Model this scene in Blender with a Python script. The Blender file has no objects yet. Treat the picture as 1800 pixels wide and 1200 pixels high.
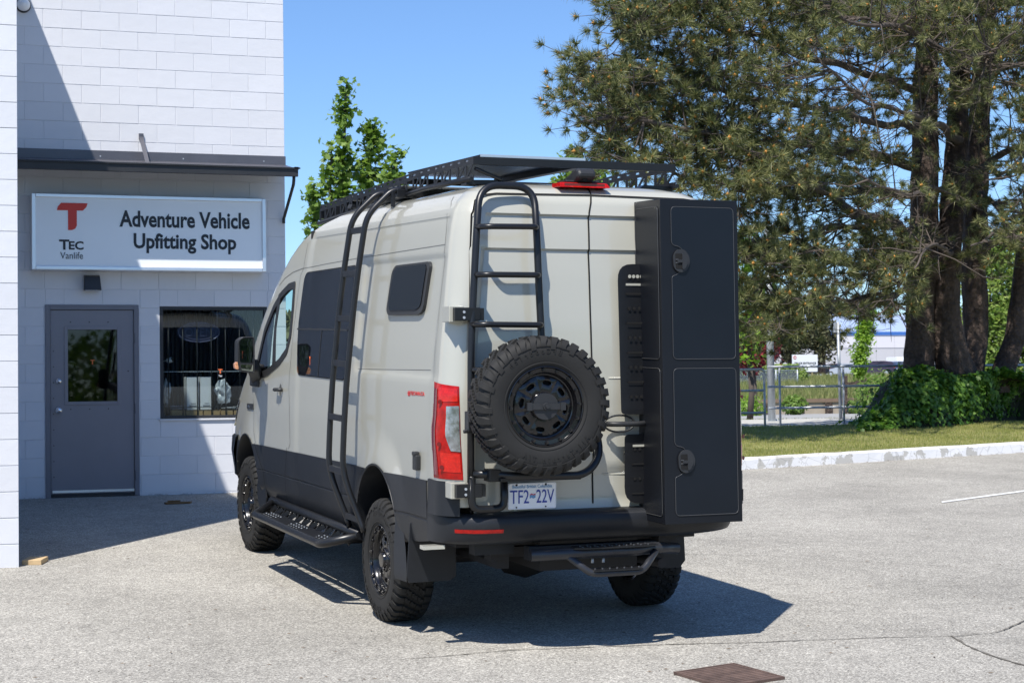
import bpy, bmesh, math, random
import numpy as np
from mathutils import Vector, Matrix
from mathutils.geometry import tessellate_polygon
random.seed(7); RNG = np.random.default_rng(7)
SC = bpy.context.scene
COL = SC.collection

# ------------------------------------------------------------------ camera
F_PX = 3069.32
CAM = Vector((-3.86934, -19.47, 0.74348))
CR = Vector((0.94780497, -0.3185595, -0.01362274))
CU = Vector((0.00187815, -0.03714595, 0.99930809))
CF = Vector((0.31884511, 0.94717476, 0.03460881))
cd = bpy.data.cameras.new('camera'); cam = bpy.data.objects.new('camera', cd); COL.objects.link(cam)
cd.sensor_width = 36; cd.sensor_fit = 'HORIZONTAL'; cd.lens = 36 * F_PX / 1800
cd.clip_start = 0.1; cd.clip_end = 3000
M = Matrix((CR, CU, -CF)).transposed().to_4x4(); M.translation = CAM
cam.matrix_world = M
cd.dof.use_dof = True; cd.dof.focus_distance = 11.0; cd.dof.aperture_fstop = 11.0
SC.camera = cam
# ------------------------------------------------------------------ light
SUN = Vector((-0.39, -0.50, 1.0)).normalized()          # towards the sun
W_ = bpy.data.worlds.new('World'); SC.world = W_; W_.use_nodes = True
nt = W_.node_tree; nt.nodes.clear()
sky = nt.nodes.new('ShaderNodeTexSky'); sky.sky_type = 'NISHITA'; sky.sun_disc = False
sky.sun_elevation = math.asin(SUN.z); sky.sun_rotation = math.atan2(SUN.x, SUN.y)
sky.altitude = 0; sky.air_density = 1.0; sky.dust_density = 0.0; sky.ozone_density = 1.6
bg = nt.nodes.new('ShaderNodeBackground'); bg.inputs[1].default_value = 0.088
wo = nt.nodes.new('ShaderNodeOutputWorld')
tn = nt.nodes.new('ShaderNodeVectorMath'); tn.operation = 'MULTIPLY'; tn.inputs[1].default_value = (.76, .97, 1.27)
nt.links.new(sky.outputs[0], tn.inputs[0]); nt.links.new(tn.outputs[0], bg.inputs[0]); nt.links.new(bg.outputs[0], wo.inputs[0])
sl = bpy.data.lights.new('sun', 'SUN'); so = bpy.data.objects.new('sun', sl); COL.objects.link(so)
sl.energy = 4.6; sl.angle = math.radians(0.53); sl.color = (1.0, 0.955, 0.89)
so.rotation_euler = SUN.to_track_quat('Z', 'Y').to_euler(); so.location = SUN * 60
SC.view_settings.view_transform = 'Standard'; SC.view_settings.look = 'None'
SC.view_settings.exposure = 0.58; SC.view_settings.gamma = 1.0
try: SC.view_settings.use_curve_mapping = False
except Exception: pass
SC.cycles.max_bounces = 8; SC.cycles.transparent_max_bounces = 12

# ------------------------------------------------------------------ helpers
def ray(px, py):
    return CF + CR * ((px - 900) / F_PX) - CU * ((py - 600) / F_PX)
def hit(px, py, o, n):
    d = ray(px, py); t = (Vector(o) - CAM).dot(n) / d.dot(n); return CAM + d * t
def W(px, py, Y):                      # point of the plane Y = const seen at a photo pixel
    return hit(px, py, (0, Y, 0), Vector((0, 1, 0)))
def gz(x, y):                          # ground height: the lot rises gently towards the shop
    return -0.223 + 0.05 * min(y, 10.5)
def G(px, py, dz=0):
    return hit(px, py, (0, 0, -0.223 + dz), Vector((0, -0.05, 1)).normalized())

class MB:
    def __init__(s): s.v = []; s.f = []; s.sm = []
    def add(s, vs, fs, smooth=False):
        b = len(s.v); s.v += [tuple(v) for v in vs]
        s.f += [tuple(i + b for i in f) for f in fs]; s.sm += [smooth] * len(fs); return s
    def box(s, c, size, R=None):
        hx, hy, hz = size[0] / 2, size[1] / 2, size[2] / 2
        vs = [Vector((x * hx, y * hy, z * hz)) for x in (-1, 1) for y in (-1, 1) for z in (-1, 1)]
        if R is not None: vs = [R @ v for v in vs]
        vs = [v + Vector(c) for v in vs]
        return s.add(vs, [(0, 1, 3, 2), (4, 6, 7, 5), (0, 4, 5, 1), (2, 3, 7, 6), (0, 2, 6, 4), (1, 5, 7, 3)])
    def bbox(s, x0, x1, y0, y1, z0, z1):
        return s.box(((x0 + x1) / 2, (y0 + y1) / 2, (z0 + z1) / 2), (abs(x1 - x0), abs(y1 - y0), abs(z1 - z0)))
    def bar(s, a, b, w, h, up=(0, 0, 1)):          # rectangular bar from a to b
        a = Vector(a); b = Vector(b); d = (b - a); L = d.length; d.normalize()
        side = d.cross(Vector(up)); side.normalize(); u = side.cross(d)
        R = Matrix((side, d, u)).transposed()
        return s.box((a + b) / 2, (w, L, h), R)
    def tube(s, pts, r, n=10, cap=True, closed=False, smooth=True):
        pts = [Vector(p) for p in pts]; m = len(pts)
        rs = r if isinstance(r, (list, tuple)) else [r] * m
        tang = []
        for i in range(m):
            if closed: t = pts[(i + 1) % m] - pts[i - 1]
            else: t = pts[min(i + 1, m - 1)] - pts[max(i - 1, 0)]
            tang.append(t.normalized() if t.length > 1e-9 else Vector((0, 0, 1)))
        ref = Vector((0, 0, 1)) if abs(tang[0].z) < 0.9 else Vector((1, 0, 0))
        nrm = (ref - tang[0] * ref.dot(tang[0])).normalized()
        vs = []
        for i in range(m):
            nrm = nrm - tang[i] * nrm.dot(tang[i])
            nrm = nrm.normalized() if nrm.length > 1e-6 else tang[i].orthogonal().normalized()
            bn = tang[i].cross(nrm)
            for k in range(n):
                a = 2 * math.pi * k / n
                vs.append(pts[i] + (nrm * math.cos(a) + bn * math.sin(a)) * rs[i])
        fs = []
        for i in range(m if closed else m - 1):
            j = (i + 1) % m
            for k in range(n):
                fs.append((i * n + k, i * n + (k + 1) % n, j * n + (k + 1) % n, j * n + k))
        s.add(vs, fs, smooth)
        if cap and not closed:
            b = len(s.v) - len(vs)
            s.f.append(tuple(b + k for k in range(n))[::-1]); s.sm.append(False)
            s.f.append(tuple(b + (m - 1) * n + k for k in range(n))); s.sm.append(False)
        return s
    def lathe(s, prof, n=48, axis='X', c=(0, 0, 0), smooth=True, closed=False):   # prof: (along, radius)
        vs = []
        for a_, r_ in prof:
            for k in range(n):
                t = 2 * math.pi * k / n
                p = (a_, r_ * math.cos(t), r_ * math.sin(t))
                if axis == 'Z': p = (p[1], p[2], p[0])
                if axis == 'Y': p = (p[2], p[0], p[1])
                vs.append(Vector(p) + Vector(c))
        m = len(prof); fs = []
        for i in range(m if closed else m - 1):
            j = (i + 1) % m
            for k in range(n):
                fs.append((i * n + k, j * n + k, j * n + (k + 1) % n, i * n + (k + 1) % n))
        return s.add(vs, fs, smooth)
    def disc(s, c, r, nrm, n=16, thick=0.0):
        nrm = Vector(nrm).normalized(); c = Vector(c)
        return s.tube([c, c + nrm * max(thick, 1e-4)], r, n, smooth=False)
    def prism(s, poly, vec):                        # planar polygon (3D points) extruded by vec
        poly = [Vector(p) for p in poly]; n = len(poly); vec = Vector(vec)
        tris = tessellate_polygon([poly])
        vs = poly + [p + vec for p in poly]; fs = []
        for t in tris: fs.append(tuple(t)); fs.append(tuple(i + n for i in t[::-1]))
        for i in range(n):
            j = (i + 1) % n; fs.append((i, j, j + n, i + n))
        return s.add(vs, fs)
    def grid(s, P, smooth=True):                    # P[i][j]
        n, m = len(P), len(P[0]); vs = [p for r in P for p in r]
        fs = [(i * m + j, (i + 1) * m + j, (i + 1) * m + j + 1, i * m + j + 1) for i in range(n - 1) for j in range(m - 1)]
        return s.add(vs, fs, smooth)
    def xf(s, Mx):
        s.v = [tuple(Mx @ Vector(v)) for v in s.v]; return s
    def merge(s, o, Mx=None):
        vs = o.v if Mx is None else [Mx @ Vector(v) for v in o.v]
        b = len(s.v); s.v += [tuple(v) for v in vs]; s.f += [tuple(i + b for i in f) for f in o.f]; s.sm += o.sm; return s
    def mesh(s, name, mat, recalc=True, auto=None, doubles=False):
        me = bpy.data.meshes.new(name); me.from_pydata(s.v, [], s.f)
        me.polygons.foreach_set('use_smooth', s.sm)
        if recalc or doubles:
            bm = bmesh.new(); bm.from_mesh(me)
            if doubles: bmesh.ops.remove_doubles(bm, verts=bm.verts, dist=1e-5)
            bmesh.ops.recalc_face_normals(bm, faces=bm.faces); bm.to_mesh(me); bm.free()
        if auto:
            me.polygons.foreach_set('use_smooth', [True] * len(me.polygons))
            me.set_sharp_from_angle(angle=math.radians(auto))
        if mat: me.materials.append(mat)
        me.update(); return me
    def obj(s, name, mat, parent=None, bevel=0, **k):
        me = s.mesh(name, mat, **k); return link(name, me, parent, bevel)
def link(name, me, parent=None, bevel=0):
    o = bpy.data.objects.new(name, me); COL.objects.link(o)
    if parent: o.parent = parent
    if bevel:
        b = o.modifiers.new('bevel', 'BEVEL'); b.width = bevel; b.segments = 2; b.limit_method = 'ANGLE'; b.angle_limit = math.radians(40)
        b.harden_normals = False
    return o
def tag(o, label=None, cat=None, group=None, kind=None):
    if label: o['label'] = label
    if cat: o['category'] = cat
    if group: o['group'] = group
    if kind: o['kind'] = kind
    return o
def empty(name, loc=(0, 0, 0), Mx=None):
    o = bpy.data.objects.new(name, None); COL.objects.link(o); o.empty_display_size = 0.2
    if Mx is not None: o.matrix_world = Mx
    else: o.location = loc
    return o
def copy_tree(o, loc=None, rz=None, parent=None):
    c = o.copy(); COL.objects.link(c); c.parent = parent
    if loc is not None: c.location = loc
    if rz is not None: c.rotation_euler[2] = rz
    for ch in list(o.children): copy_tree(ch, parent=c)
    return c
def bez(pts, r, seg=5):                 # polyline with rounded corners
    pts = [Vector(p) for p in pts]; out = [pts[0]]
    for i in range(1, len(pts) - 1):
        a, b, c = pts[i - 1], pts[i], pts[i + 1]
        d1 = (a - b); d2 = (c - b); rr = min(r, d1.length * .49, d2.length * .49)
        p1 = b + d1.normalized() * rr; p2 = b + d2.normalized() * rr
        for k in range(seg + 1):
            t = k / seg; out.append(p1 * (1 - t) ** 2 + b * 2 * t * (1 - t) + p2 * t * t)
    out.append(pts[-1]); return out
def rpoly(pts, r, seg=4):               # closed polygon with rounded corners
    pts = [Vector(p) for p in pts]; n = len(pts); out = []
    for i in range(n):
        a, b, c = pts[i - 1], pts[i], pts[(i + 1) % n]
        rr0 = r[i] if isinstance(r, (list, tuple)) else r
        d1 = (a - b); d2 = (c - b); rr = min(rr0, d1.length * .45, d2.length * .45)
        p1 = b + d1.normalized() * rr; p2 = b + d2.normalized() * rr
        for k in range(seg + 1):
            t = k / seg; out.append(p1 * (1 - t) ** 2 + b * 2 * t * (1 - t) + p2 * t * t)
    return out
def text_mesh(txt, ext=0.0, bold=0.0):
    cu = bpy.data.curves.new('txt', 'FONT'); cu.body = txt; cu.size = 1; cu.extrude = ext; cu.offset = bold
    cu.resolution_u = 3
    o = bpy.data.objects.new('txt', cu); COL.objects.link(o)
    dg = bpy.context.evaluated_depsgraph_get(); me = bpy.data.meshes.new_from_object(o.evaluated_get(dg))
    vs = [v.co.copy() for v in me.vertices]; fs = [tuple(p.vertices) for p in me.polygons]
    bpy.data.objects.remove(o); bpy.data.curves.remove(cu); bpy.data.meshes.remove(me)
    return vs, fs
def fit_text(mb, txt, o, u, v, w, h, thick=0.002, bold=0.0, nrm=None):   # text filling w x h at o (bottom left)
    vs, fs = text_mesh(txt, 0.5, bold)
    x0 = min(p.x for p in vs); x1 = max(p.x for p in vs); y0 = min(p.y for p in vs); y1 = max(p.y for p in vs)
    u = Vector(u).normalized(); v = Vector(v).normalized(); n = Vector(nrm).normalized() if nrm else u.cross(v); o = Vector(o)
    mb.add([o + u * ((p.x - x0) / (x1 - x0) * w) + v * ((p.y - y0) / (y1 - y0) * h) + n * (p.z * thick) for p in vs], fs)
    return mb

# ------------------------------------------------------------------ materials
def mat(name, base=(.5, .5, .5), rough=.5, metal=0, spec=.5, coat=0, coat_r=.05, noise=None, bump=None, trans=0, ior=1.45, emis=None, alpha=1, edge=None):
    m = bpy.data.materials.new(name); m.use_nodes = True; t = m.node_tree
    b = t.nodes['Principled BSDF']; I = b.inputs
    I['Base Color'].default_value = (*base, 1); I['Roughness'].default_value = rough; I['Metallic'].default_value = metal
    I['Specular IOR Level'].default_value = spec; I['Coat Weight'].default_value = coat; I['Coat Roughness'].default_value = coat_r
    I['Transmission Weight'].default_value = trans; I['IOR'].default_value = ior; I['Alpha'].default_value = alpha
    if noise:            # (scale, amount, [detail]) brightness variation
        sc_, am = noise[0], noise[1]
        g = t.nodes.new('ShaderNodeTexCoord'); nz = t.nodes.new('ShaderNodeTexNoise'); nz.inputs['Scale'].default_value = sc_; nz.inputs['Detail'].default_value = 8
        nz.inputs['Roughness'].default_value = .65
        t.links.new(g.outputs['Object'], nz.inputs['Vector'])
        r = t.nodes.new('ShaderNodeMapRange'); r.inputs['From Min'].default_value = .25; r.inputs['From Max'].default_value = .75
        r.inputs['To Min'].default_value = 1 - am; r.inputs['To Max'].default_value = 1 + am
        t.links.new(nz.outputs['Fac'], r.inputs['Value'])
        mx = t.nodes.new('ShaderNodeVectorMath'); mx.operation = 'SCALE'; mx.inputs[0].default_value = base
        t.links.new(r.outputs[0], mx.inputs['Scale']); t.links.new(mx.outputs[0], I['Base Color'])
        r2 = t.nodes.new('ShaderNodeMapRange'); r2.inputs['To Min'].default_value = max(0, rough - am * .35); r2.inputs['To Max'].default_value = min(1, rough + am * .35)
        t.links.new(nz.outputs['Fac'], r2.inputs['Value']); t.links.new(r2.outputs[0], I['Roughness'])
    if bump:             # (scale, strength, distance)
        g = t.nodes.new('ShaderNodeTexCoord'); nz = t.nodes.new('ShaderNodeTexNoise'); nz.inputs['Scale'].default_value = bump[0]; nz.inputs['Detail'].default_value = 5
        t.links.new(g.outputs['Object'], nz.inputs['Vector'])
        bp = t.nodes.new('ShaderNodeBump'); bp.inputs['Strength'].default_value = bump[1]; bp.inputs['Distance'].default_value = bump[2]
        t.links.new(nz.outputs['Fac'], bp.inputs['Height']); t.links.new(bp.outputs[0], I['Normal'])
    if emis:
        I['Emission Color'].default_value = (*emis[0], 1); I['Emission Strength'].default_value = emis[1]
    return m
def N(t, typ, **k):
    n = t.nodes.new(typ)
    for a, b in k.items():
        if a.startswith('_'): setattr(n, a[1:], b)
        else: n.inputs[a.replace('__', ' ')].default_value = b
    return n
def glass_mat(name, tint, refl_boost=1.0, rough=0.0):     # thin pane: clear tint plus fresnel reflection
    m = bpy.data.materials.new(name); m.use_nodes = True; t = m.node_tree; t.nodes.clear()
    o = N(t, 'ShaderNodeOutputMaterial'); tr = N(t, 'ShaderNodeBsdfTransparent', Color=(*tint, 1)); gl = N(t, 'ShaderNodeBsdfGlossy', Roughness=rough)
    gl.inputs['Color'].default_value = (.95, .97, 1, 1)
    fr = N(t, 'ShaderNodeFresnel', IOR=1.5 if refl_boost == 1 else 1.75); mx = N(t, 'ShaderNodeMixShader')
    n_ = fr.inputs['IOR'].default_value; gg = N(t, 'ShaderNodeNewGeometry'); io = N(t, 'ShaderNodeMapRange'); io.inputs['To Min'].default_value = n_; io.inputs['To Max'].default_value = 1 / n_
    t.links.new(gg.outputs['Backfacing'], io.inputs[0]); t.links.new(io.outputs[0], fr.inputs['IOR'])
    t.links.new(fr.outputs[0], mx.inputs[0]); t.links.new(tr.outputs[0], mx.inputs[1]); t.links.new(gl.outputs[0], mx.inputs[2]); t.links.new(mx.outputs[0], o.inputs[0])
    return m
def ramp(t, stops):
    r = t.nodes.new('ShaderNodeValToRGB'); e = r.color_ramp.elements
    e[0].position, e[0].color = stops[0][0], (*stops[0][1], 1); e[1].position, e[1].color = stops[-1][0], (*stops[-1][1], 1)
    for p, c in stops[1:-1]:
        x = e.new(p); x.color = (*c, 1)
    return r
def leaf_mat(name, c1, c2, c3, rough=.5, trans=.35, nscale=.8):
    m = bpy.data.materials.new(name); m.use_nodes = True; t = m.node_tree; b = t.nodes['Principled BSDF']; out = t.nodes['Material Output']
    geo = N(t, 'ShaderNodeNewGeometry'); co = N(t, 'ShaderNodeTexCoord'); nz = N(t, 'ShaderNodeTexNoise', Scale=nscale, Detail=3.0)
    t.links.new(co.outputs['Object'], nz.inputs['Vector'])
    ad = N(t, 'ShaderNodeMath', _operation='MULTIPLY_ADD'); ad.inputs[1].default_value = .55
    t.links.new(geo.outputs['Random Per Island'], ad.inputs[0])
    mm = N(t, 'ShaderNodeMath', _operation='MULTIPLY'); mm.inputs[1].default_value = .5
    t.links.new(nz.outputs['Fac'], mm.inputs[0]); t.links.new(mm.outputs[0], ad.inputs[2])
    r = ramp(t, [(.05, c1), (.5, c2), (.95, c3)]); t.links.new(ad.outputs[0], r.inputs[0])
    t.links.new(r.outputs[0], b.inputs['Base Color']); b.inputs['Roughness'].default_value = rough; b.inputs['Specular IOR Level'].default_value = .35
    tl = N(t, 'ShaderNodeBsdfTranslucent'); mx = N(t, 'ShaderNodeMixShader'); mx.inputs[0].default_value = trans
    hs = N(t, 'ShaderNodeHueSaturation', Saturation=1.1, Value=1.5); t.links.new(r.outputs[0], hs.inputs['Color']); t.links.new(hs.outputs[0], tl.inputs['Color'])
    t.links.new(b.outputs[0], mx.inputs[1]); t.links.new(tl.outputs[0], mx.inputs[2]); t.links.new(mx.outputs[0], out.inputs[0])
    return m

def asphalt_mat(name, tone=1.0, patch=False):
    m = bpy.data.materials.new(name); m.use_nodes = True; t = m.node_tree; b = t.nodes['Principled BSDF']
    co = N(t, 'ShaderNodeTexCoord'); P = co.outputs['Object']
    v1 = N(t, 'ShaderNodeTexVoronoi', Scale=115.0); v2 = N(t, 'ShaderNodeTexVoronoi', Scale=260.0)
    n1 = N(t, 'ShaderNodeTexNoise', Scale=.55, Detail=6.0); n2 = N(t, 'ShaderNodeTexNoise', Scale=6.0, Detail=6.0, Roughness=.7); n3 = N(t, 'ShaderNodeTexNoise', Scale=60.0, Detail=3.0)
    for q in (v1, v2, n1, n2, n3): t.links.new(P, q.inputs['Vector'])
    sep = N(t, 'ShaderNodeSeparateColor'); t.links.new(v1.outputs['Color'], sep.inputs[0])
    r = ramp(t, [(0, (.15, .142, .126)), (.25, (.252, .238, .210)), (.75, (.338, .320, .282)), (1, (.50, .48, .42))])
    t.links.new(sep.outputs[0], r.inputs[0])
    sep2 = N(t, 'ShaderNodeSeparateColor'); t.links.new(v2.outputs['Color'], sep2.inputs[0])
    r2 = N(t, 'ShaderNodeMapRange'); r2.inputs['To Min'].default_value = .80; r2.inputs['To Max'].default_value = 1.20; t.links.new(sep2.outputs[1], r2.inputs[0])
    def scale(col, fac):
        x = N(t, 'ShaderNodeVectorMath', _operation='SCALE'); t.links.new(col, x.inputs[0])
        if isinstance(fac, float): x.inputs['Scale'].default_value = fac
        else: t.links.new(fac, x.inputs['Scale'])
        return x.outputs[0]
    c = scale(r.outputs[0], r2.outputs[0])
    for nn, lo, hi in ((n1, .84, 1.14), (n2, .88, 1.12), (n3, .85, 1.15)):
        q = N(t, 'ShaderNodeMapRange'); q.inputs['From Min'].default_value = .3; q.inputs['From Max'].default_value = .7; q.inputs['To Min'].default_value = lo; q.inputs['To Max'].default_value = hi
        t.links.new(nn.outputs['Fac'], q.inputs[0]); c = scale(c, q.outputs[0])
    # worn stains
    n4 = N(t, 'ShaderNodeTexNoise', Scale=1.7, Detail=7.0, Roughness=.6); t.links.new(P, n4.inputs['Vector'])
    q = N(t, 'ShaderNodeMapRange'); q.inputs['From Min'].default_value = .56; q.inputs['From Max'].default_value = .72; q.inputs['To Min'].default_value = 1; q.inputs['To Max'].default_value = .86
    t.links.new(n4.outputs['Fac'], q.inputs[0]); c = scale(c, q.outputs[0])
    c = scale(c, float(tone))
    t.links.new(c, b.inputs['Base Color']); b.inputs['Roughness'].default_value = .9; b.inputs['Specular IOR Level'].default_value = .25
    bp = N(t, 'ShaderNodeBump', Strength=.55, Distance=.004); t.links.new(v1.outputs['Distance'], bp.inputs['Height']); t.links.new(bp.outputs[0], b.inputs['Normal'])
    return m
def paint_block_mat(name, base):
    m = mat(name, base, .62, noise=(2.0, .035)); t = m.node_tree; b = t.nodes['Principled BSDF']
    co = N(t, 'ShaderNodeTexCoord'); oi = N(t, 'ShaderNodeObjectInfo')
    ad = N(t, 'ShaderNodeVectorMath', _operation='ADD'); t.links.new(co.outputs['Object'], ad.inputs[0])
    sc = N(t, 'ShaderNodeVectorMath', _operation='SCALE'); sc.inputs['Scale'].default_value = 13.0
    cx = N(t, 'ShaderNodeCombineXYZ'); t.links.new(oi.outputs['Random'], cx.inputs[0]); t.links.new(oi.outputs['Random'], cx.inputs[2]); t.links.new(cx.outputs[0], sc.inputs[0]); t.links.new(sc.outputs[0], ad.inputs[1])
    nz = N(t, 'ShaderNodeTexNoise', Scale=60.0, Detail=4.0); t.links.new(ad.outputs[0], nz.inputs['Vector'])
    nb = N(t, 'ShaderNodeTexNoise', Scale=9.0, Detail=3.0); t.links.new(ad.outputs[0], nb.inputs['Vector'])
    am = N(t, 'ShaderNodeMath', _operation='MULTIPLY_ADD'); am.inputs[1].default_value = 3.0; t.links.new(nb.outputs['Fac'], am.inputs[0]); t.links.new(nz.outputs['Fac'], am.inputs[2])
    bp = N(t, 'ShaderNodeBump', Strength=.28, Distance=.003); t.links.new(am.outputs[0], bp.inputs['Height']); t.links.new(bp.outputs[0], b.inputs['Normal'])
    # tiny tone shift from block to block
    mr = N(t, 'ShaderNodeMapRange'); mr.inputs['To Min'].default_value = .965; mr.inputs['To Max'].default_value = 1.02; t.links.new(oi.outputs['Random'], mr.inputs[0])
    old = b.inputs['Base Color'].links[0].from_socket
    s2 = N(t, 'ShaderNodeVectorMath', _operation='SCALE'); t.links.new(old, s2.inputs[0]); t.links.new(mr.outputs[0], s2.inputs['Scale']); t.links.new(s2.outputs[0], b.inputs['Base Color'])
    return m

M_ASPH = asphalt_mat('asphalt', 1.0); M_ASPH2 = asphalt_mat('asphalt_patch', 1.03)
M_BLOCK = paint_block_mat('painted_block', (.625, .635, .665)); M_MORT = mat('painted_mortar', (.615, .625, .655), .7, noise=(6, .05))
M_DOOR = mat('grey_door_paint', (.20, .195, .222), .32, noise=(1.5, .06)); M_DFR = mat('door_frame_paint', (.16, .16, .185), .4, noise=(2, .06))
M_BLKMET = mat('black_metal', (.022, .023, .026), .45, noise=(5, .2)); M_AWN = mat('awning_metal', (.10, .10, .115), .35, metal=.3, noise=(4, .15))
M_GALV = mat('galvanised_steel', (.46, .49, .52), .45, metal=.35, noise=(14, .15)); M_ALU = mat('aluminium', (.72, .74, .77), .35, metal=.85, noise=(3, .05))
M_SIGNW = mat('sign_face', (.80, .83, .86), .22, coat=.4, noise=(1.2, .03)); M_SIGNK = mat('sign_black', (.012, .013, .02), .35); M_SIGNR = mat('sign_red', (.60, .035, .02), .35)
M_BODY = mat('van_paint', (.418, .410, .350), .30, coat=1.0, coat_r=.035, noise=(1.1, .012)); M_CLAD = mat('charcoal_cladding', (.0145, .016, .019), .42, spec=.35, noise=(1.2, .35))
M_POWD = mat('black_powder_coat', (.009, .0095, .011), .36, noise=(8, .15), bump=(400, .12, .0006)); M_RIM = mat('gloss_black_rim', (.006, .006, .007), .20, spec=.5, coat=.25)
M_RUB = mat('tyre_rubber', (.0135, .013, .012), .75, noise=(9, .22), bump=(120, .15, .001)); M_PLAST = mat('black_plastic', (.022, .023, .025), .5, noise=(6, .1))
M_GAP = mat('panel_gap', (.006, .006, .006), .9); M_SEAM = mat('panel_seam', (.12, .12, .11), .6)
M_TINT = mat('tinted_glass', (.004, .005, .008), .03, spec=.4); M_TINT2 = mat('acrylic_window', (.004, .005, .006), .12, spec=.4)
M_RED = mat('red_lens', (.34, .006, .004), .2, spec=.35, coat=.15, noise=(30, .45)); M_RED2 = mat('dark_red_lens', (.14, .003, .004), .12, coat=.4); M_REDHI = mat('bright_red_lens', (.50, .012, .006), .15, coat=.2, noise=(50, .35))
M_CLEAR = mat('clear_lens', (.42, .43, .45), .18, metal=.85, coat=.6, noise=(26, .55)); M_AMB = mat('amber_lens', (.62, .30, .16), .15, coat=.6, noise=(60, .5))
M_CHROME = mat('chrome', (.75, .76, .78), .12, metal=1.0); M_MIRROR = mat('mirror_glass', (.16, .20, .27), .015, metal=1.0)
M_BOX = mat('storage_box_paint', (.0070, .0080, .0110), .38, spec=.35, noise=(2.0, .15)); M_BOX2 = mat('storage_box_panel', (.0065, .0088, .0135), .33, spec=.35, noise=(1.6, .15)); M_LINE = mat('trim_line', (.13, .13, .13), .4, metal=.4)
M_WHITE = mat('white_paint', (.78, .79, .80), .4); M_PLATE = mat('plate_white', (.76, .78, .82), .35); M_PLATEB = mat('plate_blue', (.02, .045, .30), .4); M_PLATEL = mat('plate_light_blue', (.12, .28, .50), .4); M_STICK = mat('sticker_red', (.55, .03, .03), .4)
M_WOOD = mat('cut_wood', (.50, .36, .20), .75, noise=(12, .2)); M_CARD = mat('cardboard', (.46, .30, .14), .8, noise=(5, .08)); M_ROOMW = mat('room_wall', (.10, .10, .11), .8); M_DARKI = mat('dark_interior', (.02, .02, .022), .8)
M_PAPER = mat('paper', (.78, .78, .80), .6); M_PLBAG = mat('plastic_bag', (.55, .58, .62), .25, noise=(20, .35)); M_NEON = mat('neon_sign_off', (.05, .05, .10), .3, noise=(8, .2)); M_NEONT = mat('neon_tube_off', (.12, .13, .22), .25)
M_SILV = mat('silver_underside', (.50, .52, .54), .25, metal=.6, noise=(1.5, .3)); M_RUST = mat('rusty_iron', (.105, .068, .054), .9, noise=(9, .55), bump=(60, .5, .003))
GL_SHOP = glass_mat('shop_glass', (.78, .82, .82)); GL_CAR = glass_mat('car_glass', (.55, .72, .70)); GL_DOOR = glass_mat('door_glass', (.34, .37, .38), rough=.02)

# ================================================================== TERRAIN
def lerp_tab(tab, s):
    if s <= tab[0][0]: return tab[0][1]
    for (a, b), (c, d) in zip(tab, tab[1:]):
        if s <= c: return b + (d - b) * (s - a) / (c - a)
    return tab[-1][1]
PROF = [(33, .30), (40, .22), (78, .03), (80, .06), (88, .75), (120, 1.9), (160, 2.62), (185, 2.85), (240, 3.0), (900, 4)]
def T(x, y):
    if y <= 10.5: return -0.223 + 0.05 * y
    s = (Vector((x, y, 0)) - CAM).dot(CF)
    return lerp_tab(PROF, max(s, 33)) * min(1, (y - 10.5) / 3) + (-0.223 + .525) * max(0, 1 - (y - 10.5) / 3)
def sheet(name, xs, ys, zf, m, kind='structure'):
    mb = MB(); P = [[(x, y, zf(x, y)) for y in ys] for x in xs]; mb.grid(P)
    return tag(mb.obj(name, m), kind=kind)
def ease(a, b, n, p=1.0): return [a + (b - a) * (i / n) ** p for i in range(n + 1)]
M_DIRT = mat('dry_grass_ground', (.105, .10, .045), .95, noise=(.25, .5), bump=(8, .5, .05))
sheet('ground', ease(-700, -40, 8) + ease(-20, 160, 60) + ease(200, 900, 10), ease(-300, -40, 5) + ease(-20, 10.5, 8) + ease(11.5, 240, 110) + ease(300, 1500, 10), lambda x, y: T(x, y) - (.03 if y < 11 else 0.0), M_DIRT)
sheet('parking_lot', ease(-60, 60, 60), ease(-45, 10.0, 55), lambda x, y: -0.223 + .05 * y, M_ASPH)
# smoother patch in the foreground, its seam and the long cracks
seam = [(700, 1158), (900, 1141), (1090, 1134), (1300, 1128), (1500, 1121), (1672, 1116)]
pA = [G(*p, .004) for p in seam]
patch = [G(500, 1172, .004)] + pA + [G(1800, 1166, .004), G(2100, 1250, .004), G(1500, 1400, .004), G(300, 1330, .004)]
mb = MB(); mb.add(patch, [tuple(range(len(patch)))]); tag(mb.obj('asphalt_patch', M_ASPH2, recalc=True), kind='structure')
M_CRACK = mat('crack_dirt', (.12, .108, .09), .95, noise=(30, .3))
def crack(pix, w, name='crack', dz=.008, step=.05):
    pts = [G(a, b, dz) for a, b in pix]; line = []
    for a, b in zip(pts, pts[1:]):
        n = max(2, int((b - a).length / step)); line += [a.lerp(b, i / n) for i in range(n)]
    line.append(pts[-1]); mb = MB(); vs = []; off = 0
    for i, p in enumerate(line):
        d = (line[min(i + 1, len(line) - 1)] - line[max(i - 1, 0)]).normalized(); s = Vector((-d.y, d.x, 0))
        off = off * .8 + random.uniform(-.006, .006); ww = w * random.uniform(.35, 1.3)
        c = p + s * off; vs += [c - s * ww / 2, c + s * ww / 2]
    mb.add(vs, [(2 * i, 2 * i + 2, 2 * i + 3, 2 * i + 1) for i in range(len(line) - 1)])
    return tag(mb.obj(name, M_CRACK), kind='structure')
crack(seam, .014); crack([(1672, 1116), (1700, 1133), (1740, 1150), (1800, 1168), (1830, 1177)], .02)
crack([(1672, 1116), (1740, 1111), (1765, 1106), (1800, 1090), (1830, 1078)], .012)
crack([(1200, 972), (1330, 975), (1500, 985), (1650, 993), (1850, 1003)], .008)
mb = MB(); q = [G(1655, 880.5, .006), G(1656, 883, .006), G(1860, 855.5, .006), G(1860, 853, .006)]
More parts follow.
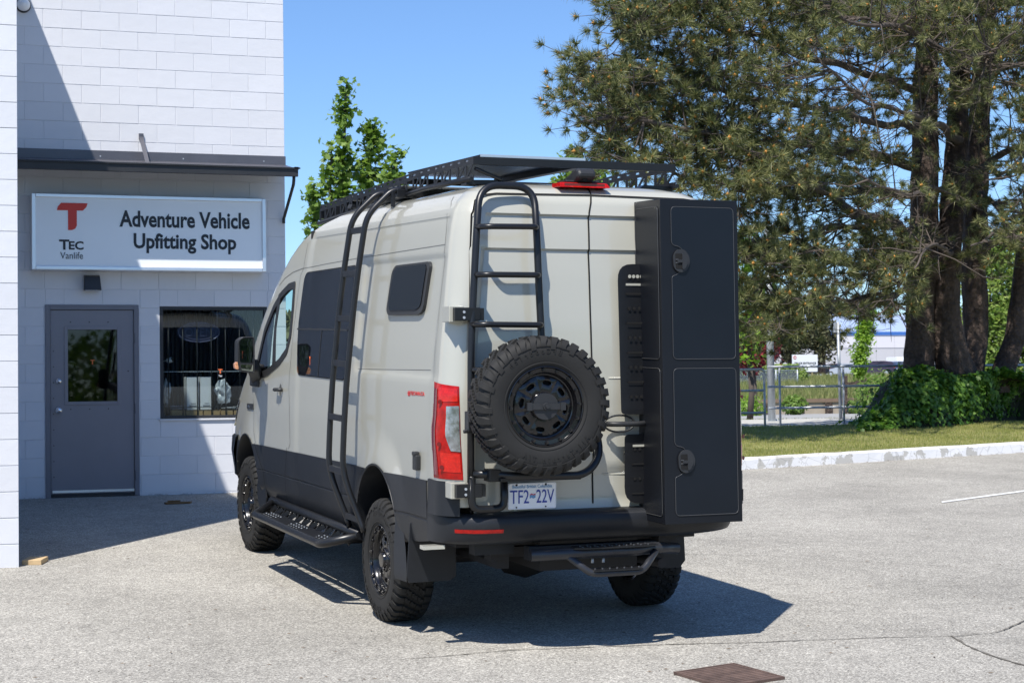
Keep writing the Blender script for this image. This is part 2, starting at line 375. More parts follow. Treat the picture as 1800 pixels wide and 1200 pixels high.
mb.add(q, [(0, 1, 2, 3)]); tag(mb.obj('parking_line', mat('worn_line_paint', (.62, .62, .60), .7, noise=(18, .3))), kind='structure')
# kerb, lawn, sidewalk
M_KERB = bpy.data.materials.new('chipped_kerb_paint'); M_KERB.use_nodes = True
t = M_KERB.node_tree; b = t.nodes['Principled BSDF']; co = N(t, 'ShaderNodeTexCoord')
n1 = N(t, 'ShaderNodeTexNoise', Scale=2.6, Detail=9.0, Roughness=.6); n2 = N(t, 'ShaderNodeTexNoise', Scale=40.0, Detail=4.0)
vo = N(t, 'ShaderNodeTexVoronoi', Scale=5.0, _feature='DISTANCE_TO_EDGE')
for q in (n1, n2, vo): t.links.new(co.outputs['Object'], q.inputs['Vector'])
r = ramp(t, [(.0, (.70, .70, .70)), (.545, (.72, .71, .70)), (.56, (.46, .44, .40)), (1, (.52, .50, .46))]); t.links.new(n1.outputs['Fac'], r.inputs[0])
mr = N(t, 'ShaderNodeMapRange'); mr.inputs['From Max'].default_value = .03; mr.inputs['To Min'].default_value = .72; t.links.new(vo.outputs['Distance'], mr.inputs[0])
s1 = N(t, 'ShaderNodeVectorMath', _operation='SCALE'); t.links.new(r.outputs[0], s1.inputs[0]); t.links.new(mr.outputs[0], s1.inputs['Scale'])
t.links.new(s1.outputs[0], b.inputs['Base Color']); b.inputs['Roughness'].default_value = .75
bp = N(t, 'ShaderNodeBump', Strength=.6, Distance=.008); t.links.new(n2.outputs['Fac'], bp.inputs['Height']); t.links.new(bp.outputs[0], b.inputs['Normal'])
def kerb_y(x): return 1.04 + .277 * (x - 6.2)
kp = [(x, kerb_y(x)) for x in ease(1.0, 22.0, 100)]
a0 = math.atan(.277)
for k in range(1, 5):
    a = a0 + math.pi * .5 * k / 12; x, y = kp[-1]; kp.append((x + math.cos(a) * .28, y + math.sin(a) * .28))
prof_k = [(-.01, -.03), (0, .125), (.018, .145), (.17, .15), (.19, .14), (.2, -.03)]
P = []
for i, (x, y) in enumerate(kp):
    a = kp[max(i - 1, 0)]; c = kp[min(i + 1, len(kp) - 1)]; d = Vector((c[0] - a[0], c[1] - a[1], 0)).normalized(); nrm = Vector((-d.y, d.x, 0))
    row = []
    for o_, h in prof_k:
        q = Vector((x, y, 0)) + nrm * (o_ + random.uniform(-.003, .003)); row.append((q.x, q.y, gz(q.x, y) + h + random.uniform(-.003, .003)))
    P.append(row)
mb = MB(); mb.grid(P, smooth=False); tag(mb.obj('kerb', M_KERB), kind='structure')
M_LAWN = mat('lawn_ground', (.20, .195, .065), .95, noise=(1.1, .4), bump=(40, .6, .02))
def lawn_z(x, y): return gz(x, y) + .125 - .075 * max(0, min(1, (y - 7.2) / 1.0)) + .012 * math.sin(x * 2.1) * math.sin(y * 1.7)
mb = MB(); P = []
for i, (x, y) in enumerate(kp):
    y0 = y + .19; P.append([(x - .04, y0 + (8.15 - y0) * j / 24, lawn_z(x, y0 + (8.15 - y0) * j / 24)) for j in range(25)])
mb.grid(P); tag(mb.obj('lawn', M_LAWN), kind='structure')
M_CONC = mat('concrete', (.42, .41, .38), .85, noise=(3, .12), bump=(50, .3, .003))
sheet('sidewalk', ease(-5, 60, 30), ease(8.1, 10.6, 6), lambda x, y: gz(x, min(y, 10.5)) + .045, M_CONC)
# grass blades on the lawn (one mass)
def blade_field(name, pts, h, w, m, lean=.35):
    n = len(pts); P0 = np.array(pts); ang = RNG.uniform(0, 2 * np.pi, n); hh = h * RNG.uniform(.5, 1.25, n); ww = w * RNG.uniform(.7, 1.3, n)
    dx = np.cos(ang); dy = np.sin(ang); l = RNG.uniform(-lean, lean, (n, 2)) * hh[:, None]
    v = np.zeros((n, 3, 3)); v[:, 0] = P0 + np.stack([dx * ww, dy * ww, 0 * ww], 1); v[:, 1] = P0 - np.stack([dx * ww, dy * ww, 0 * ww], 1)
    v[:, 2] = P0 + np.stack([l[:, 0], l[:, 1], hh], 1)
    me = tri_mesh(name, v, m); o = bpy.data.objects.new(name, me); COL.objects.link(o); return o
def tri_mesh(name, v, m):
    n = v.shape[0]; me = bpy.data.meshes.new(name); me.vertices.add(n * 3); me.vertices.foreach_set('co', v.reshape(-1).astype(np.float32))
    me.loops.add(n * 3); me.loops.foreach_set('vertex_index', np.arange(n * 3, dtype=np.int32)); me.polygons.add(n)
    me.polygons.foreach_set('loop_start', np.arange(0, n * 3, 3, dtype=np.int32)); me.update(calc_edges=True); me.validate()
    me.materials.append(m); return me
def quad_mesh(name, v, m):              # v: n x 4 x 3
    n = v.shape[0]; me = bpy.data.meshes.new(name); me.vertices.add(n * 4); me.vertices.foreach_set('co', v.reshape(-1).astype(np.float32))
    me.loops.add(n * 4); me.loops.foreach_set('vertex_index', np.arange(n * 4, dtype=np.int32)); me.polygons.add(n)
    me.polygons.foreach_set('loop_start', np.arange(0, n * 4, 4, dtype=np.int32)); me.update(calc_edges=True)
    me.materials.append(m); return me
M_GRASS = leaf_mat('grass_blades', (.12, .165, .035), (.25, .275, .07), (.46, .40, .17), .6, .35, 1.1)
pts = []
while len(pts) < 60000:
    x = random.uniform(4.5, 17); y = random.uniform(0.6, 8.1)
    ky = kerb_y(x) + .22
    if y < ky: continue
    if random.random() > 1.25 - (y - ky) * .12: continue
    pts.append((x, y, lawn_z(x, y) - .004))
tag(blade_field('lawn_grass', pts, .04, .005, M_GRASS), 'short patchy lawn grass between the white kerb and the ivy', 'grass', kind='stuff')

# ================================================================== BUILDING
BH = .2032
WX = -3.173; WY = -5.3
bld = tag(empty('shop_building', (0, 0, gz(0, 0))), 'white painted concrete block shop with a black awning over the door and window', 'building')
def bpart(mb, name, m, parent=None, **k):
    o = mb.obj(name, m, None, **k)
    p = parent or bld; o.parent = p
    # meshes are written in world coordinates: undo the parent's offset
    off = Vector(bld.location); me = o.data; me.transform(Matrix.Translation(-off)); return o
# structural wall behind the face blocks, with its openings
DX0, DX1, DZ1 = -2.635, -1.640, 1.862
WX0, WX1, WZ0, WZ1 = -1.412, -.216, .606, 1.850
mb = MB(); y0, y1 = .0045, .20; zt = 6.15; zb = -.6
mb.bbox(WX - 2.5, DX0, y0, y1, zb, zt); mb.bbox(DX0, DX1, y0, y1, DZ1, zt); mb.bbox(DX0, DX1, y0, y1, zb, gz(0, 0) - .01)
mb.bbox(DX1, WX0, y0, y1, zb, zt); mb.bbox(WX0, WX1, y0, y1, zb, WZ0); mb.bbox(WX0, WX1, y0, y1, WZ1, zt); mb.bbox(WX1, -.004, y0, y1, zb, zt)
mb.bbox(-.2, -.004, y1, 9.0, zb, zt)                                      # return wall on the right
mb.bbox(WX - 2.5, -.004, 8.8, 9.0, zb, zt)
bpart(mb, 'wall', M_MORT)
mb = MB(); mb.bbox(WX - 2.6, .03, -.03, 9.05, 6.15, 6.3); bpart(mb, 'roof', M_AWN)
mb = MB(); mb.bbox(WX - 4.5, WX - .006, WY + .007, .0, -.9, 6.05); bpart(mb, 'wing_wall', M_MORT)
mb = MB(); mb.bbox(WX - 4.5, WX + .0, WY - .0, .0, 6.05, 6.2); bpart(mb, 'wing_roof', M_AWN)
def block_mesh(w, h, d=.03, c=.0022, name='block'):
    mb = MB(); j = .0030; x0, x1, z0, z1 = -w / 2 + j, w / 2 - j, -h / 2 + j, h / 2 - j
    f = [(x0 + c, 0, z0 + c), (x1 - c, 0, z0 + c), (x1 - c, 0, z1 - c), (x0 + c, 0, z1 - c)]
    g = [(x0, c, z0), (x1, c, z0), (x1, c, z1), (x0, c, z1)]; k = [(x, d, z) for x, _, z in g]
    mb.add(f + g + k, [(0, 1, 2, 3)] + [(4 + i, 4 + (i + 1) % 4, (i + 1) % 4, i) for i in range(4)] + [(8 + i, 8 + (i + 1) % 4, 4 + (i + 1) % 4, 4 + i) for i in range(4)])
    return mb.mesh(name, M_BLOCK)
BM = {}
def add_block(x0, x1, z0, z1, y, name='block'):
    w, h = round(x1 - x0, 3), round(z1 - z0, 3)
    if (w, h) not in BM: BM[(w, h)] = block_mesh(w, h)
    o = link(name, BM[(w, h)], bld); o.location = Vector(((x0 + x1) / 2, y, (z0 + z1) / 2)) - bld.location; return o
def sub_rect(r, o):
    x0, x1, z0, z1 = r; a0, a1, c0, c1 = o
    if x1 <= a0 + .002 or x0 >= a1 - .002 or z1 <= c0 + .002 or z0 >= c1 - .002: return [r]
    out = []
    if x0 < a0: out.append((x0, a0, z0, z1))
    if x1 > a1: out.append((a1, x1, z0, z1))
    if z1 > c1: out.append((max(x0, a0), min(x1, a1), c1, z1))
    if z0 < c0: out.append((max(x0, a0), min(x1, a1), z0, c0))
    return [q for q in out if q[1] - q[0] > .02 and q[3] - q[2] > .02]
for j in range(-2, 27):
    u = 0 if j % 2 else -1
    edges = [0.0] if not j % 2 else []
    us = [0.0] + [(-(k * 2 + (1 if j % 2 == 0 else 2))) * BH for k in range(0, 9)]
    for a, b_ in zip(us, us[1:]):
        r = [max(b_, WX - .002), a, j * BH, (j + 1) * BH]
        if r[1] - r[0] < .03: continue
        rects = [tuple(r)]
        for op in ((DX0, DX1, -1, DZ1), (WX0, WX1, WZ0, WZ1)):
            rects = [q for s_ in rects for q in sub_rect(s_, op)]
        for q in rects: add_block(*q, y=random.uniform(-.0012, .0012))
zk = W(30.8, 955.7, WY).z
for k in range(-2, 24):
    add_block(WX - .4064 + (.14 if k % 2 else 0), WX + (0.0), zk + k * BH, zk + (k + 1) * BH, y=WY + random.uniform(-.0012, .0012))
mb = MB()
for k in range(-2, 31):                                                   # the wing's remaining blocks, out of the photo
    for i in range(9):
        x1 = WX - .4064 * (i + 1) + (.14 if k % 2 else 0); z0 = zk + k * BH
        mb.bbox(x1 - .402, x1 - .004, WY, WY + .02, z0 + .004, z0 + BH - .004)
for k in range(24, 31): mb.bbox(WX - .40, WX - .003, WY, WY + .02, zk + k * BH + .004, zk + (k + 1) * BH - .004)
for j in range(27, 30):
    for i in range(8): mb.bbox(-i * .4064 - .40, -i * .4064 - .003, 0, .02, j * BH + .004, (j + 1) * BH - .004)
tag(bpart(mb, 'upper_blocks', M_BLOCK), kind='stuff')
# door frame and leaf
mb = MB(); fz0 = gz(0, 0) - .01; fy = -.012
mb.bbox(DX0, DX0 + .052, fy, .12, fz0, DZ1); mb.bbox(DX1 - .052, DX1, fy, .12, fz0, DZ1); mb.bbox(DX0 + .052, DX1 - .052, fy, .12, DZ1 - .052, DZ1)
dfr = bpart(mb, 'door_frame', M_DFR, bevel=.003)
lx0, lx1, lz0, lz1 = DX0 + .056, DX1 - .056, fz0 + .05, DZ1 - .057
gx0, gx1, gz0_, gz1_ = lx0 + .17, lx1 - .165, .80, 1.605
mb = MB(); ly = .008
mb.bbox(lx0, gx0, ly, ly + .045, lz0, lz1); mb.bbox(gx1, lx1, ly, ly + .045, lz0, lz1); mb.bbox(gx0, gx1, ly, ly + .045, lz0, gz0_); mb.bbox(gx0, gx1, ly, ly + .045, gz1_, lz1)
leaf = bpart(mb, 'door', M_DOOR); leaf['label'] = 'grey steel door with a square window'
mb = MB()
for x0, x1, z0, z1 in ((gx0 - .025, gx0 + .012, gz0_ - .025, gz1_ + .025), (gx1 - .012, gx1 + .025, gz0_ - .025, gz1_ + .025), (gx0 + .012, gx1 - .012, gz0_ - .025, gz0_ + .012), (gx0 + .012, gx1 - .012, gz1_ - .012, gz1_ + .025)):
    mb.bbox(x0, x1, ly - .008, ly, z0, z1)
bpart(mb, 'window_frame', M_DOOR, leaf, bevel=.003)
mb = MB(); mb.bbox(gx0, gx1, ly + .018, ly + .024, gz0_, gz1_); bpart(mb, 'pane', GL_DOOR, leaf)
mb = MB(); cx = (gx0 + gx1) / 2; fit_text(mb, 'T', (cx - .022, ly + .016, 1.215), (1, 0, 0), (0, 0, 1), .044, .05, .001, .03); bpart(mb, 'sticker', mat('orange_sticker', (.75, .16, .05), .5), leaf)
for zz, r1 in ((1.035, .034), (.72, .040)):
    mb = MB(); kx = lx0 + .082
    mb.lathe([(0, r1), (-.012, r1 * .95), (-.018, r1 * .6)], 20, 'Y', (kx, ly, zz))
    mb.lathe([(-.018, .016), (-.04, .018), (-.05, .026), (-.066, .027), (-.074, .018), (-.076, .0)] if zz < .9 else [(-.012, r1 * .6), (-.026, r1 * .55), (-.03, 0)], 20, 'Y', (kx, ly, zz))
    bpart(mb, 'door_knob' if zz < .9 else 'deadbolt', M_CHROME, leaf)
for zz in (1.50, .73, -.0):
    mb = MB(); mb.tube([(lx1 + .012, -.004, zz - .055), (lx1 + .012, -.004, zz + .055)], .009, 8); bpart(mb, 'hinge', M_BLKMET, leaf)
mb = MB()
for k in range(9): mb.disc((lx0 + .03, ly, .0 + k * .17), .007, (0, -1, 0), 6, .003)
for k in range(3):
    mb.disc((gx0 + .04 + k * .2, ly, gz1_ + .07), .008, (0, -1, 0), 6, .003); mb.disc((gx0 + .04 + k * .2, ly, gz0_ - .07), .007, (0, -1, 0), 6, .003)
mb.disc((lx1 - .06, ly, 1.14), .008, (0, -1, 0), 6, .003)
bpart(mb, 'rivet', M_BLKMET, leaf)
mb = MB(); mb.bbox(lx0 + .015, lx1, ly - .006, ly, lz0 + .012, lz0 + .038); bpart(mb, 'kick_strip', M_ALU, leaf)
mb = MB(); mb.bbox(lx0, lx1, -.005, .10, fz0, fz0 + .045); bpart(mb, 'threshold', M_BLKMET)
# shop window
win = None
mb = MB(); w_ = .038
for x0, x1, z0, z1 in ((WX0, WX0 + w_, WZ0, WZ1), (WX1 - w_, WX1, WZ0, WZ1), (WX0 + w_, WX1 - w_, WZ0, WZ0 + w_), (WX0 + w_, WX1 - w_, WZ1 - w_, WZ1)): mb.bbox(x0, x1, .006, .07, z0, z1)
win = bpart(mb, 'shop_window', M_BLKMET, bevel=.003)
mb = MB(); mb.bbox(WX0 - .01, WX1 + .01, -.022, .006, WZ0 - .014, WZ0 + .004); bpart(mb, 'sill', M_BLOCK, win)
mb = MB(); mb.bbox(WX0 + w_, WX1 - w_, .032, .038, WZ0 + w_, WZ1 - w_); bpart(mb, 'pane', GL_SHOP, win)
for k in range(7):
    x = WX0 + .105 + k * .158; mb = MB(); mb.tube([(x, .085, WZ0 + .03), (x, .085, WZ1 - .03)], .007, 6); bpart(mb, 'security_bar', M_BLKMET, win)
for z in (1.13, .735): 
    mb = MB(); mb.bbox(WX0 + w_, WX1 - w_, .08, .09, z - .004, z + .004); bpart(mb, 'cross_bar', M_GALV if z > 1 else M_BLKMET, win)
mb = MB(); sx = W(387, 633, .03).x; fit_text(mb, 'T', (sx - .025, .029, 1.105), (1, 0, 0), (0, 0, 1), .05, .05, .001, .03); bpart(mb, 'sticker', bpy.data.materials['orange_sticker'], win)
mb = MB(); fit_text(mb, 'Tec', (sx - .02, .029, 1.07), (1, 0, 0), (0, 0, 1), .04, .02, .001, .02); bpart(mb, 'sticker', M_WHITE, win)
# room behind the window
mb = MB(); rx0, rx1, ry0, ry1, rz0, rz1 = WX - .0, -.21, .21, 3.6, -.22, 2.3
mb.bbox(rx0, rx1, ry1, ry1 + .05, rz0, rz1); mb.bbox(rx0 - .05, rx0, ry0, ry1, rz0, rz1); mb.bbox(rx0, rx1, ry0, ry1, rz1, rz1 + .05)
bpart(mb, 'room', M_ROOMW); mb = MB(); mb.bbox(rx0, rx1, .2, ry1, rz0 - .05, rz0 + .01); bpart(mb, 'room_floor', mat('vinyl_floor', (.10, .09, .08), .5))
mb = MB()
for k in range(26): mb.bbox(-.235, -.215, .30 + k * .12, .36 + k * .12, rz0, rz1)      # ribbed cladding on the side wall
for k in range(14): mb.bbox(-.27 - k * .06, -.24 - k * .06, 3.56, 3.6, rz0, rz1)
bpart(mb, 'ribbed_panel', mat('ribbed_metal', (.22, .23, .25), .4, metal=.5))
mb = MB(); mb.bbox(rx0 + .5, -.24, .22, .85, .57, .605); mb.bbox(rx0 + .5, -.24, .25, .28, -.2, .57)
desk = tag(bpart(mb, 'desk', M_DARKI)); desk.parent = None; desk.location = Vector(bld.location); tag(desk, 'dark desk just inside the shop window', 'desk')
def thing_box(name, x0, x1, y0, y1, z0, z1, m, label, cat, bev=.004, extra=None, group=None):
    mb = MB(); c = Vector(((x0 + x1) / 2, (y0 + y1) / 2, z0)); mb.bbox(x0 - c.x, x1 - c.x, y0 - c.y, y1 - c.y, 0, z1 - z0)
    if extra: extra(mb, c)
    o = mb.obj(name, m, bevel=bev); o.location = c; return tag(o, label, cat, group)
xs_ = [W(p, 725, .12).x for p in (300, 326, 357, 387, 410, 440, 470)]
labs = ['open brown cardboard box at the left end of the window desk', 'cardboard tray just left of the white binders', 'cardboard tray under the left white binder', 'cardboard tray under the right white binder',
        'cardboard tray right of the binders under the plastic bag', 'cardboard tray at the right end of the window desk']
for i in range(6):
    o = thing_box('cardboard_box', xs_[i] + .006, xs_[i + 1] - .006, .10, .24, .608, .700, M_CARD, labs[i], 'box', .003)
    fl = MB(); w2 = (xs_[i + 1] - xs_[i]) / 2 - .012; fl.bbox(-w2, w2, -.06, .06, .095, .097); f_ = fl.obj('flap', M_CARD, o)
bz = W(340, 705, .36).z
for i, (a, b_) in enumerate(((328, 349), (352, 373))):
    x0, x1 = W(a, 690, .12).x, W(b_, 690, .12).x
    o = thing_box('ring_binder', x0, x1, .11, .37, .702, W(340, 662, .12).z, M_PAPER, ('left' if i == 0 else 'right') + ' one of two tall white binders standing behind the shop window', 'binder', .006)
    mb = MB(); ww = x1 - x0; mb.bbox(-ww * .30, ww * .30, -.1325, -.1315, .045, .052); mb.bbox(-ww * .15, ww * .25, -.1325, -.1315, .07, .075); mb.obj('spine_print', M_SIGNK, o)
def blob(name, c, r, m, label, cat, sq=(1, 1, 1), n=3, amp=.35, seed=1):
    bm = bmesh.new(); bmesh.ops.create_icosphere(bm, subdivisions=n, radius=r); rr = random.Random(seed)
    from mathutils import noise as mn
    for v in bm.verts:
        k = 1 + amp * mn.noise(v.co * (2.2 / r) + Vector((seed, seed, 0))); v.co = Vector((v.co.x * sq[0], v.co.y * sq[1], v.co.z * sq[2])) * k
    me = bpy.data.meshes.new(name); bm.to_mesh(me); bm.free(); me.materials.append(m); o = bpy.data.objects.new(name, me); COL.objects.link(o); o.location = c
    return tag(o, label, cat)
blob('plastic_bag', W(392, 690, .22), .10, M_PLBAG, 'crumpled clear plastic bag right of the binders in the window', 'bag', (.8, .7, 1.25), 4, .6, 3)
blob('plastic_bag', W(293, 690, .20), .08, M_PLBAG, 'grey plastic bag against the left window frame', 'bag', (.5, .8, 1.6), 4, .6, 5)
mb = MB()
for k in range(9): mb.box((random.uniform(-.12, .12), random.uniform(-.05, .05), .004 + k * .006), (random.uniform(.12, .2), .14, .004), Matrix.Rotation(random.uniform(-.5, .5), 3, 'Z'))
o = mb.obj('paper_pile', mat('lilac_paper', (.55, .53, .68), .6)); o.location = Vector((W(320, 705, .22).x, .21, .705)); tag(o, 'loose pile of white and lilac papers left of the binders', 'paper')
mb = MB()
for k in range(6): mb.box((random.uniform(-.1, .1), random.uniform(-.05, .05), .004 + k * .006), (random.uniform(.12, .2), .14, .004), Matrix.Rotation(random.uniform(-.5, .5), 3, 'Z'))
o = mb.obj('paper_pile', M_PAPER); o.location = Vector((W(415, 705, .22).x, .21, .705)); tag(o, 'flat stack of papers near the right side of the shop window', 'paper')
mb = MB(); c = W(440, 668, .75); mb.prism([(-.30, 0, -.22), (.28, 0, -.22), (.24, 0, .30), (.02, 0, .34)], (0, .10, 0)); o = mb.obj('office_chair_back', M_DARKI, bevel=.02); o.location = (c.x, c.y, c.z); o.name = 'office_chair'; tag(o, 'dark leaning office chair back inside the shop window', 'chair')
# indoor security camera by the left jamb
cm = empty('security_camera', W(298, 633, .15)); tag(cm, 'white bullet security camera inside the left edge of the shop window', 'camera')
mb = MB(); mb.lathe([(-.035, 0), (-.034, .020), (-.02, .028), (.03, .029), (.034, .024)], 20, 'X'); mb.xf(Matrix.Rotation(math.radians(-20), 4, 'Y') @ Matrix.Rotation(math.radians(-35), 4, 'Z')); mb.obj('body', M_WHITE, cm)
mb = MB(); mb.disc((.0, 0, 0), .022, (1, 0, 0), 16, .037); mb.xf(Matrix.Rotation(math.radians(-20), 4, 'Y') @ Matrix.Rotation(math.radians(-35), 4, 'Z')); mb.obj('lens', M_GAP, cm)
mb = MB(); mb.tube([(-.02, .02, 0), (-.06, .05, -.01)], .006, 6); mb.obj('arm', M_WHITE, cm)
# unlit neon OPEN sign
c = W(349, 584, .13); ns = empty('open_sign', c); tag(ns, 'unlit oval open sign hanging inside the top of the shop window', 'sign')
mb = MB(); ov = [(.235 * math.cos(a), 0, .115 * math.sin(a)) for a in [2 * math.pi * k / 40 for k in range(40)]]; mb.prism(ov, (0, .03, 0)); mb.obj('backing', M_NEON, ns)
mb = MB(); mb.tube([(p[0] * .97, -.012, p[2] * .95) for p in ov], .007, 6, closed=True); mb.tube([(p[0] * .78, -.012, p[2] * .70) for p in ov], .004, 6, closed=True); mb.obj('oval_tube', M_NEONT, ns)
mb = MB(); fit_text(mb, 'OPEN', (-.155, -.016, -.045), (1, 0, 0), (0, 0, 1), .31, .09, .006, -.01); mb.obj('lettering', M_NEONT, ns)
mb = MB()
for s_ in (-.1, .1): mb.tube([(s_, .015, .1), (s_ * .9, .015, .30)], .002, 5)
mb.obj('cord', M_GAP, ns)
# awning
ay = -.655; A0 = W(30, 282, ay); A1 = W(515, 297, ay); A1.x = 0.005
zf = (A0.z + A1.z) / 2; zw = W(250, 284, 0).z + .01; ax0 = WX + .003; ax1 = .006
mb = MB(); mb.add([(ax0, -.002, zw), (ax1, -.002, zw), (ax1, ay, zf), (ax0, ay, zf), (ax0, -.002, zw - .012), (ax1, -.002, zw - .012), (ax1, ay, zf - .012), (ax0, ay, zf - .012)],
       [(0, 1, 2, 3), (7, 6, 5, 4), (3, 2, 6, 7), (0, 3, 7, 4), (1, 5, 6, 2), (0, 4, 5, 1)])
aw = bpart(mb, 'awning', M_AWN)
mb = MB(); mb.bbox(ax0, ax1 + .01, ay - .012, ay + .03, zf - .085, zf - .002); bpart(mb, 'front_beam', M_BLKMET, aw, bevel=.003)
mb = MB(); mb.bbox(ax1 - .035, ax1 + .012, ay - .03, ay + .0, zf - .012, zf + .018); mb.bbox(ax0, ax1 + .03, ay - .03, ay - .014, zf - .004, zf + .012); bpart(mb, 'gutter_lip', M_BLKMET, aw)
mb = MB(); mb.bbox(ax0, ax1, -.026, -.003, zw - .01, zw + .095); bpart(mb, 'flashing', M_AWN, aw, bevel=.003)
mb = MB()
for k in range(4): mb.tube([(ax1 - .25 - k * .9, -.03, zw + .03), (ax1 - .25 - k * .9, -.012, zw + .03)], .008, 6)
bpart(mb, 'bolt', M_GALV, aw)
mb = MB()
for k in range(6): mb.bar((ax1 - .05 - k * .6, -.02, zw - .05), (ax1 - .05 - k * .6, ay + .03, zf - .05), .04, .04)
bpart(mb, 'rafter', M_BLKMET, aw)
tp = W(248, 240, -.01); bt = W(263, 287, ay + .05)
mb = MB(); mb.bar(tp, (tp.x + .0, ay + .06, zf + .01), .045, .012); mb.bbox(tp.x - .025, tp.x + .025, -.03, -.003, tp.z - .03, tp.z + .03); bpart(mb, 'tie_bar', M_GALV if False else M_AWN, aw)
mb = MB(); sz = W(500, 385, -.02).z; mb.tube(bez([(ax1 - .03, ay + .03, zf - .08), (ax1 - .03, ay + .05, zf - .16), (ax1 - .03, -.03, sz), (ax1 - .03, -.03, sz - .05)], .04), .018, 8); bpart(mb, 'strut', M_BLKMET, aw)
# sign over the door
sy = -.235; TL = W(55, 338, sy); TR = W(467.5, 350, sy); BL = W(56, 473, sy); BR = W(468, 478.5, sy)
sx0, sx1, sz0, sz1 = (TL.x + BL.x) / 2, (TR.x + BR.x) / 2, (BL.z + BR.z) / 2, (TL.z + TR.z) / 2
sg = tag(empty('shop_sign', (sx0, 0, sz0)), 'white rectangular shop sign with red T logo above the grey door', 'sign'); SO = Vector(sg.location)
def spart(mb, name, m, parent=None, **k):
    o = mb.obj(name, m, parent or sg, **k); o.data.transform(Matrix.Translation(-SO)); return o
mb = MB(); mb.bbox(sx0 + .03, sx1 - .03, sy + .018, -.004, sz0 + .03, sz1 - .03); spart(mb, 'sign_panel', M_SIGNW)
mb = MB(); fw = .042
for x0, x1, z0, z1 in ((sx0, sx0 + fw, sz0, sz1), (sx1 - fw, sx1, sz0, sz1), (sx0 + fw, sx1 - fw, sz0, sz0 + fw), (sx0 + fw, sx1 - fw, sz1 - fw, sz1)): mb.bbox(x0, x1, sy, -.003, z0, z1)
spart(mb, 'frame', M_ALU, bevel=.006)
def ST(mb, txt, px0, px1, pyt, pyb, bold=.0):         # text between photo pixels on the sign face
    yy = sy + .016; a = W(px0, pyb, yy); b_ = W(px1, pyb, yy); tz = W((px0 + px1) / 2, pyt, yy).z; bz_ = W((px0 + px1) / 2, pyb, yy).z
    fit_text(mb, txt, (a.x, yy, bz_), (1, 0, 0), (0, 0, 1), b_.x - a.x, tz - bz_, .004, bold)
mb = MB(); ST(mb, 'Adventure Vehicle', 210, 439, 372, 401, .028); spart(mb, 'lettering', M_SIGNK); mb = MB(); ST(mb, 'Upfitting Shop', 235, 415.5, 411, 446, .028); spart(mb, 'lettering', M_SIGNK); mb = MB(); ST(mb, 'T', 104, 122, 421, 439, .03); ST(mb, 'EC', 121, 147, 424, 439, .03); ST(mb, 'Vanlife', 106, 146, 443, 455, .0)
spart(mb, 'lettering', M_SIGNK)
yy = sy + .016; x0 = W(100, 380, yy).x; x1 = W(154, 380, yy).x; zt_ = W(127, 357, yy).z; zm = W(127, 370, yy).z; zb_ = W(127, 404.5, yy).z; xa = W(119.5, 380, yy).x; xb = W(135, 380, yy).x; q = .03
lg = [(x0, zm), (x0 + .01, (zt_ + zm) / 2), (x0 + .045, zt_), (x1, zt_), (x1 - .012, (zt_ + zm) / 2), (x1 - .05, zm), (xb, zm), (xb, zb_ + .05), (xb - .015, zb_ + .018), (xb - .05, zb_), (xa, zb_), (xa, zm)]
mb = MB(); mb.prism([(a, yy, c) for a, c in lg], (0, -.004, 0)); spart(mb, 'logo', M_SIGNR)
# wall light and camera
lx, lz = (W(147, 480, -.1).x + W(178, 510, -.1).x) / 2, W(160, 510, -.1).z
wl_ = tag(empty('wall_light', (lx, 0, lz)), 'small black wedge wall light above the grey door', 'wall light')
mb = MB(); mb.add([(-.085, -.003, 0), (.085, -.003, 0), (.085, -.003, .17), (-.085, -.003, .17), (-.095, -.13, .0), (.095, -.13, .0), (.08, -.10, .15), (-.08, -.10, .15)], [(0, 1, 2, 3), (7, 6, 5, 4), (0, 4, 5, 1), (3, 2, 6, 7), (0, 3, 7, 4), (1, 5, 6, 2)]); mb.obj('housing', M_BLKMET, wl_, bevel=.005)
mb = MB(); mb.bbox(-.075, .075, -.122, -.02, -.006, .001); mb.obj('lens', mat('frosted_lens', (.45, .47, .5), .4), wl_)
c = W(42, 6, -.12); dc = tag(empty('dome_camera', (c.x, 0, c.z)), 'round white camera dome high on the wall in the inner corner', 'camera')
mb = MB(); mb.lathe([(-.002, .08), (-.03, .08), (-.05, .072)], 24, 'Y'); mb.obj('base', M_BLKMET, dc)
mb = MB(); mb.lathe([(-.05, .07), (-.09, .06), (-.12, .035), (-.13, 0)], 24, 'Y'); mb.obj('dome', M_WHITE, dc)
# scraps of wood on the asphalt
a = G(60, 988, .0); wd = MB(); wd.bbox(-.075, .075, -.11, .11, 0, .038); o = wd.obj('wood_offcut', M_WOOD, bevel=.002); o.location = G(62, 989, .0); o.rotation_euler = (math.atan(.05), 0, math.radians(-18)); tag(o, 'pale wood offcut lying at the foot of the white wall corner', 'wood block')
wd = MB(); wd.prism([(-.12, -.06, 0), (.13, -.03, 0), (.16, .04, 0), (-.05, .07, 0), (-.13, .02, 0)], (0, 0, .02)); wd.prism([(-.10, -.01, .022), (.04, .02, .022), (.0, .05, .022), (-.08, .04, .022)], (0, 0, .014)); o = wd.obj('bark_scrap', mat('brown_bark', (.16, .09, .04), .9, noise=(20, .3))); o.location = G(311, 885, .0); tag(o, 'flat brown scrap lying on the asphalt below the shop window', 'scrap')
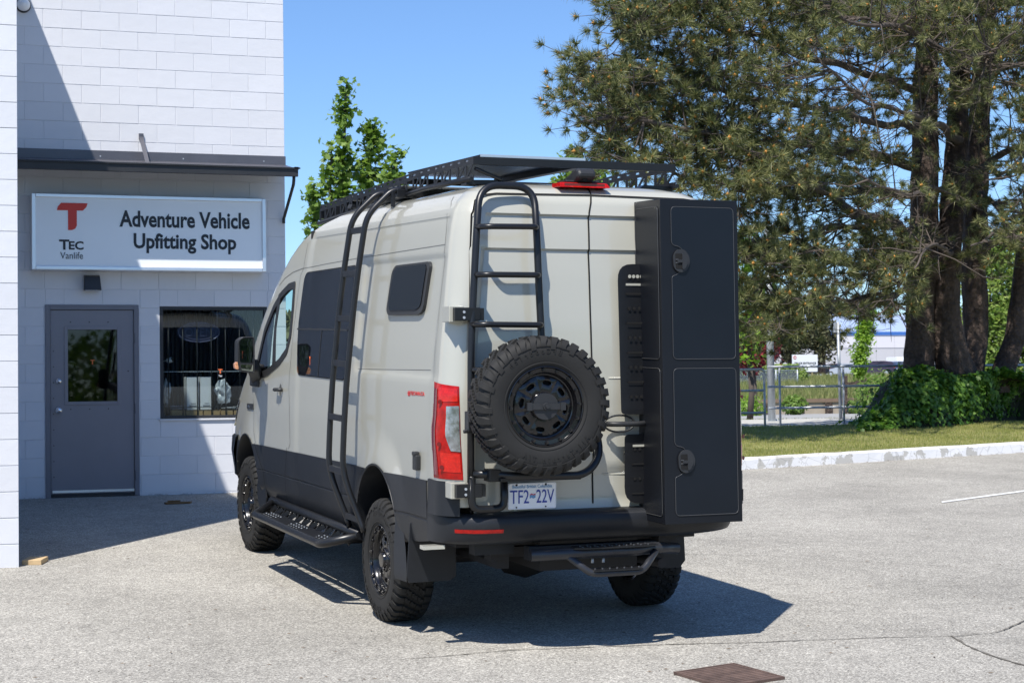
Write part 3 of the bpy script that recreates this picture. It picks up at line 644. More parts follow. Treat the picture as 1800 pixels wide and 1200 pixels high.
# rusty drain grate
gq = [G(1184, 1186, .0), G(1290, 1170, .0), G(1376, 1192, .0), G(1272, 1212, .0)]
gc = sum(gq, Vector()) / 4; dr = empty('drain_grate', gc); tag(dr, 'rusty slotted drain grate set in the asphalt', 'drain grate')
ux = (gq[1] - gq[0]); uy = (gq[3] - gq[0])
mb = MB(); o0 = gq[0] - gc
def gp(a, b_, z): return o0 + ux * a + uy * b_ + Vector((0, 0, z))
def gbox(mb, a0, a1, b0, b1, z0, z1): mb.add([gp(a0, b0, z0), gp(a1, b0, z0), gp(a1, b1, z0), gp(a0, b1, z0), gp(a0, b0, z1), gp(a1, b0, z1), gp(a1, b1, z1), gp(a0, b1, z1)], [(3, 2, 1, 0), (4, 5, 6, 7), (0, 1, 5, 4), (1, 2, 6, 5), (2, 3, 7, 6), (3, 0, 4, 7)])
mb = MB(); gbox(mb, 0, .03, 0, 1, .005, .02); gbox(mb, .97, 1, 0, 1, .005, .02); gbox(mb, .03, .97, 0, .04, .005, .02); gbox(mb, .03, .97, .96, 1, .005, .02); mb.obj('rim', M_RUST, dr)
mb = MB(); gbox(mb, .02, .98, .02, .98, .004, .0085); mb.obj('pit', M_GAP, dr)
for k in range(12):
    mb = MB(); b0 = .05 + k * .0765; gbox(mb, .03, .97, b0, b0 + .058, .009, .018); mb.obj('slat', M_RUST, dr)
# small litter on the asphalt
mb = MB()
for k in range(480):
    px, py = random.uniform(0, 1800), random.uniform(880, 1200)
    if k % 4 == 0: px, py = random.uniform(1310, 1800), 0
    p = G(px, py, .009) if py else Vector((0, 0, 0))
    if not py: x = random.uniform(5.5, 12.5); p = Vector((x, kerb_y(x) - random.uniform(.01, .12), gz(x, kerb_y(x)) + .006))
    if k % 4 == 1: x = random.uniform(-3.1, -.1); p = Vector((x, -random.uniform(.0, .07), gz(x, 0) + .007))
    a = random.uniform(0, math.pi); L = random.uniform(.006, .022); w = random.uniform(.003, .006); d = Vector((math.cos(a), math.sin(a), 0)); s_ = Vector((-d.y, d.x, 0))
    mb.add([p - d * L, p + s_ * w, p + d * L, p - s_ * w + Vector((0, 0, .004))], [(0, 1, 2, 3)])
tag(mb.obj('ground_litter', mat('litter', (.11, .075, .045), .9, noise=(3, .4))), 'scattered dry needles and grit on the asphalt', 'litter', kind='stuff')

# ================================================================== VAN
VO = Vector((-0.11188172, -8.45954408, -0.64595315)); VR = Vector((0.99842202, 0.05608565, 0.00280428)); VF = Vector((-0.05615572, 0.99717633, 0.04985882)); VN = VR.cross(VF)
VM = Matrix((VR, VF, VN)).transposed().to_4x4(); VM.translation = VO; VMI = VM.inverted()
van = tag(empty('camper_van', Mx=VM), 'light grey high-roof camper van with black ladders, spare wheel and storage box on the back', 'van')
def vpl(px, py, o, n):                     # photo pixel -> van coordinates on the plane through van point o
    return VMI @ hit(px, py, VM @ Vector(o), (VM.to_3x3() @ Vector(n)))
def PX(px, py, x): return vpl(px, py, (x, 0, 0), (1, 0, 0))
def PY(px, py, y): return vpl(px, py, (0, y, 0), (0, 1, 0))
def PZ(px, py, z): return vpl(px, py, (0, 0, z), (0, 0, 1))
def tab(tb):
    def f(z): return lerp_tab(tb, z)
    return f
HW = tab([(.50, .955), (.60, .985), (.75, .998), (.95, 1.002), (1.25, 1.0), (1.5, .990), (1.75, .970), (2.0, .942), (2.2, .918), (2.4, .890), (2.5, .872), (2.58, .848), (2.64, .815), (2.69, .765), (2.72, .71), (2.745, .62), (2.765, .48), (2.78, .30), (2.785, .16)])
YR = tab([(.50, -1.235), (.8, -1.25), (1.5, -1.245), (1.9, -1.222), (2.2, -1.19), (2.45, -1.155), (2.56, -1.135), (2.64, -1.11), (2.69, -1.075), (2.72, -1.03), (2.745, -.94), (2.765, -.80), (2.78, -.6), (2.785, -.45)])
YF = tab([(.50, 4.50), (.62, 4.66), (.88, 4.70), (1.0, 4.68), (1.12, 4.63), (1.24, 4.52), (1.34, 4.36), (1.42, 4.22), (1.46, 4.15), (1.7, 3.93), (2.0, 3.62), (2.3, 3.22), (2.42, 3.02), (2.52, 2.80), (2.60, 2.55), (2.66, 2.28), (2.70, 2.05), (2.72, 1.9), (2.745, 1.6), (2.765, 1.2), (2.78, .6), (2.785, .45)])
def RCR(z): return min(.15, HW(z) * .6)
def RCF(z): return min(.42, HW(z) * .6)
def taper(y): return -.075 * max(0, (y - 2.9) / 1.8) ** 2
def sst(a, b, x): t = max(0, min(1, (x - a) / (b - a))); return t * t * (3 - 2 * t)
def side_disp(y, z):                       # pressed panels, swage lines, arch flares on the flanks (positive = outwards)
    d = 0
    m = sst(-1.02, -.98, y) * (1 - sst(2.0, 2.15, y))
    d -= .007 * sst(2.548, 2.535, z) * m if z < 2.548 else 0
    r = sst(-.975, -.945, y) * (1 - sst(.60, .64, y)) * sst(1.575, 1.605, z) * (1 - sst(2.30, 2.325, z)); d -= .010 * r
    d += .006 * math.exp(-((z - 1.28) / .05) ** 2) * 0
    for cy in (0.03, 3.66):
        q = math.hypot((y - cy) / .58, (z - .50) / .62); d += .022 * max(0, 1 - abs(q - .86) / .30) ** 1.0 * sst(.55, .7, z + .1) * (1 if z < 1.3 else 0)
    return d
def SM(y, z, off=0):                       # point on the left flank
    return Vector((-(HW(z) + taper(y) + side_disp(y, z) + off), y, z))
def rear_disp(x, z):
    d = 0; m = 1 - sst(.80, .84, abs(x))
    d -= .016 * (1 - sst(2.548, 2.562, z)) * m; d -= .014 * (1 - sst(2.342, 2.356, z)) * m
    r = (1 - sst(.50, .53, abs(x + .02))) * sst(.80, .82, z) * (1 - sst(1.02, 1.06, z)); d -= .02 * r
    return d
def RM(x, z, off=0): return Vector((x, YR(z) - rear_disp(x, z) - off, z))
def onside(px, py, off=0):
    x = -1.0
    for _ in range(5):
        p = PX(px, py, x); x = -(HW(p.z) + taper(p.y) + off)
    return SM(p.y, p.z, off)
def onrear(px, py, off=0):
    y = -1.2
    for _ in range(5):
        p = PY(px, py, y); y = YR(p.z) - off
    return RM(p.x, p.z, off)
ZC = lambda y: .985 - .0165 * (y + 1.0)    # top of the dark cladding
YS = [-1.0 + .03 * i for i in range(101)]
def contour(z, off=0):                     # left half, rear centre -> front centre
    w, yr, yf, rc, rf = HW(z), YR(z), YF(z), RCR(z), RCF(z)
    out = []
    xs = [-(w - rc) * i / 22 for i in range(22)]
    for x in xs: out.append(Vector((x, yr - rear_disp(x, z) - off, 0)))
    for k in range(9):
        a = math.pi / 2 * k / 8; x = -(w - rc) - (rc + off) * math.sin(a); y = yr + rc - (rc + off) * math.cos(a)
        out.append(Vector((x, y, 0)))
    ys0, ys1 = yr + rc, yf - rf
    # stations: fixed grid on the cargo flank, stretched at the cab
    fix = [y for y in YS if y > -0.97 and y < 1.9]
    for y in fix: out.append(Vector((-(w + side_disp(y, z) + off), max(y, ys0 + .001), 0)) if y < ys1 - .02 else Vector((-(w + off), ys1 - .02 + .0001 * (y), 0)))
    st = max(1.9, 0) if ys1 > 1.95 else ys1 - .015
    for i in range(84):
        y = st + (ys1 - st) * i / 83; out.append(Vector((-(w + taper(y) + (side_disp(y, z) if ys1 > 1.95 else 0) + off), y, 0)))
    wt = w + taper(ys1)
    for k in range(1, 10):
        a = math.pi / 2 * k / 9; out.append(Vector((-(wt - rf) - (rf + off) * math.cos(a), yf - rf + (rf + off) * math.sin(a), 0)))
    for i in range(1, 9): out.append(Vector((-(wt - rf) * (1 - i / 8), yf + off + .06 * math.sin(math.pi / 2 * i / 8), 0)))
    return out
def shell(levels, off=0, cap=True):
    rows = []
    for z in levels:
        L = contour(z, off); g = max(0, 1 - abs(z - .985) / .43)
        L = [Vector((p.x, p.y, z - (.0165 * (p.y + 1.0)) * g if p.y > -1.0 else z)) for p in L]
        R = [Vector((-p.x, p.y, p.z)) for p in reversed(L[1:-1])]
        rows.append(L + R)
    return rows
ARCH = [(0.03, .53, .445, .475, -1), (3.66, .50, .475, .475, -1)]
def arch_in(y, z):
    for cy, cz, rx, rz, _ in ARCH:
        if z < cz:
            if abs(y - cy) < rx: return True
        elif ((y - cy) / rx) ** 2 + ((z - cz) / rz) ** 2 < 1: return True
    return False
def arch_snap(v):
    for cy, cz, rx, rz, _ in ARCH:
        if abs(v.y - cy) > rx + .06 or v.z > cz + rz + .06: continue
        if v.z < cz:
            if abs(abs(v.y - cy) - rx) < .022: return Vector((v.x, cy + math.copysign(rx, v.y - cy), v.z))
        else:
            q = math.hypot((v.y - cy) / rx, (v.z - cz) / rz)
            if abs(q - 1) < .045 and q > 0: return Vector((v.x, cy + (v.y - cy) / q, cz + (v.z - cz) / q))
    return v
def pip(poly, a, b):
    c = False; n = len(poly); j = n - 1
    for i in range(n):
        if (poly[i][1] > b) != (poly[j][1] > b) and a < (poly[j][0] - poly[i][0]) * (b - poly[i][1]) / (poly[j][1] - poly[i][1]) + poly[i][0]: c = not c
        j = i
    return c
# side openings, traced on the flank
def z3(L): return [(380 + a / 2.857, 260 + b / 2.857) for a, b in L]
def z4(L): return [(380 + a / 2.5, 640 + b / 2.5) for a, b in L]
def side_yz(pix): return [(p.y, p.z) for p in (onside(*q) for q in pix)]
DW = side_yz(z3([(401, 668), (392, 800), (378, 950), (357, 1035), (318, 1092), (262, 1140), (232, 1156), (205, 1158), (207, 1075), (245, 905), (290, 790), (330, 720), (368, 680)]))
DW_in = [(y + (2.95 - y) * .06, z + (1.8 - z) * .07) for y, z in DW]
levels = [.50, .53, .56, .60, .65, .70, .75, .80, .85, .89, .92, .945, .965, .985, 1.0, 1.02, 1.05, 1.10, 1.15, 1.20, 1.25, 1.30, 1.35, 1.40, 1.45, 1.50, 1.54, 1.575, 1.59, 1.605, 1.63, 1.66, 1.70, 1.74, 1.78, 1.82, 1.86, 1.90, 1.94, 1.98, 2.02, 2.06, 2.10, 2.14, 2.18, 2.22, 2.26, 2.29, 2.305, 2.32, 2.342, 2.356, 2.38, 2.42, 2.46, 2.50, 2.53, 2.537, 2.548, 2.562, 2.58, 2.60, 2.62, 2.64, 2.655, 2.67, 2.68, 2.69, 2.70, 2.71, 2.72, 2.73, 2.7375, 2.745, 2.752, 2.758, 2.765, 2.772, 2.778, 2.785]
rows = shell(levels)
nv = len(rows[0]); mb = MB(); V = []
def windshield(c):
    if c.y < 3.0 or c.z < 1.47 or c.z > 2.36: return False
    return abs(c.x) < HW(c.z) + taper(c.y) - .13 and c.y > YF(c.z) - .30
for i, r_ in enumerate(rows):
    for v in r_: V.append(arch_snap(v) if levels[i] < 1.1 and abs(v.x) > .8 else v)
fs = []
for i in range(len(rows) - 1):
    for j in range(nv):
        k = (j + 1) % nv; q = (i * nv + j, i * nv + k, (i + 1) * nv + k, (i + 1) * nv + j); c = (V[q[0]] + V[q[1]] + V[q[2]] + V[q[3]]) / 4
        if c.z < 1.05 and abs(c.x) > .7 and arch_in(c.y, c.z): continue
        if 1.35 < c.z < 2.4 and abs(c.x) > .6 and pip(DW_in, c.y, c.z): continue
        if windshield(c): continue
        if c.z < .80 and c.y < -1.02: continue
        if c.z < .86 and abs(c.x) > .8 and c.y < 4.0: continue
        fs.append(q)
fs.append(tuple((len(rows) - 1) * nv + j for j in range(nv)))
mb.add(V, fs, True)
body = mb.obj('body_shell', M_BODY, van, auto=32)
# dark lower cladding: same contour pushed out 6 mm, flanks only
lv = [.515, .54, .57, .60, .65, .70, .742, .748, .756, .762, .80, .85, .89, .92, .945, .965, .985]
def clad_off(z): return .008 - (.006 if .745 < z < .76 else 0)
rows2 = []
for z in lv: rows2.append(shell([z], clad_off(z))[0])
rows2.append(shell([.985], 0)[0]); lv2 = lv + [.985]
mb = MB(); V = []; fs = []; n0 = len(rows2[0])
for i, r_ in enumerate(rows2):
    for v in r_:
        if v.y < -.4: v = Vector((v.x, v.y, max(v.z, min(.70, .555 + .13 * (-.4 - v.y)))))
        V.append(arch_snap(v))
for i in range(len(rows2) - 1):
    for j in range(n0):
        k = (j + 1) % n0; q = (i * n0 + j, i * n0 + k, (i + 1) * n0 + k, (i + 1) * n0 + j); c = (V[q[0]] + V[q[1]] + V[q[2]] + V[q[3]]) / 4
        if c.y < -1.0 or arch_in(c.y, c.z) or c.y > 4.1: continue
        if c.y > 3.36 and c.z > .6 and c.y < 3.6 and c.z > 1.0: continue
        fs.append(q)
mb.add(V, fs, True); mb.obj('lower_cladding', M_CLAD, van, auto=35)
# arch lips and wheel wells
for sgn in (-1, 1):
    for cy, cz, rx, rz, _ in ARCH:
        path = [(cy + rx * math.cos(a), cz + rz * math.sin(a)) for a in [math.pi * k / 28 for k in range(29)]]
        path = [(cy + rx, .52)] + path + [(cy - rx, .52)]
        P = []
        for y, z in path:
            x = HW(z) + taper(y) + side_disp(y, max(z, .56)) + .009; nx = Vector((0, y - cy, (z - cz) if z > cz else 0)).normalized()
            row = []
            for o_, dx in ((.006, 0), (.005, .003), (0, .004), (-.008, .001), (-.014, -.03), (-.010, -.24), (-.010, -.50)): row.append((sgn * (x + dx), y + nx.y * o_, z + nx.z * o_))
            P.append(row)
        mb = MB(); mb.grid(P); mb.obj('wheel_arch', M_CLAD, van, auto=40)
mb = MB(); mb.bbox(-.62, .62, -.9, 4.4, .50, .56); mb.bbox(-.62, -.5, -1.0, 4.3, .50, 1.1); mb.bbox(.5, .62, -1.0, 4.3, .50, 1.1); mb.obj('underbody', M_DARKI, van)
mb = MB(); mb.bbox(-.8, .8, -.9, 2.15, .57, .60); mb.bbox(-.86, .86, 2.12, 2.16, .6, 2.6); mb.obj('cargo_dark_screen', M_DARKI, van)  # floor plate, plus an added black screen standing in for the dark cargo space
# strips drawn on a mapped surface (seams, gaps)
def strip(name, pts, w, MF, off, m, parent=van, step=.04, closed=False):
    pts = [Vector((a, b, 0)) for a, b in pts]; line = []
    segs = list(zip(pts, pts[1:] + ([pts[0]] if closed else []))) if closed else list(zip(pts, pts[1:]))
    for a, b in segs:
        n = max(1, int((b - a).length / step)); line += [a.lerp(b, i / n) for i in range(n)]
    line.append(segs[-1][1]); vs = []
    for i, p in enumerate(line):
        d = (line[min(i + 1, len(line) - 1)] - line[max(i - 1, 0)]).normalized(); s = Vector((-d.y, d.x, 0)) * w / 2
        for q in (p - s, p + s): vs.append(MF(q.x, q.y, off))
    mb = MB(); mb.add(vs, [(2 * i, 2 * i + 2, 2 * i + 3, 2 * i + 1) for i in range(len(line) - 1)]); return mb.obj(name, m, parent)
def patch_mesh(poly, MF, off, thick=.004, cz=.06, cy=.15):   # polygon laid on a mapped surface with a small edge
    bm = bmesh.new(); vs = [bm.verts.new((a, b, 0)) for a, b in poly]; bm.faces.new(vs)
    a0, a1 = min(p[0] for p in poly), max(p[0] for p in poly); b0, b1 = min(p[1] for p in poly), max(p[1] for p in poly)
    z = b0 + cz
    while z < b1 - .01: bmesh.ops.bisect_plane(bm, geom=bm.verts[:] + bm.edges[:] + bm.faces[:], plane_co=(0, z, 0), plane_no=(0, 1, 0)); z += cz
    y = a0 + cy
    while y < a1 - .01: bmesh.ops.bisect_plane(bm, geom=bm.verts[:] + bm.edges[:] + bm.faces[:], plane_co=(y, 0, 0), plane_no=(1, 0, 0)); y += cy
    bm.verts.ensure_lookup_table(); bm.verts.index_update(); n = len(bm.verts)
    top = [MF(v.co.x, v.co.y, off + thick) for v in bm.verts]; bot = [MF(v.co.x, v.co.y, off) for v in bm.verts]
    fs = [tuple(v.index for v in f.verts) for f in bm.faces]; side = []
    for e in bm.edges:
        if len(e.link_faces) == 1: a, b = e.verts; side.append((a.index, b.index, b.index + n, a.index + n))
    bm.free(); mb = MB(); mb.add(top + bot, fs + side); return mb
def r2(poly, r, seg=4): return [(p.x, p.y) for p in rpoly([Vector((a, b, 0)) for a, b in poly], r, seg)]
# seams on the left flank
SX = lambda pix: side_yz(pix)
strip('door_gap', SX(z3([(462, 478), (440, 605), (425, 640), (403, 800), (376, 1060), (370, 1120)])) + SX(z4([(320, 100), (322, 195), (325, 350), (318, 370)])), .006, SM, .0015, M_SEAM)
strip('door_gap', SX(z4([(316, 365), (308, 480), (320, 600)])), .007, SM, .0105, M_GAP)
strip('door_gap', SX(z4([(163, 150), (168, 230), (172, 290), (182, 345)])), .006, SM, .0015, M_SEAM)
strip('door_gap', SX(z4([(182, 345), (196, 400), (215, 470), (232, 560)])), .007, SM, .0105, M_GAP)
strip('roof_seam', SX(z3([(440, 605), (560, 580), (700, 555), (920, 520), (1145, 485)])), .004, SM, .0015, M_SEAM)
strip('roof_seam', SX(z3([(318, 690), (345, 655), (385, 625), (440, 603)])), .006, SM, .0015, M_SEAM)
strip('body_seam', SX(z3([(1250, 165), (1210, 225), (1180, 290), (1160, 335), (1152, 400), (1145, 485), (1128, 640), (1110, 800), (1095, 1000), (1086, 1170)])), .005, SM, .0015, M_SEAM)
strip('swage_line', SX(z3([(700, 1109), (860, 1112), (1065, 1115)])), .004, SM, .001, M_SEAM)
# windows
W1 = r2(SX(z3([(448, 650), (700, 596), (700, 1148), (412, 1140), (410, 1050)])), [.05, .02, .02, .05, .02]); 
W1[-1] = W1[-1]
q = SX(z3([(448, 650)]) + z3([(407, 1142)])); q0 = SX(z3([(412, 935)]))[0]
yr1 = (onside(628, 470).y + onside(604, 660).y) / 2
zt1 = onside(*z3([(600, 612)])[0]).z; zb1 = onside(*z3([(500, 1146)])[0]).z
W1 = r2([(q[0][0], zt1 - .005), (yr1, zt1 + .015), (yr1, zb1), (q[1][0] - .0, zb1), (q0[0], (zt1 + zb1) / 2)], [.07, .05, .05, .06, .01])
w1 = patch_mesh(W1, SM, .002, .006).obj('side_window', M_TINT, van, auto=30); w1['label'] = 'large dark tinted side window'
strip('rubber_seal', W1, .014, SM, .0055, M_GAP, w1, closed=True)
ml = onside(*z3([(660, 914)])[0]).z; mv = onside(*z3([(520, 1040)])[0]).y
mb = patch_mesh([(q0[0] - .0, ml - .006), (q0[0] - .0, ml + .006), (yr1, ml + .006), (yr1, ml - .006)], SM, .008, .006); mb.obj('window_bar', M_PLAST, w1)
mb = patch_mesh([(mv - .004, zb1), (mv + .004, zb1), (mv + .004, ml), (mv - .004, ml)], SM, .008, .003); mb.obj('window_bar', M_PLAST, w1)
W2 = r2(SX(z3([(903, 590), (1068, 570), (1075, 590), (1040, 815), (1015, 838), (865, 840), (856, 815), (885, 620)])), .035)
w2 = patch_mesh(W2, SM, .001, .020).obj('bunk_window', M_PLAST, van, auto=30); w2['label'] = 'small rounded bunk window with thick black frame'
cyw = sum(p[0] for p in W2) / len(W2); czw = sum(p[1] for p in W2) / len(W2)
patch_mesh([(cyw + (a - cyw) * .88, czw + .008 + (b - czw) * .86) for a, b in W2], SM, .0205, .006).obj('pane', M_TINT2, w2, auto=30)
# cab door window: black surround ring, mirror triangle, pillar
def ring(name, outer, inner, MF, off, thick, m, parent=van):
    n = len(outer); mb = MB(); A = [MF(a, b, off + thick) for a, b in outer]; B = [MF(a, b, off + thick) for a, b in inner]; Cc = [MF(a, b, off - .02) for a, b in inner]; D = [MF(a, b, off) for a, b in outer]
    fs = []
    for i in range(n):
        j = (i + 1) % n; fs += [(i, j, n + j, n + i), (n + i, n + j, 2 * n + j, 2 * n + i), (i, j, 3 * n + j, 3 * n + i)]
    mb.add(A + B + Cc + D, fs); return mb.obj(name, m, parent)
def shrink(poly, d):
    n = len(poly); out = []; cx = sum(p[0] for p in poly) / n; cz = sum(p[1] for p in poly) / n
    for i in range(n):
        a, b, c = Vector(poly[i - 1]), Vector(poly[i]), Vector(poly[(i + 1) % n]); t_ = (c - a).normalized(); nn = Vector((-t_.y, t_.x))
        if nn.dot(Vector((cx, cz)) - b) < 0: nn = -nn
        out.append((b.x + nn.x * d, b.y + nn.y * d))
    return out
DWo = r2(DW, .03, 3)
dwr = ring('cab_window', DWo, shrink(DWo, .055), SM, .001, .005, M_PLAST)
ring('cab_window_frame', DWo, shrink(DWo, .055), lambda a, b, o: Vector((-SM(a, b, o).x, a, b)), .001, .005, M_PLAST)
pil = SX(z3([(318, 735), (296, 900), (285, 1090), (300, 1098), (305, 900), (332, 722)]))
patch_mesh(r2([(min(p[0] for p in pil) + .0, 0)] and pil, .004, 1), SM, .002, .006).obj('window_bar', M_PLAST, dwr)
pb = shrink(DWo, .06); fwd = [p for p in pb if p[0] > pil[2][0] - .3]
tri = [(a, b) for a, b in pb if a > onside(*z3([(292, 1000)])[0]).y - .02]
mb = patch_mesh(tri, SM, -.004, .003); mb.obj('quarter_glass', glass_mat('quarter_glass', (.10, .13, .14), 2), dwr)
patch_mesh([(-a, b) for a, b in []] or shrink(DWo, .05), lambda a, b, o: Vector((-SM(a, b, o).x, a, b)), -.004, .003).obj('pane', GL_CAR, van)
# windscreen glass
P = []
for z in [1.45 + (2.37 - 1.45) * i / 10 for i in range(11)]:
    L = contour(z, -.002); L = [p for p in L if p.y > YF(z) - .36]; n = len(L); L = [Vector((p.x, p.y, z)) for p in L]; full = L + [Vector((-p.x, p.y, z)) for p in reversed(L[:-1])]
    tot = [full[0]]; d = [0]
    for a, b in zip(full, full[1:]): d.append(d[-1] + (b - a).length)
    row = []
    for k in range(25):
        s_ = d[-1] * k / 24; i = max(j for j in range(len(d)) if d[j] <= s_ + 1e-9); i = min(i, len(full) - 2); row.append(full[i].lerp(full[i + 1], (s_ - d[i]) / max(1e-9, d[i + 1] - d[i])))
    P.append(row)
mb = MB(); mb.grid(P); mb.obj('windscreen', GL_CAR, van)
mb = MB(); mb.prism([(-.84, 3.35, 1.2), (-.84, 3.35, 1.40), (-.84, 3.65, 1.46), (-.84, 4.1, 1.40), (-.84, 4.2, 1.2)], (1.68, 0, 0)); mb.obj('dashboard', M_PLAST, van, bevel=.03)
for sx_ in (-.5, .5):
    mb = MB(); mb.bbox(sx_ - .24, sx_ + .24, 2.35, 2.85, .95, 1.12); mb.obj('cab_seat', M_DARKI, van, bevel=.04)
    b2 = MB(); b2.prism([(sx_ - .22, 2.32, 1.1), (sx_ - .22, 2.44, 1.1), (sx_ - .22, 2.34, 1.62), (sx_ - .22, 2.22, 1.62)], (.44, 0, 0)); b2.obj('cab_seat', M_DARKI, van, bevel=.03)
mb = MB(); mb.tube([Vector((-.45 + .19 * math.cos(a), 3.22 + .08 * math.sin(a), 1.42 + .17 * math.sin(a))) for a in [2 * math.pi * k / 24 for k in range(24)]], .015, 8, closed=True); mb.obj('steering_wheel', M_PLAST, van)
# door handle, badge, fuel hatch strip, lettering, cable socket
c = onside(493, 685, .0); mb = MB(); hp = [Vector((0, .065 * math.cos(a), .075 * math.sin(a))) for a in [2 * math.pi * k / 20 for k in range(20)]]
mb.prism([SM(c.y + p.y * .55, c.z + p.z * .62, .001) for p in hp], (.0, 0, 0.0005)); mb.obj('handle_recess_shade', mat('handle_shadow', (.09, .09, .085), .5), van)  # flat dark patch; the handle cup's shade is put into its colour
mb = MB(); mb.tube(bez([SM(c.y + .075, c.z, .004), SM(c.y + .07, c.z, .035), SM(c.y - .065, c.z + .004, .035), SM(c.y - .07, c.z + .004, .004)], .02, 3), .014, 8); mb.disc(SM(c.y - .01, c.z - .0, .045), .012, (-1, 0, 0), 10, .006); mb.obj('door_handle', M_PLAST, van)
bd = SX([(435.5, 708.5), (446, 709.5), (446, 719.5), (435.5, 717.5)]); patch_mesh(bd, SM, .001, .005).obj('wing_badge', M_PLAST, van)
mb = MB(); a = SM(bd[3][0] - .02, bd[3][1] + .008, .008); fit_text(mb, '4 MSP', a, (0, -1, 0), (0, 0, 1), .10, .024, .001, .0); mb.obj('badge_lettering', M_CHROME, van)
a = onside(714.5, 695.5, .002); b_ = onside(744, 697.5, .002); mb = MB(); fit_text(mb, '@TECVAN.CA', a, (b_ - a), (.0, 0, 1), (b_ - a).length, onside(716, 686.5).z - a.z, .001, .03, nrm=(-1, 0, 0)); mb.obj('web_lettering', M_STICK, van)
mb = MB(); c = onside(735, 811, .0); mb.bbox(c.x - .035, c.x + .0, c.y - .032, c.y + .032, c.z - .05, c.z + .042); mb.bbox(c.x - .042, c.x - .005, c.y - .025, c.y + .025, c.z + .036, c.z + .062); mb.obj('shore_power_socket', M_PLAST, van, bevel=.008)
a = onside(557, 636, .010); mb = MB(); c = onside(543, 637, .009); fit_text(mb, 'T', (c.x, c.y + .014, c.z - .03), (0, -1, 0), (0, 0, 1), .03, .075, .001, .04, nrm=(-1, 0, 0)); mb.obj('window_sticker', bpy.data.materials['orange_sticker'], van)
# mirror
mc = PX(432, 622, -1.19)
mroot = empty('door_mirror'); mroot.parent = van; mroot.location = mc
mir = mroot
def arr(pix, y): return [PY(a, b, y) - mc for a, b in pix]
my = mc.y - .07
hs = rpoly(arr(z3([(112, 968), (135, 950), (190, 950), (192, 1085), (190, 1130), (120, 1120), (110, 1085)]), my), .02)
mb = MB(); mb.prism(hs, (0, .13, 0)); mb.obj('housing', M_PLAST, mroot, bevel=.02)
g1 = rpoly(arr(z3([(118, 972), (135, 957), (182, 957), (187, 1076), (120, 1076)]), my - .004), .018); mb = MB(); mb.prism(g1, (0, .003, 0)); mb.obj('mirror_glass', M_MIRROR, mroot)
g2 = rpoly(arr(z3([(124, 1088), (185, 1088), (184, 1122), (126, 1114)]), my - .004), .01); mb = MB(); mb.prism(g2, (0, .003, 0)); mb.obj('wide_angle_glass', mat('mirror_glass_b', (.6, .6, .62), .03, metal=1), mroot)
am = rpoly(arr(z3([(93, 1084), (106, 1072), (112, 1086), (112, 1112), (95, 1108)]), my + .0), .006); mb = MB(); mb.prism(am, (0, .05, 0)); mb.obj('indicator', M_AMB, mroot, bevel=.006)
mb = MB(); rim = [p + Vector((0, -.003, 0)) for p in hs]; mb.tube(rim, .004, 6, closed=True); mb.obj('rim', M_CHROME if False else M_PLAST, mroot)
mb = MB(); foot = SM(3.42, 1.47, 0) - mc; mb.bar((.06, .02, -.09), foot + Vector((.02, .02, -.02)), .09, .10); mb.bbox(foot.x - .03, foot.x + .06, foot.y - .16, foot.y + .10, foot.z - .09, foot.z + .10); mb.obj('mirror_arm', M_PLAST, mroot, bevel=.015)
# headlight, front bumper (seen only as a sliver past the wheel)
mb = MB(); rows3 = []
for z, o_ in ((.46, -.10), (.50, -.06), (.60, .02), (.80, .03), (.92, .02), (.97, -.04)):
    L = [p for p in contour(max(z, .52), o_) if p.y > 4.10]; L = [Vector((p.x, p.y, z)) for p in L]; rows3.append(L + [Vector((-p.x, p.y, z)) for p in reversed(L[:-1])])
m_ = min(len(r_) for r_ in rows3); rows3 = [r_[:m_] for r_ in rows3]; mb.grid(rows3, False); mb.obj('front_bumper', M_POWD, van)
mb = MB(); L0 = [p for p in contour(1.0, .006) if p.y > 4.28 and p.x < -.45]; L1 = [p for p in contour(1.28, .006) if p.y > 4.02 and p.x < -.45]; m_ = min(len(L0), len(L1))
mb.grid([[Vector((p.x, p.y, 1.0)) for p in L0[:m_]], [Vector((p.x, p.y, 1.25)) for p in L1[:m_]]]); mb.obj('headlight', M_CLEAR, van)
mb = MB(); mb.prism([(0, 3.36, .50), (0, 3.22, .80), (0, 3.14, .80), (0, 3.03, .50), (0, 3.05, .36), (0, 3.16, .34)], (.012, 0, 0)); mb.xf(Matrix.Translation((-.995, 0, 0))); mb.obj('mud_flap', M_CLAD, van)

M_STUD = mat('worn_stud', (.13, .13, .135), .45, metal=.5)
# ---------------------------------------------------------------- rear doors
DS = [(-.835, .815), (-.85, 1.2), (-.845, 1.6), (-.832, 2.0), (-.815, 2.3), (-.79, 2.55), (-.765, 2.63), (-.72, 2.665), (-.62, 2.678), (0, 2.686)]
DSr = [(-x, z) for x, z in reversed(DS)]
strip('rear_door_gap', DS + DSr[1:], .012, RM, .004, M_GAP, step=.012)
cs = [(onrear(a, b).x, onrear(a, b).z) for a, b in [(1030, 331), (1035, 375), (1037, 440), (1041, 560), (1045, 700), (1048, 907)]]
strip('rear_door_gap', cs, .010, RM, .004, M_GAP, step=.008)
lc = [(onrear(a, b).x, onrear(a, b).z) for a, b in [(1060, 665), (1122, 665)]]
# door pressings near the middle height
mb = MB(); a, b_ = RM(lc[0][0] + .05, lc[0][1] - .0, -.003), RM(.75, lc[0][1] + .0, -.003); mb.tube([a, b_], .007, 8); mb.obj('door_pressing', M_BODY, van)
zz = onrear(1090, 833).z
mb = MB(); a, b_ = RM(.02, zz, -.010), RM(.78, zz, -.010); mb.tube([a, b_], .012, 8); mb.obj('door_pressing', M_BODY, van)
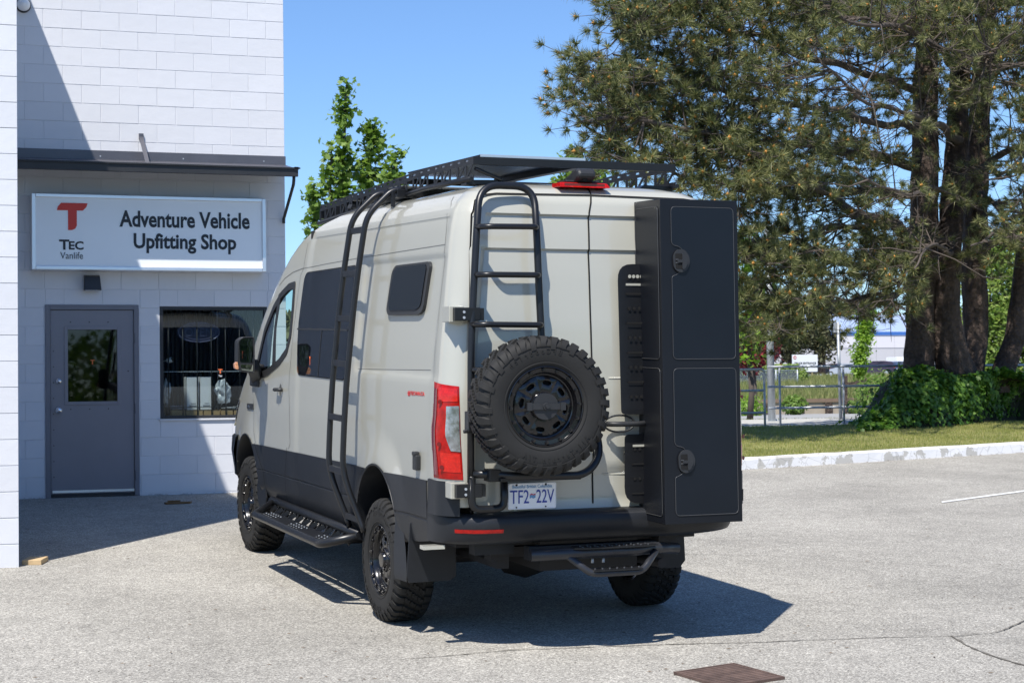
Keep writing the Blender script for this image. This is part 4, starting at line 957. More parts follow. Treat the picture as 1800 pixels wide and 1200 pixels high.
# tail lights
def CM(s_, z, off, side=-1):               # wrap-around coordinate: s<0 flank, 0..q corner, >q rear
    w, yr, rc = HW(z), YR(z), RCR(z); qd = rc * math.pi / 2
    if s_ < 0: return Vector((side * (w + off), yr + rc - s_, z))
    if s_ < qd:
        a = s_ / rc; return Vector((side * ((w - rc) + (rc + off) * math.cos(a)), yr + rc - (rc + off) * math.sin(a), z))
    return Vector((side * ((w - rc) - (s_ - qd)), yr - off, z))
def find_s(px, py):
    best = None
    for i in range(-40, 80):
        for side_z in (0,):
            s_ = i * .006
            # iterate on z
            z = 1.3
            for _ in range(3):
                P3 = CM(s_, z, .012); 
                d = (VMI.to_3x3() @ ray(px, py)); o = VMI @ CAM; t_ = ((P3.x - o.x) * d.x + (P3.y - o.y) * d.y) / (d.x ** 2 + d.y ** 2); z = o.z + d.z * t_
            P3 = CM(s_, z, .012); q_ = o + d * t_; e = (Vector((q_.x, q_.y)) - Vector((P3.x, P3.y))).length
            # visible side only (first hit)
            if best is None or e < best[0] - 1e-4: best = (e, s_, z)
    return best[1], best[2]
def z2c(L): return [(720 + a / 4.615, 640 + b / 4.615) for a, b in L]
TLm = {}
lens_l = [find_s(*p) for p in z2c([(188, 140), (186, 300), (182, 420), (172, 500), (174, 640), (180, 760), (184, 915)])]
lens_r = [find_s(*p) for p in z2c([(402, 180), (405, 300), (409, 420), (413, 560), (421, 690), (430, 800), (437, 940)])]
def lens_patch(u0, u1, v0, v1, off, side=-1, nu=14, nv_=20, fn=None):
    P = []
    for i in range(nv_ + 1):
        v = v0 + (v1 - v0) * i / nv_; k = v * (len(lens_l) - 1); a = min(int(k), len(lens_l) - 2); f = k - a
        sl_ = lens_l[a][0] * (1 - f) + lens_l[a + 1][0] * f; sr_ = lens_r[a][0] * (1 - f) + lens_r[a + 1][0] * f
        zl = lens_l[a][1] * (1 - f) + lens_l[a + 1][1] * f; zr = lens_r[a][1] * (1 - f) + lens_r[a + 1][1] * f; row = []
        for j in range(nu + 1):
            uu0, uu1 = (u0(v), u1(v)) if callable(u0) else (u0, u1); u = uu0 + (uu1 - uu0) * j / nu
            o2 = off
            if fn: o2 += fn(u, v)
            row.append(CM(sl_ + (sr_ - sl_) * u, zl + (zr - zl) * u, o2, side))
        P.append(row)
    return P
for side in (-1, 1):
    bulge = lambda u, v, k_=(.012 if side < 0 else .0): k_ * math.sin(math.pi * min(1, max(0, u))) ** .5 * math.sin(math.pi * min(1, max(0, v))) ** .3
    mb = MB(); mb.grid(lens_patch(0, 1, 0, 1, .004, side, 20, 30, bulge)); tl = mb.obj('tail_light', M_RED, van)
    mb = MB(); mb.grid(lens_patch(.10, .34, .05, .97, .0065, side, 8, 24, lambda u, v: bulge(u, v) + .001)); mb.obj('lens_band', M_RED2, tl)
    mb = MB(); mb.grid(lens_patch(lambda v: .66 + .10 * max(0, (v - .55) / .15), lambda v: .985, .22, .70, .0075, side, 8, 20, bulge)); mb.obj('reversing_lens', M_CLEAR, tl)
    mb = MB(); mb.grid(lens_patch(.47, .95, .73, .93, .0068, side, 8, 10, bulge)); mb.obj('indicator_lens', M_REDHI, tl)
    mb = MB(); mb.grid(lens_patch(.42, .95, .03, .17, .0068, side, 8, 10, bulge)); mb.obj('brake_lens', M_REDHI, tl)
    mb = MB()
    for v in (.17, .64, .89):
        p = lens_patch(.5, .52, v, v + .01, .014, side, 1, 1, bulge)[0][0]; mb.disc(p, .013, (side * .5, -1, 0), 12, .003)
    mb.obj('lens_screw', M_RED2, tl)['kind'] = 'stuff'
    mb = MB()
    for k in range(22):
        v = .2 + k * .025; P = lens_patch(.03, .13, v, v + .008, .0085, side, 2, 1, bulge); mb.grid(P)
    mb.obj('reflector_ribs', M_REDHI, tl)
# rear bumper
prof_b = [(.625, -.05), (.635, .02), (.66, .055), (.74, .075), (.785, .07), (.80, .055), (.812, .015), (.815, -.04)]
def bump_row(z, o_):
    row = []; w, yr, rc = .992, -1.25, .27
    for y in (-.96, -.975, -.98): row.append(Vector((-(w + min(o_, .012)), y, z)))
    for k in range(1, 10):
        a = math.pi / 2 * k / 9; oo = min(o_, .012) + (o_ - min(o_, .012)) * sst(0, 1, k / 9); row.append(Vector((-(w - rc) - (rc + oo) * math.cos(a), yr + rc - (rc + oo) * math.sin(a), z)))
    for i in range(1, 13): row.append(Vector((-(w - rc) * (1 - i / 12), yr - o_, z)))
    return row + [Vector((-p.x * .952, p.y, p.z + .02 * sst(.5, 1.0, -p.x) * (1 if z < .7 else 0))) for p in reversed(row[:-1])]
mb = MB(); mb.grid([bump_row(z, o_) for z, o_ in prof_b]); rb = mb.obj('rear_bumper', M_CLAD, van, auto=50)
for sgn in (-1, 1):                        # bumper corners rising up to the lamps
    P = []
    for z, o_ in ((.80, .014), (.84, .012), (.90, .010), (.96, .009), (1.0, .008), (1.003, -.02)):
        row = [Vector((sgn * (HW(z) + o_), -.985, z)), Vector((sgn * (HW(z) + o_), -1.05, z))]
        for k in range(0, 8):
            a = math.pi / 2 * k / 9; row.append(Vector((sgn * ((HW(z) - .15) + (.15 + o_) * math.cos(a)), YR(z) + .15 - (.15 + o_) * math.sin(a), z)))
        P.append(row)
    mb = MB(); mb.grid(P); mb.obj('bumper_corner', M_CLAD, van, auto=50)
rp = [PY(a, b, -1.33) for a, b in [(800, 930.5), (858, 931), (858, 938), (803, 938)]]
for sgn in (1,):
    mb = MB(); mb.grid([[p_ for p_ in bump_row(z, o_) if -.94 < p_.x < -.66] for z, o_ in ((.702, .070), (.713, .074), (.724, .076))])
    if sgn < 0: mb.xf(Matrix.Scale(-1, 4, (1, 0, 0)))
    mb.obj('bumper_reflector', M_RED, rb, bevel=.004)
q0 = PY(738, 957, -1.05); mb = MB(); mb.bbox(q0.x, q0.x + .13, -1.12, -1.05, q0.z - .022, q0.z); mb.obj('bumper_bracket', M_BODY, van)
# hinge brackets carrying the ladder frame
for zc, zh in ((onrear(795, 552).z, .085), (onrear(800, 861).z, .085)):
    hb = MB(); hb.bbox(-.975, -.885, YR(zc) - .044, YR(zc) + .08, zc - zh * .55, zc + zh * .55); o = hb.obj('hinge_bracket', M_BODY, van, bevel=.004)
    mb = MB(); mb.bbox(-.955, -.80, YR(zc) - .085, YR(zc) - .045, zc - zh * .45, zc + zh * .45); mb.bbox(-.87, -.77, YR(zc) - .07, YR(zc) - .012, zc - zh * .42, zc + zh * .42); mb.obj('hinge_arm', M_POWD, o, bevel=.003)
    mb = MB()
    for dz in (-.02, .012): mb.disc((-.90, YR(zc) - .0855, zc + dz), .008, (0, -1, 0), 8, .004)
    mb.obj('bolt', M_GALV, o)
# rear ladder frame
GAPL = .068
def LP(a, b, g=GAPL):                      # point of the ladder plane, which stands parallel to the door
    y = -1.3
    for _ in range(5): p_ = PY(a, b, y); y = YR(p_.z) - LG(p_.z)
    return p_
def LG(z): return GAPL + .034 * sst(2.35, 2.62, z)
def LY(z, g=None): return YR(z) - LG(z)
lp_ = [LP(828, 690), LP(828, 600), LP(833, 500), LP(838, 400), LP(846, 352)]; rp_ = [LP(957, 700), LP(952, 600), LP(947, 500), LP(943, 400), LP(938, 358)]; tp_l, tp_r = LP(846, 330), LP(938, 332)
tp_l = Vector((tp_l.x, LY(tp_l.z), LP(890, 327).z)); tp_r = Vector((tp_r.x, LY(tp_l.z), tp_l.z))
outer = bez([Vector((lp_[0].x, lp_[0].y, 1.0))] + lp_[:4] + [tp_l + Vector((-.01, 0, 0)), tp_r + Vector((.01, 0, 0))] + rp_[:4][::-1], .175, 9)
lad = MB(); lad.tube(outer, .0215, 14); lad = lad.obj('rear_ladder', M_POWD, van)
f0, f1, f2 = LP(829, 840), LP(829, 897), LP(887, 893); f3 = LP(886, 845)
mb = MB(); mb.tube(bez([Vector((lp_[0].x, LY(1.02), 1.02)), f0, f1 + Vector((0, 0, .005)), f2, f3], .06, 6), .0225, 14); mb.obj('ladder_foot', M_POWD, lad)
for py, xa, xb in ((399, 838, 942), (483, 834, 946), (570, 829, 951), (650, 828, 955)):
    A, B = LP(xa, py), LP(xb, py + 1)
    mb = MB(); mb.tube(bez([A, A + Vector((.035, -.085, 0)), B + Vector((-.035, -.085, 0)), B], .05, 5), .0170, 12); mb.obj('rung', M_POWD, lad)
# spare carrier
C0, C1, C2, C3, C4 = LP(832, 833), PY(860, 833, -1.36), PY(905, 836, -1.46), PY(1030, 835, -1.46), PY(1056, 800, -1.40)
mb = MB(); mb.tube(bez([C0, C1, C2, C3, C4, C4 + Vector((0, .1, .2))], .09, 6), .0235, 14)
car = mb.obj('spare_carrier', M_POWD, van)
mb = MB(); mb.bbox(C1.x + .04, C3.x - .02, -1.44, -1.33, C2.z - .035, C2.z - .012); mb.bbox(C1.x - .02, C1.x + .05, -1.42, -1.32, C1.z - .04, C1.z + .03); mb.obj('carrier_plate', M_POWD, car, bevel=.004)
mb = MB(); mb.bbox(-.56, -.46, -1.44, -1.30, 1.30, 1.55); mb.tube([(f0.x, -1.33, 1.42), (-.5, -1.33, 1.42)], .02, 10); mb.obj('carrier_arm', M_POWD, car)
l0 = LP(818, 757); l1 = LP(818, 722); mb = MB(); mb.bbox(l0.x - .012, l0.x + .022, -1.40, -1.33, l0.z, l1.z); mb.tube([(l0.x - .03, -1.365, l0.z), (l0.x + .03, -1.365, l0.z)], .012, 8); mb.obj('latch', M_POWD, car, bevel=.004)
# licence plate
pc = PY(935.5, 871, -1.285); plt = empty('licence_plate'); plt.parent = van; plt.location = pc; plt.rotation_euler = (0, math.radians(.0), 0)
mb = MB(); mb.prism(rpoly([(-.1525, 0, -.076), (.1525, 0, -.076), (.1525, 0, .076), (-.1525, 0, .076)], .012), (0, .003, 0)); mb.obj('plate', M_PLATE, plt)
mb = MB(); mb.tube([(p.x, -.001, p.z) for p in rpoly([(-.148, 0, -.072), (.148, 0, -.072), (.148, 0, .072), (-.148, 0, .072)], .012)], .002, 5, closed=True); mb.obj('plate_border', M_PLATE, plt)
mb = MB(); fit_text(mb, 'TF2', (-.139, -.002, -.042), (1, 0, 0), (0, 0, 1), .118, .078, .002, .0); mb.obj('plate_number', M_PLATEB, plt); mb = MB(); fit_text(mb, '22V', (.026, -.002, -.042), (1, 0, 0), (0, 0, 1), .112, .078, .002, .0); mb.obj('plate_number', M_PLATEB, plt)
mb = MB(); fit_text(mb, 'Beautiful British Columbia', (-.125, -.002, .046), (1, 0, 0), (0, 0, 1), .25, .020, .001, .01); mb.obj('plate_motto', M_PLATEL, plt)
mb = MB(); mb.prism([(-.016, -.001, -.016), (-.004, -.001, -.010), (.006, -.001, -.016), (.020, -.001, -.010), (.020, -.001, .008), (.006, -.001, .002), (-.004, -.001, .008), (-.016, -.001, .002)], (0, -.001, 0)); mb.obj('plate_flag', M_PLATEL, plt)
mb = MB(); mb.prism([(-.016, -.0025, .003), (-.004, -.0025, .009), (.006, -.0025, .003), (.020, -.0025, .009), (.020, -.0025, .014), (.006, -.0025, .008), (-.004, -.0025, .014), (-.016, -.0025, .008)], (0, -.001, 0)); mb.obj('plate_flag', M_STICK, plt)
mb = MB()
for x in (-.10, .085):
    mb.disc((x, -.001, .066), .006, (0, -1, 0), 8, .004); mb.disc((x, -.001, -.064), .0045, (0, -1, 0), 8, .003)
mb.obj('plate_screw', M_GAP, plt)
# third brake light and reversing camera
bl = [RM(x, 2.70, .0) for x in (0,)]
b0, b1 = PY(981, 324, -1.06), PY(1070, 327, -1.06); zc = (b0.z + b1.z) / 2
mb = MB(); mb.prism(rpoly([(b0.x, -1.085, zc - .016), (b1.x, -1.085, zc - .016), (b1.x - .012, -1.06, zc + .014), (b0.x + .012, -1.06, zc + .014)], .008), (0, .12, 0)); brk = mb.obj('brake_light', M_RED, van, bevel=.005)
mb = MB(); mb.bbox(b0.x + .035, b1.x - .035, -1.078, -1.0745, zc - .008, zc + .008); mb.obj('led_strip', M_RED2, brk)
cx = PY(1026, 310, -1.05).x
mb = MB(); mb.prism([(0, -1.05, zc + .015), (0, -1.11, zc + .05), (0, -1.10, zc + .085), (0, -1.06, zc + .105), (0, -.90, zc + .055), (0, -.84, zc + .015)], (.12, 0, 0)); mb.xf(Matrix.Translation((cx - .060, 0, 0))); rc_ = mb.obj('reversing_camera', M_PLAST, van, bevel=.022)
mb = MB(); mb.prism([(cx - .11, -1.04, zc + .016), (cx + .11, -1.04, zc + .016), (cx + .09, -.85, zc + .024), (cx - .09, -.85, zc + .024)], (0, 0, .014)); mb.obj('camera_base', M_PLAST, rc_, bevel=.005)
mb = MB(); mb.disc((cx - .01, -1.085, zc + .035), .014, (0, -1, -.4), 12, .006); mb.obj('lens', M_GAP, rc_)
# ---------------------------------------------------------------- roof rack
RX, RY0, RY1, RZT, RZB = .68, -.86, 2.56, 2.914, 2.78
def rack_z(y): return RZT - (.094 * max(0, (y - 0) / 2.56)) * 1.0 if y > 0 else RZT
rack = empty('roof_rack'); rack.parent = van
def truss(sgn):
    mb = MB(); x0 = sgn * RX; th = .004; n = 24; dy = (RY1 - RY0) / n
    def pl(poly): mb.prism([(x0, a, b) for a, b in poly], (-sgn * th, 0, 0))
    for k in range(n):
        y0 = RY0 + k * dy; y1 = y0 + dy; a, b = rack_z(y0), rack_z(y1); ba, bb = a - .140, b - .140
        pl([(y0, a), (y1, b), (y1, b - .012), (y0, a - .012)]); pl([(y0, a - .024), (y1, b - .024), (y1, b - .046), (y0, a - .046)])
        pl([(y0, a - .012), (y0 + dy * .62, a - .012 + (b - a) * .62), (y0 + dy * .62, a - .024 + (b - a) * .62), (y0, a - .024)])
        pl([(y0, ba - .008), (y1, bb - .008), (y1, bb + .028), (y0, ba + .028)])
        w_ = .032
        if k % 3 != 2: pl([(y0 + .006, a - .046), (y0 + .006 + w_, a - .046), (y1 - .02, bb + .028), (y1 - .02 - w_, bb + .028)])
        pl([(y1 - .022, b - .046), (y1 + .010, b - .046), (y1 + .010, bb + .028), (y1 - .022, bb + .028)])
    o = mb.obj('side_plate', M_POWD, rack)
    mb = MB(); mb.tube([(x0 + sgn * .012, RY0, RZT - .136), (x0 + sgn * .012, 0, RZT - .136), (x0 + sgn * .012, RY1, rack_z(RY1) - .136)], .014, 8); mb.obj('side_tube', M_POWD, rack)
truss(-1); truss(1)
mb = MB(); mb.bbox(-RX + .004, RX - .004, RY0, RY0 + .03, RZT - .048, RZT + .0); mb.obj('rear_bar', M_POWD, rack, bevel=.002)
mb = MB(); mb.bbox(-RX + .004, RX - .004, RY1 - .03, RY1, rack_z(RY1) - .10, rack_z(RY1)); mb.obj('front_fairing', M_POWD, rack)
for y in (.55, 1.1, 1.65, 2.1):
    mb = MB(); mb.bbox(-RX + .004, RX - .004, y - .02, y + .02, rack_z(y) - .045, rack_z(y) - .006); mb.obj('crossbar', M_POWD, rack)
mb = MB(); mb.bbox(-.62, .06, -.83, .55, RZT - .008, RZT + .006); sp = mb.obj('solar_panel', M_SILV, rack)
mb = MB(); mb.bbox(-.625, .065, -.835, .555, RZT + .007, RZT + .016); mb.obj('solar_glass', M_TINT, sp)
mb = MB(); mb.bbox(-.627, .067, -.842, -.836, RZT - .004, RZT + .017); mb.obj('solar_frame', M_ALU, sp)
mb = MB(); mb.bbox(.0, .06, -.82, .55, RZT - .045, RZT - .009); mb.obj('panel_rail', M_POWD, sp)
mb = MB(); mb.bbox(-.62, .5, .75, 2.4, 2.88, 2.885); mb.xf(Matrix.Translation((0, 0, -.03))); mb.obj('solar_panel', M_SILV, rack)
for y in (RY0 + .12, .45, 1.7):
    for sgn in (-1, 1):
        mb = MB(); mb.prism([(sgn * .50, y - .05, RZT - .13), (sgn * .69, y - .05, RZT - .135), (sgn * .70, y - .05, RZT - .165), (sgn * .46, y - .05, RZT - .155)], (0, .10, 0)); mb.obj('roof_foot', M_POWD, rack, bevel=.004)
mb = MB(); mb.tube(bez([(-.66, RY0 + .02, RZT - .07), (-.56, RY0 + .05, RZT - .10), (-.47, RY0 + .06, RZT - .13), (-.49, RY0 + .10, RZT - .14)], .04), .012, 8); mb.obj('corner_brace', M_POWD, rack)
# ---------------------------------------------------------------- side ladder
sl_ = empty('side_ladder'); sl_.parent = van
def lad_x(z): return -(HW(z) + .105)
for y0 in (.750, .415):
    pts = [(-.70, y0 - .02, 2.80), (-.79, y0 - .02, 2.79), (lad_x(2.5) + .015, y0 - .01, 2.62), (lad_x(2.3), y0, 2.3), (lad_x(2.0), y0, 2.0), (lad_x(1.5), y0, 1.5), (-1.115, y0 - .01, 1.2), (-1.125, y0 - .015, .95), (-1.09, y0 - .05, .80), (-1.03, y0 - .10, .62), (-1.01, y0 - .13, .54)]
    mb = MB(); mb.tube(bez(pts, .09, 5), .0205, 14); mb.obj('rail', M_POWD, sl_)
for z, dy in ((2.53, 0), (2.24, 0), (1.94, 0), (1.64, 0), (1.28, -.01), (.93, -.015), (.615, -.11)):
    x = lad_x(z) if z > 1.3 else (-1.12 if z > .9 else -1.03); mb = MB(); mb.bbox(x - .012, x + .010, .415 + dy, .750 + dy, z - .021, z + .021); mb.obj('rung', M_POWD, sl_, bevel=.003)
mb = MB()
mb.bbox(-.80, -.775, .36, .385, 2.68, 2.79); mb.obj('hook', M_POWD, sl_, bevel=.004)
for y0 in (.735, .425): mb = MB(); mb.bbox(-.76, -.69, y0 - .06, y0 + .03, 2.745, 2.80); mb.obj('hook', M_POWD, sl_, bevel=.004)
# ---------------------------------------------------------------- side steps (both flanks)
def step(sgn):
    r = empty('side_step'); r.parent = van; X = lambda x: sgn * x
    mb = MB(); mb.tube(bez([(X(1.0), 2.78, .50), (X(1.20), 2.62, .435), (X(1.22), 2.5, .43), (X(1.22), .40, .43), (X(1.20), .30, .435), (X(1.02), -.02, .52)] if False else [(X(1.0), 2.72, .50), (X(1.21), 2.52, .43), (X(1.21), .62, .43), (X(1.0), .42, .50)], .06, 6), .030, 14); mb.obj('outer_tube', M_POWD, r)
    mb = MB(); mb.tube([(X(1.0), 2.80, .505), (X(1.0), .40, .505)], .032, 12); mb.obj('inner_tube', M_POWD, r)
    mb = MB(); mb.bbox(X(1.05), X(1.19), .66, 2.50, .433, .442); pl = mb.obj('tread_plate', M_POWD, r)
    mb = MB()
    for c_ in (2.35, 1.6, .85):
        for k in range(14): mb.disc((X(1.09 + .05 * (k % 3) * .8), c_ - .18 + .36 * (k // 3) / 5 , .442), .006, (0, 0, 1), 8, .004)
    mb.obj('tread_studs', M_GALV, pl)
    for k in range(22):
        mb = MB(); y = .52 + k * .098; mb.bar((X(1.02), y, .48), (X(1.06), y + (.05 if k % 2 else -.03), .437), .006, .03); mb.obj('web_plate', M_POWD, r)
    for y in (.75, 1.6, 2.4):
        mb = MB(); mb.bbox(X(.6), X(1.16), y - .03, y + .03, .44 - .03, .44 - .01); mb.obj('bracket', M_POWD, r)
step(-1); step(1)
# ---------------------------------------------------------------- rear step on the tow bar
M_STEP = mat('satin_step_paint', (.026, .027, .031), .30, noise=(6, .2)); hs_ = empty('rear_step'); hs_.parent = van; ys_ = -1.40
p = lambda a, b, y=ys_: PY(a, b, y)
a, b_ = p(938, 976), p(1196, 966); zt2 = (a.z + b_.z) / 2
mb = MB(); mb.tube(bez([(a.x, -1.36, zt2), (a.x + .22, -1.42, zt2 + .01), (b_.x - .30, -1.42, zt2 + .01), (b_.x - .18, -1.38, zt2 + .015), (b_.x, -1.36, zt2)], .05), .034, 14); mb.obj('main_tube', M_STEP, hs_)
x0, x1 = p(1003, 970).x, p(1150, 965).x; zl = p(1075, 1003).z
mb = MB(); mb.tube(bez([(x0 - .03, -1.42, zt2), (x0 + .10, -1.47, zl), (x1 - .11, -1.47, zl), (x1 + .0, -1.42, zt2)], .05), .021, 12); mb.obj('lower_loop', M_STEP, hs_)
mb = MB(); mb.prism([(x0 - .0, -1.45, zt2 + .036), (x0 + .08, -1.475, zt2 + .036), (x1 - .08, -1.475, zt2 + .036), (x1, -1.45, zt2 + .036), (x1 - .02, -1.36, zt2 + .036), (x0 + .02, -1.36, zt2 + .036)], (0, 0, .008)); tp_ = mb.obj('tread_plate', M_POWD, hs_)
mb = MB()
for k in range(10):
    for j in range(2): mb.disc((x0 + .06 + k * (x1 - x0 - .12) / 9, -1.44 + j * .04, zt2 + .044), .005, (0, 0, 1), 8, .005)
mb.obj('tread_studs', M_STUD, tp_)
mb = MB(); mb.bbox(x0 + .11, x1 - .12, -1.50, -1.41, zl + .015, zl + .024); tp_ = mb.obj('tread_plate', M_POWD, hs_)
mb = MB()
for k in range(7): mb.disc((x0 + .13 + k * (x1 - x0 - .26) / 6, -1.46, zl + .024), .0055, (0, 0, 1), 8, .006)
mb.obj('tread_studs', M_STUD, tp_)
mb = MB(); mb.bbox(a.x + .02, b_.x - .1, -1.28, -1.2, zt2 - .04, zt2 + .04); mb.bbox(a.x - .25, a.x, -1.1, -1.0, zt2 - .02, zt2 + .06); mb.obj('tow_bar', M_CLAD, hs_)
mb = MB()
for k in range(2): mb.tube([(x0 + .14 + k * .07, -1.40, zt2 - .03), (x0 + .14 + k * .07, -1.40, zt2 - .055)], .009, 6)
mb.obj('bolt', M_GALV, hs_)
mb = MB(); mb.tube([(-.75, .0, .40), (-.2, 0, .40)], .05, 12); mb.tube([(.2, 0, .40), (.75, 0, .40)], .05, 12); mb.lathe([(-.2, .05), (-.14, .13), (0, .17), (.14, .13), (.2, .05)], 20, 'X', (0, -.02, .40)); mb.obj('rear_axle', M_DARKI, van)
mb = MB()
for sx_ in (-.52, .52): mb.bbox(sx_ - .04, sx_ + .04, -.95, .8, .44, .50)
mb.bbox(-.3, .35, -1.0, -.5, .42, .6); mb.tube([(.45, -1.15, .45), (.45, -.2, .42)], .03, 10); mb.obj('chassis', M_DARKI, van)
mb = MB(); mb.tube([(-.7, 3.665, .40), (.7, 3.665, .40)], .05, 10); mb.obj('front_axle', M_DARKI, van)
# rear mud flaps
for sgn in (-1, 1):
    mb = MB(); mb.prism([(-.70, -.62, .70), (-1.0 if sgn < 0 else -.86, -.62, .70), (-1.02 if sgn < 0 else -.88, -.62, .38), (-1.01 if sgn < 0 else -.84, -.62, .335), (-.74, -.62, .335), (-.70, -.62, .36)], (0, -.010, 0)); 
    if sgn < 0:
        mb2 = MB(); mb2.grid([[(-1.012, -.385, .78), (-1.002, -.42, .78)], [(-1.022, -.40, .66), (-1.0, -.50, .66)], [(-1.036, -.425, .54), (-1.006, -.56, .54)], [(-1.045, -.45, .44), (-1.012, -.60, .44)], [(-1.05, -.47, .37), (-1.02, -.625, .37)], [(-1.046, -.48, .345), (-1.02, -.63, .340)]]); mb.merge(mb2)
    if sgn > 0: mb.xf(Matrix.Scale(-1, 4, (1, 0, 0)))
    mb.obj('mud_flap', M_CLAD, van, bevel=.004)
# ---------------------------------------------------------------- MOLLE board and storage box on the right door
def molle(pix_l, z0, z1, x0, x1, n):
    mb = MB(); y = -1.285; w = x1 - x0
    poly = rpoly([(x0, 0, z0), (x1, 0, z0), (x1, 0, z1), (x0, 0, z1)], [.10 if z0 < 1 else .03, .02, .02, .10 if z1 > 2 else .03], 5)
    P = [(p_.x, YR(p_.z) - .032, p_.z) for p_ in poly]; mb.prism(P, (0, .004, 0)); o = mb.obj('molle_board', M_POWD, van)
    mb = MB(); k = 0; z = z1 - .09
    while z > z0 + .05:
        yy = YR(z) - .0365
        if k % 2 == 0:
            for q_ in range(4): mb.disc((x0 + .065 + q_ * .033, yy + .0008, z), .0095, (0, -1, 0), 10, .001)
        else: mb.bbox(x0 + .045, x0 + .20, yy - .0003, yy + .0005, z - .005, z + .005)
        z -= .088; k += 1
    mb.obj('slot', M_GAP, o)
    mb = MB(); yy = YR(z1 - .09) - .0378; zz_ = z1 - (.055 if z1 > 2 else .05)
    if z1 > 2:
        for q_ in range(4): mb.disc((x0 + .075 + q_ * .026, yy, zz_ - .02), .011, (0, -1, 0), 10, .001)
    mb.bbox(x0 + .05, x0 + .20, yy - .0005, yy + .0005, zz_ - .075 - (0 if z1 > 2 else -.05), zz_ - .062 - (0 if z1 > 2 else -.05)); mb.obj('open_slot', M_BODY, o)
    return o
mx0 = onrear(1090, 600, .03).x; mz1 = onrear(1105, 464, .03).z; mz0 = onrear(1105, 728, .03).z
molle(None, mz0, mz1, mx0, mx0 + .42, 10)
nx0 = onrear(1098, 800, .03).x; nz1 = onrear(1105, 763, .03).z; nz0 = onrear(1105, 885, .03).z
molle(None, nz0, nz1, nx0, nx0 + .42, 5)
mb = MB(); hh = onrear(1085, 745, .05); mb.tube(bez([(hh.x - .06, -1.27, hh.z), (hh.x, -1.31, hh.z), (hh.x + .14, -1.31, hh.z), (hh.x + .2, -1.28, hh.z)], .03), .016, 10); mb.tube([Vector((hh.x + .03 + .10 * math.cos(a), -1.262, hh.z + .05 * math.sin(a))) for a in [2 * math.pi * k / 24 for k in range(24)]], .006, 6, closed=True); mb.obj('rear_door_handle', M_PLAST, van)
# box: tilted with the door
def tilt(z): return -1.565 + (z - .745) * .045
zB, zT = .738, 2.648; bx0, bx1 = .260, .774; ybk = lambda z: tilt(z) + .30
sb = empty('storage_box'); sb.parent = van
def BP(x, d, z): return Vector((x, tilt(z) + d, z))      # d: depth behind the front face
mb = MB(); mb.add([BP(bx0, 0, zB), BP(bx1, 0, zB), BP(bx1, .35, zB), BP(bx0, .35, zB), BP(bx0, 0, zT), BP(bx1, 0, zT), BP(bx1, .35, zT), BP(bx0, .35, zT)], [(0, 1, 5, 4), (1, 2, 6, 5), (2, 3, 7, 6), (3, 0, 4, 7), (4, 5, 6, 7), (3, 2, 1, 0)])
mb.obj('cabinet', M_BOX, sb, bevel=.003)
zm = PY(1180, 640, tilt(1.7)).z
def panel(name, pts, th=.004, m=M_BOX2, r=.035):          # pts: (x,z) on the front
    P = rpoly([Vector((a_, 0, b_)) for a_, b_ in pts], r, 5); mb = MB()
    F = [BP(q_.x, -th, q_.z) for q_ in P]; mb.prism(F, (0, th - .0005, 0)); o = mb.obj(name, m, sb, auto=30)
    ln = MB(); ln.tube([BP(q_.x, -th - .0005, q_.z) for q_ in P], .0013, 4, closed=True); ln.obj('trim_line', M_LINE, o); return o
ix0, ix1 = bx0 + .068, bx1 - .03
h1 = PY(1194, 459, tilt(2.2)); h2 = PY(1203, 811, tilt(1.1))
def latch_notch(hz, z0, z1):
    return [(ix0, z0), (ix1, z0), (ix1, z1), (ix0, z1), (ix0, hz + .095), (ix0 + .06, hz + .085), (ix0 + .10, hz + .02), (ix0 + .09, hz - .04), (ix0 + .03, hz - .08), (ix0, hz - .09)]
panel('upper_door', latch_notch(h1.z, zm + .03, zT - .045), r=.03); panel('lower_door', latch_notch(h2.z, zB + .05, zm - .025), r=.03)
for hc in (h1, h2):
    x_ = hc.x; z_ = hc.z; P = [BP(x_ + a_, -.004, z_ + b_) for a_, b_ in [(-.045, .03), (-.02, .068), (.03, .072), (.062, .03), (.066, -.01), (.045, -.055), (.0, -.07), (-.04, -.045)]]
    P = rpoly(P, .03, 4); mb = MB(); mb.prism(P, (0, -.010, 0)); lt = mb.obj('latch', M_PLAST, sb, bevel=.004)
    mb = MB(); mb.prism(rpoly([BP(x_ + a_, -.0145, z_ + b_) for a_, b_ in [(-.032, .045), (.015, .045), (.015, -.045), (-.028, -.045)]], .01), (0, -.001, 0)); mb.obj('recess', M_GAP, lt)
    mb = MB(); mb.prism(rpoly([BP(x_ + a_, -.0145, z_ + b_) for a_, b_ in [(.012, .05), (.045, .03), (.05, -.01), (.03, -.045), (.012, -.05)]], .01), (0, -.008, 0)); mb.bar(BP(x_ - .02, -.02, z_), BP(x_ + .02, -.02, z_), .006, .018); mb.obj('handle', M_PLAST, lt, bevel=.002)
    mb = MB(); mb.bbox(x_ - .03, x_ - .012, BP(0, -.018, z_).y, BP(0, -.0155, z_).y, z_ - .012, z_ - .007); mb.bbox(x_ - .03, x_ - .012, BP(0, -.018, z_).y, BP(0, -.0155, z_).y, z_ + .007, z_ + .012); mb.obj('keyhole', M_STUD, lt)
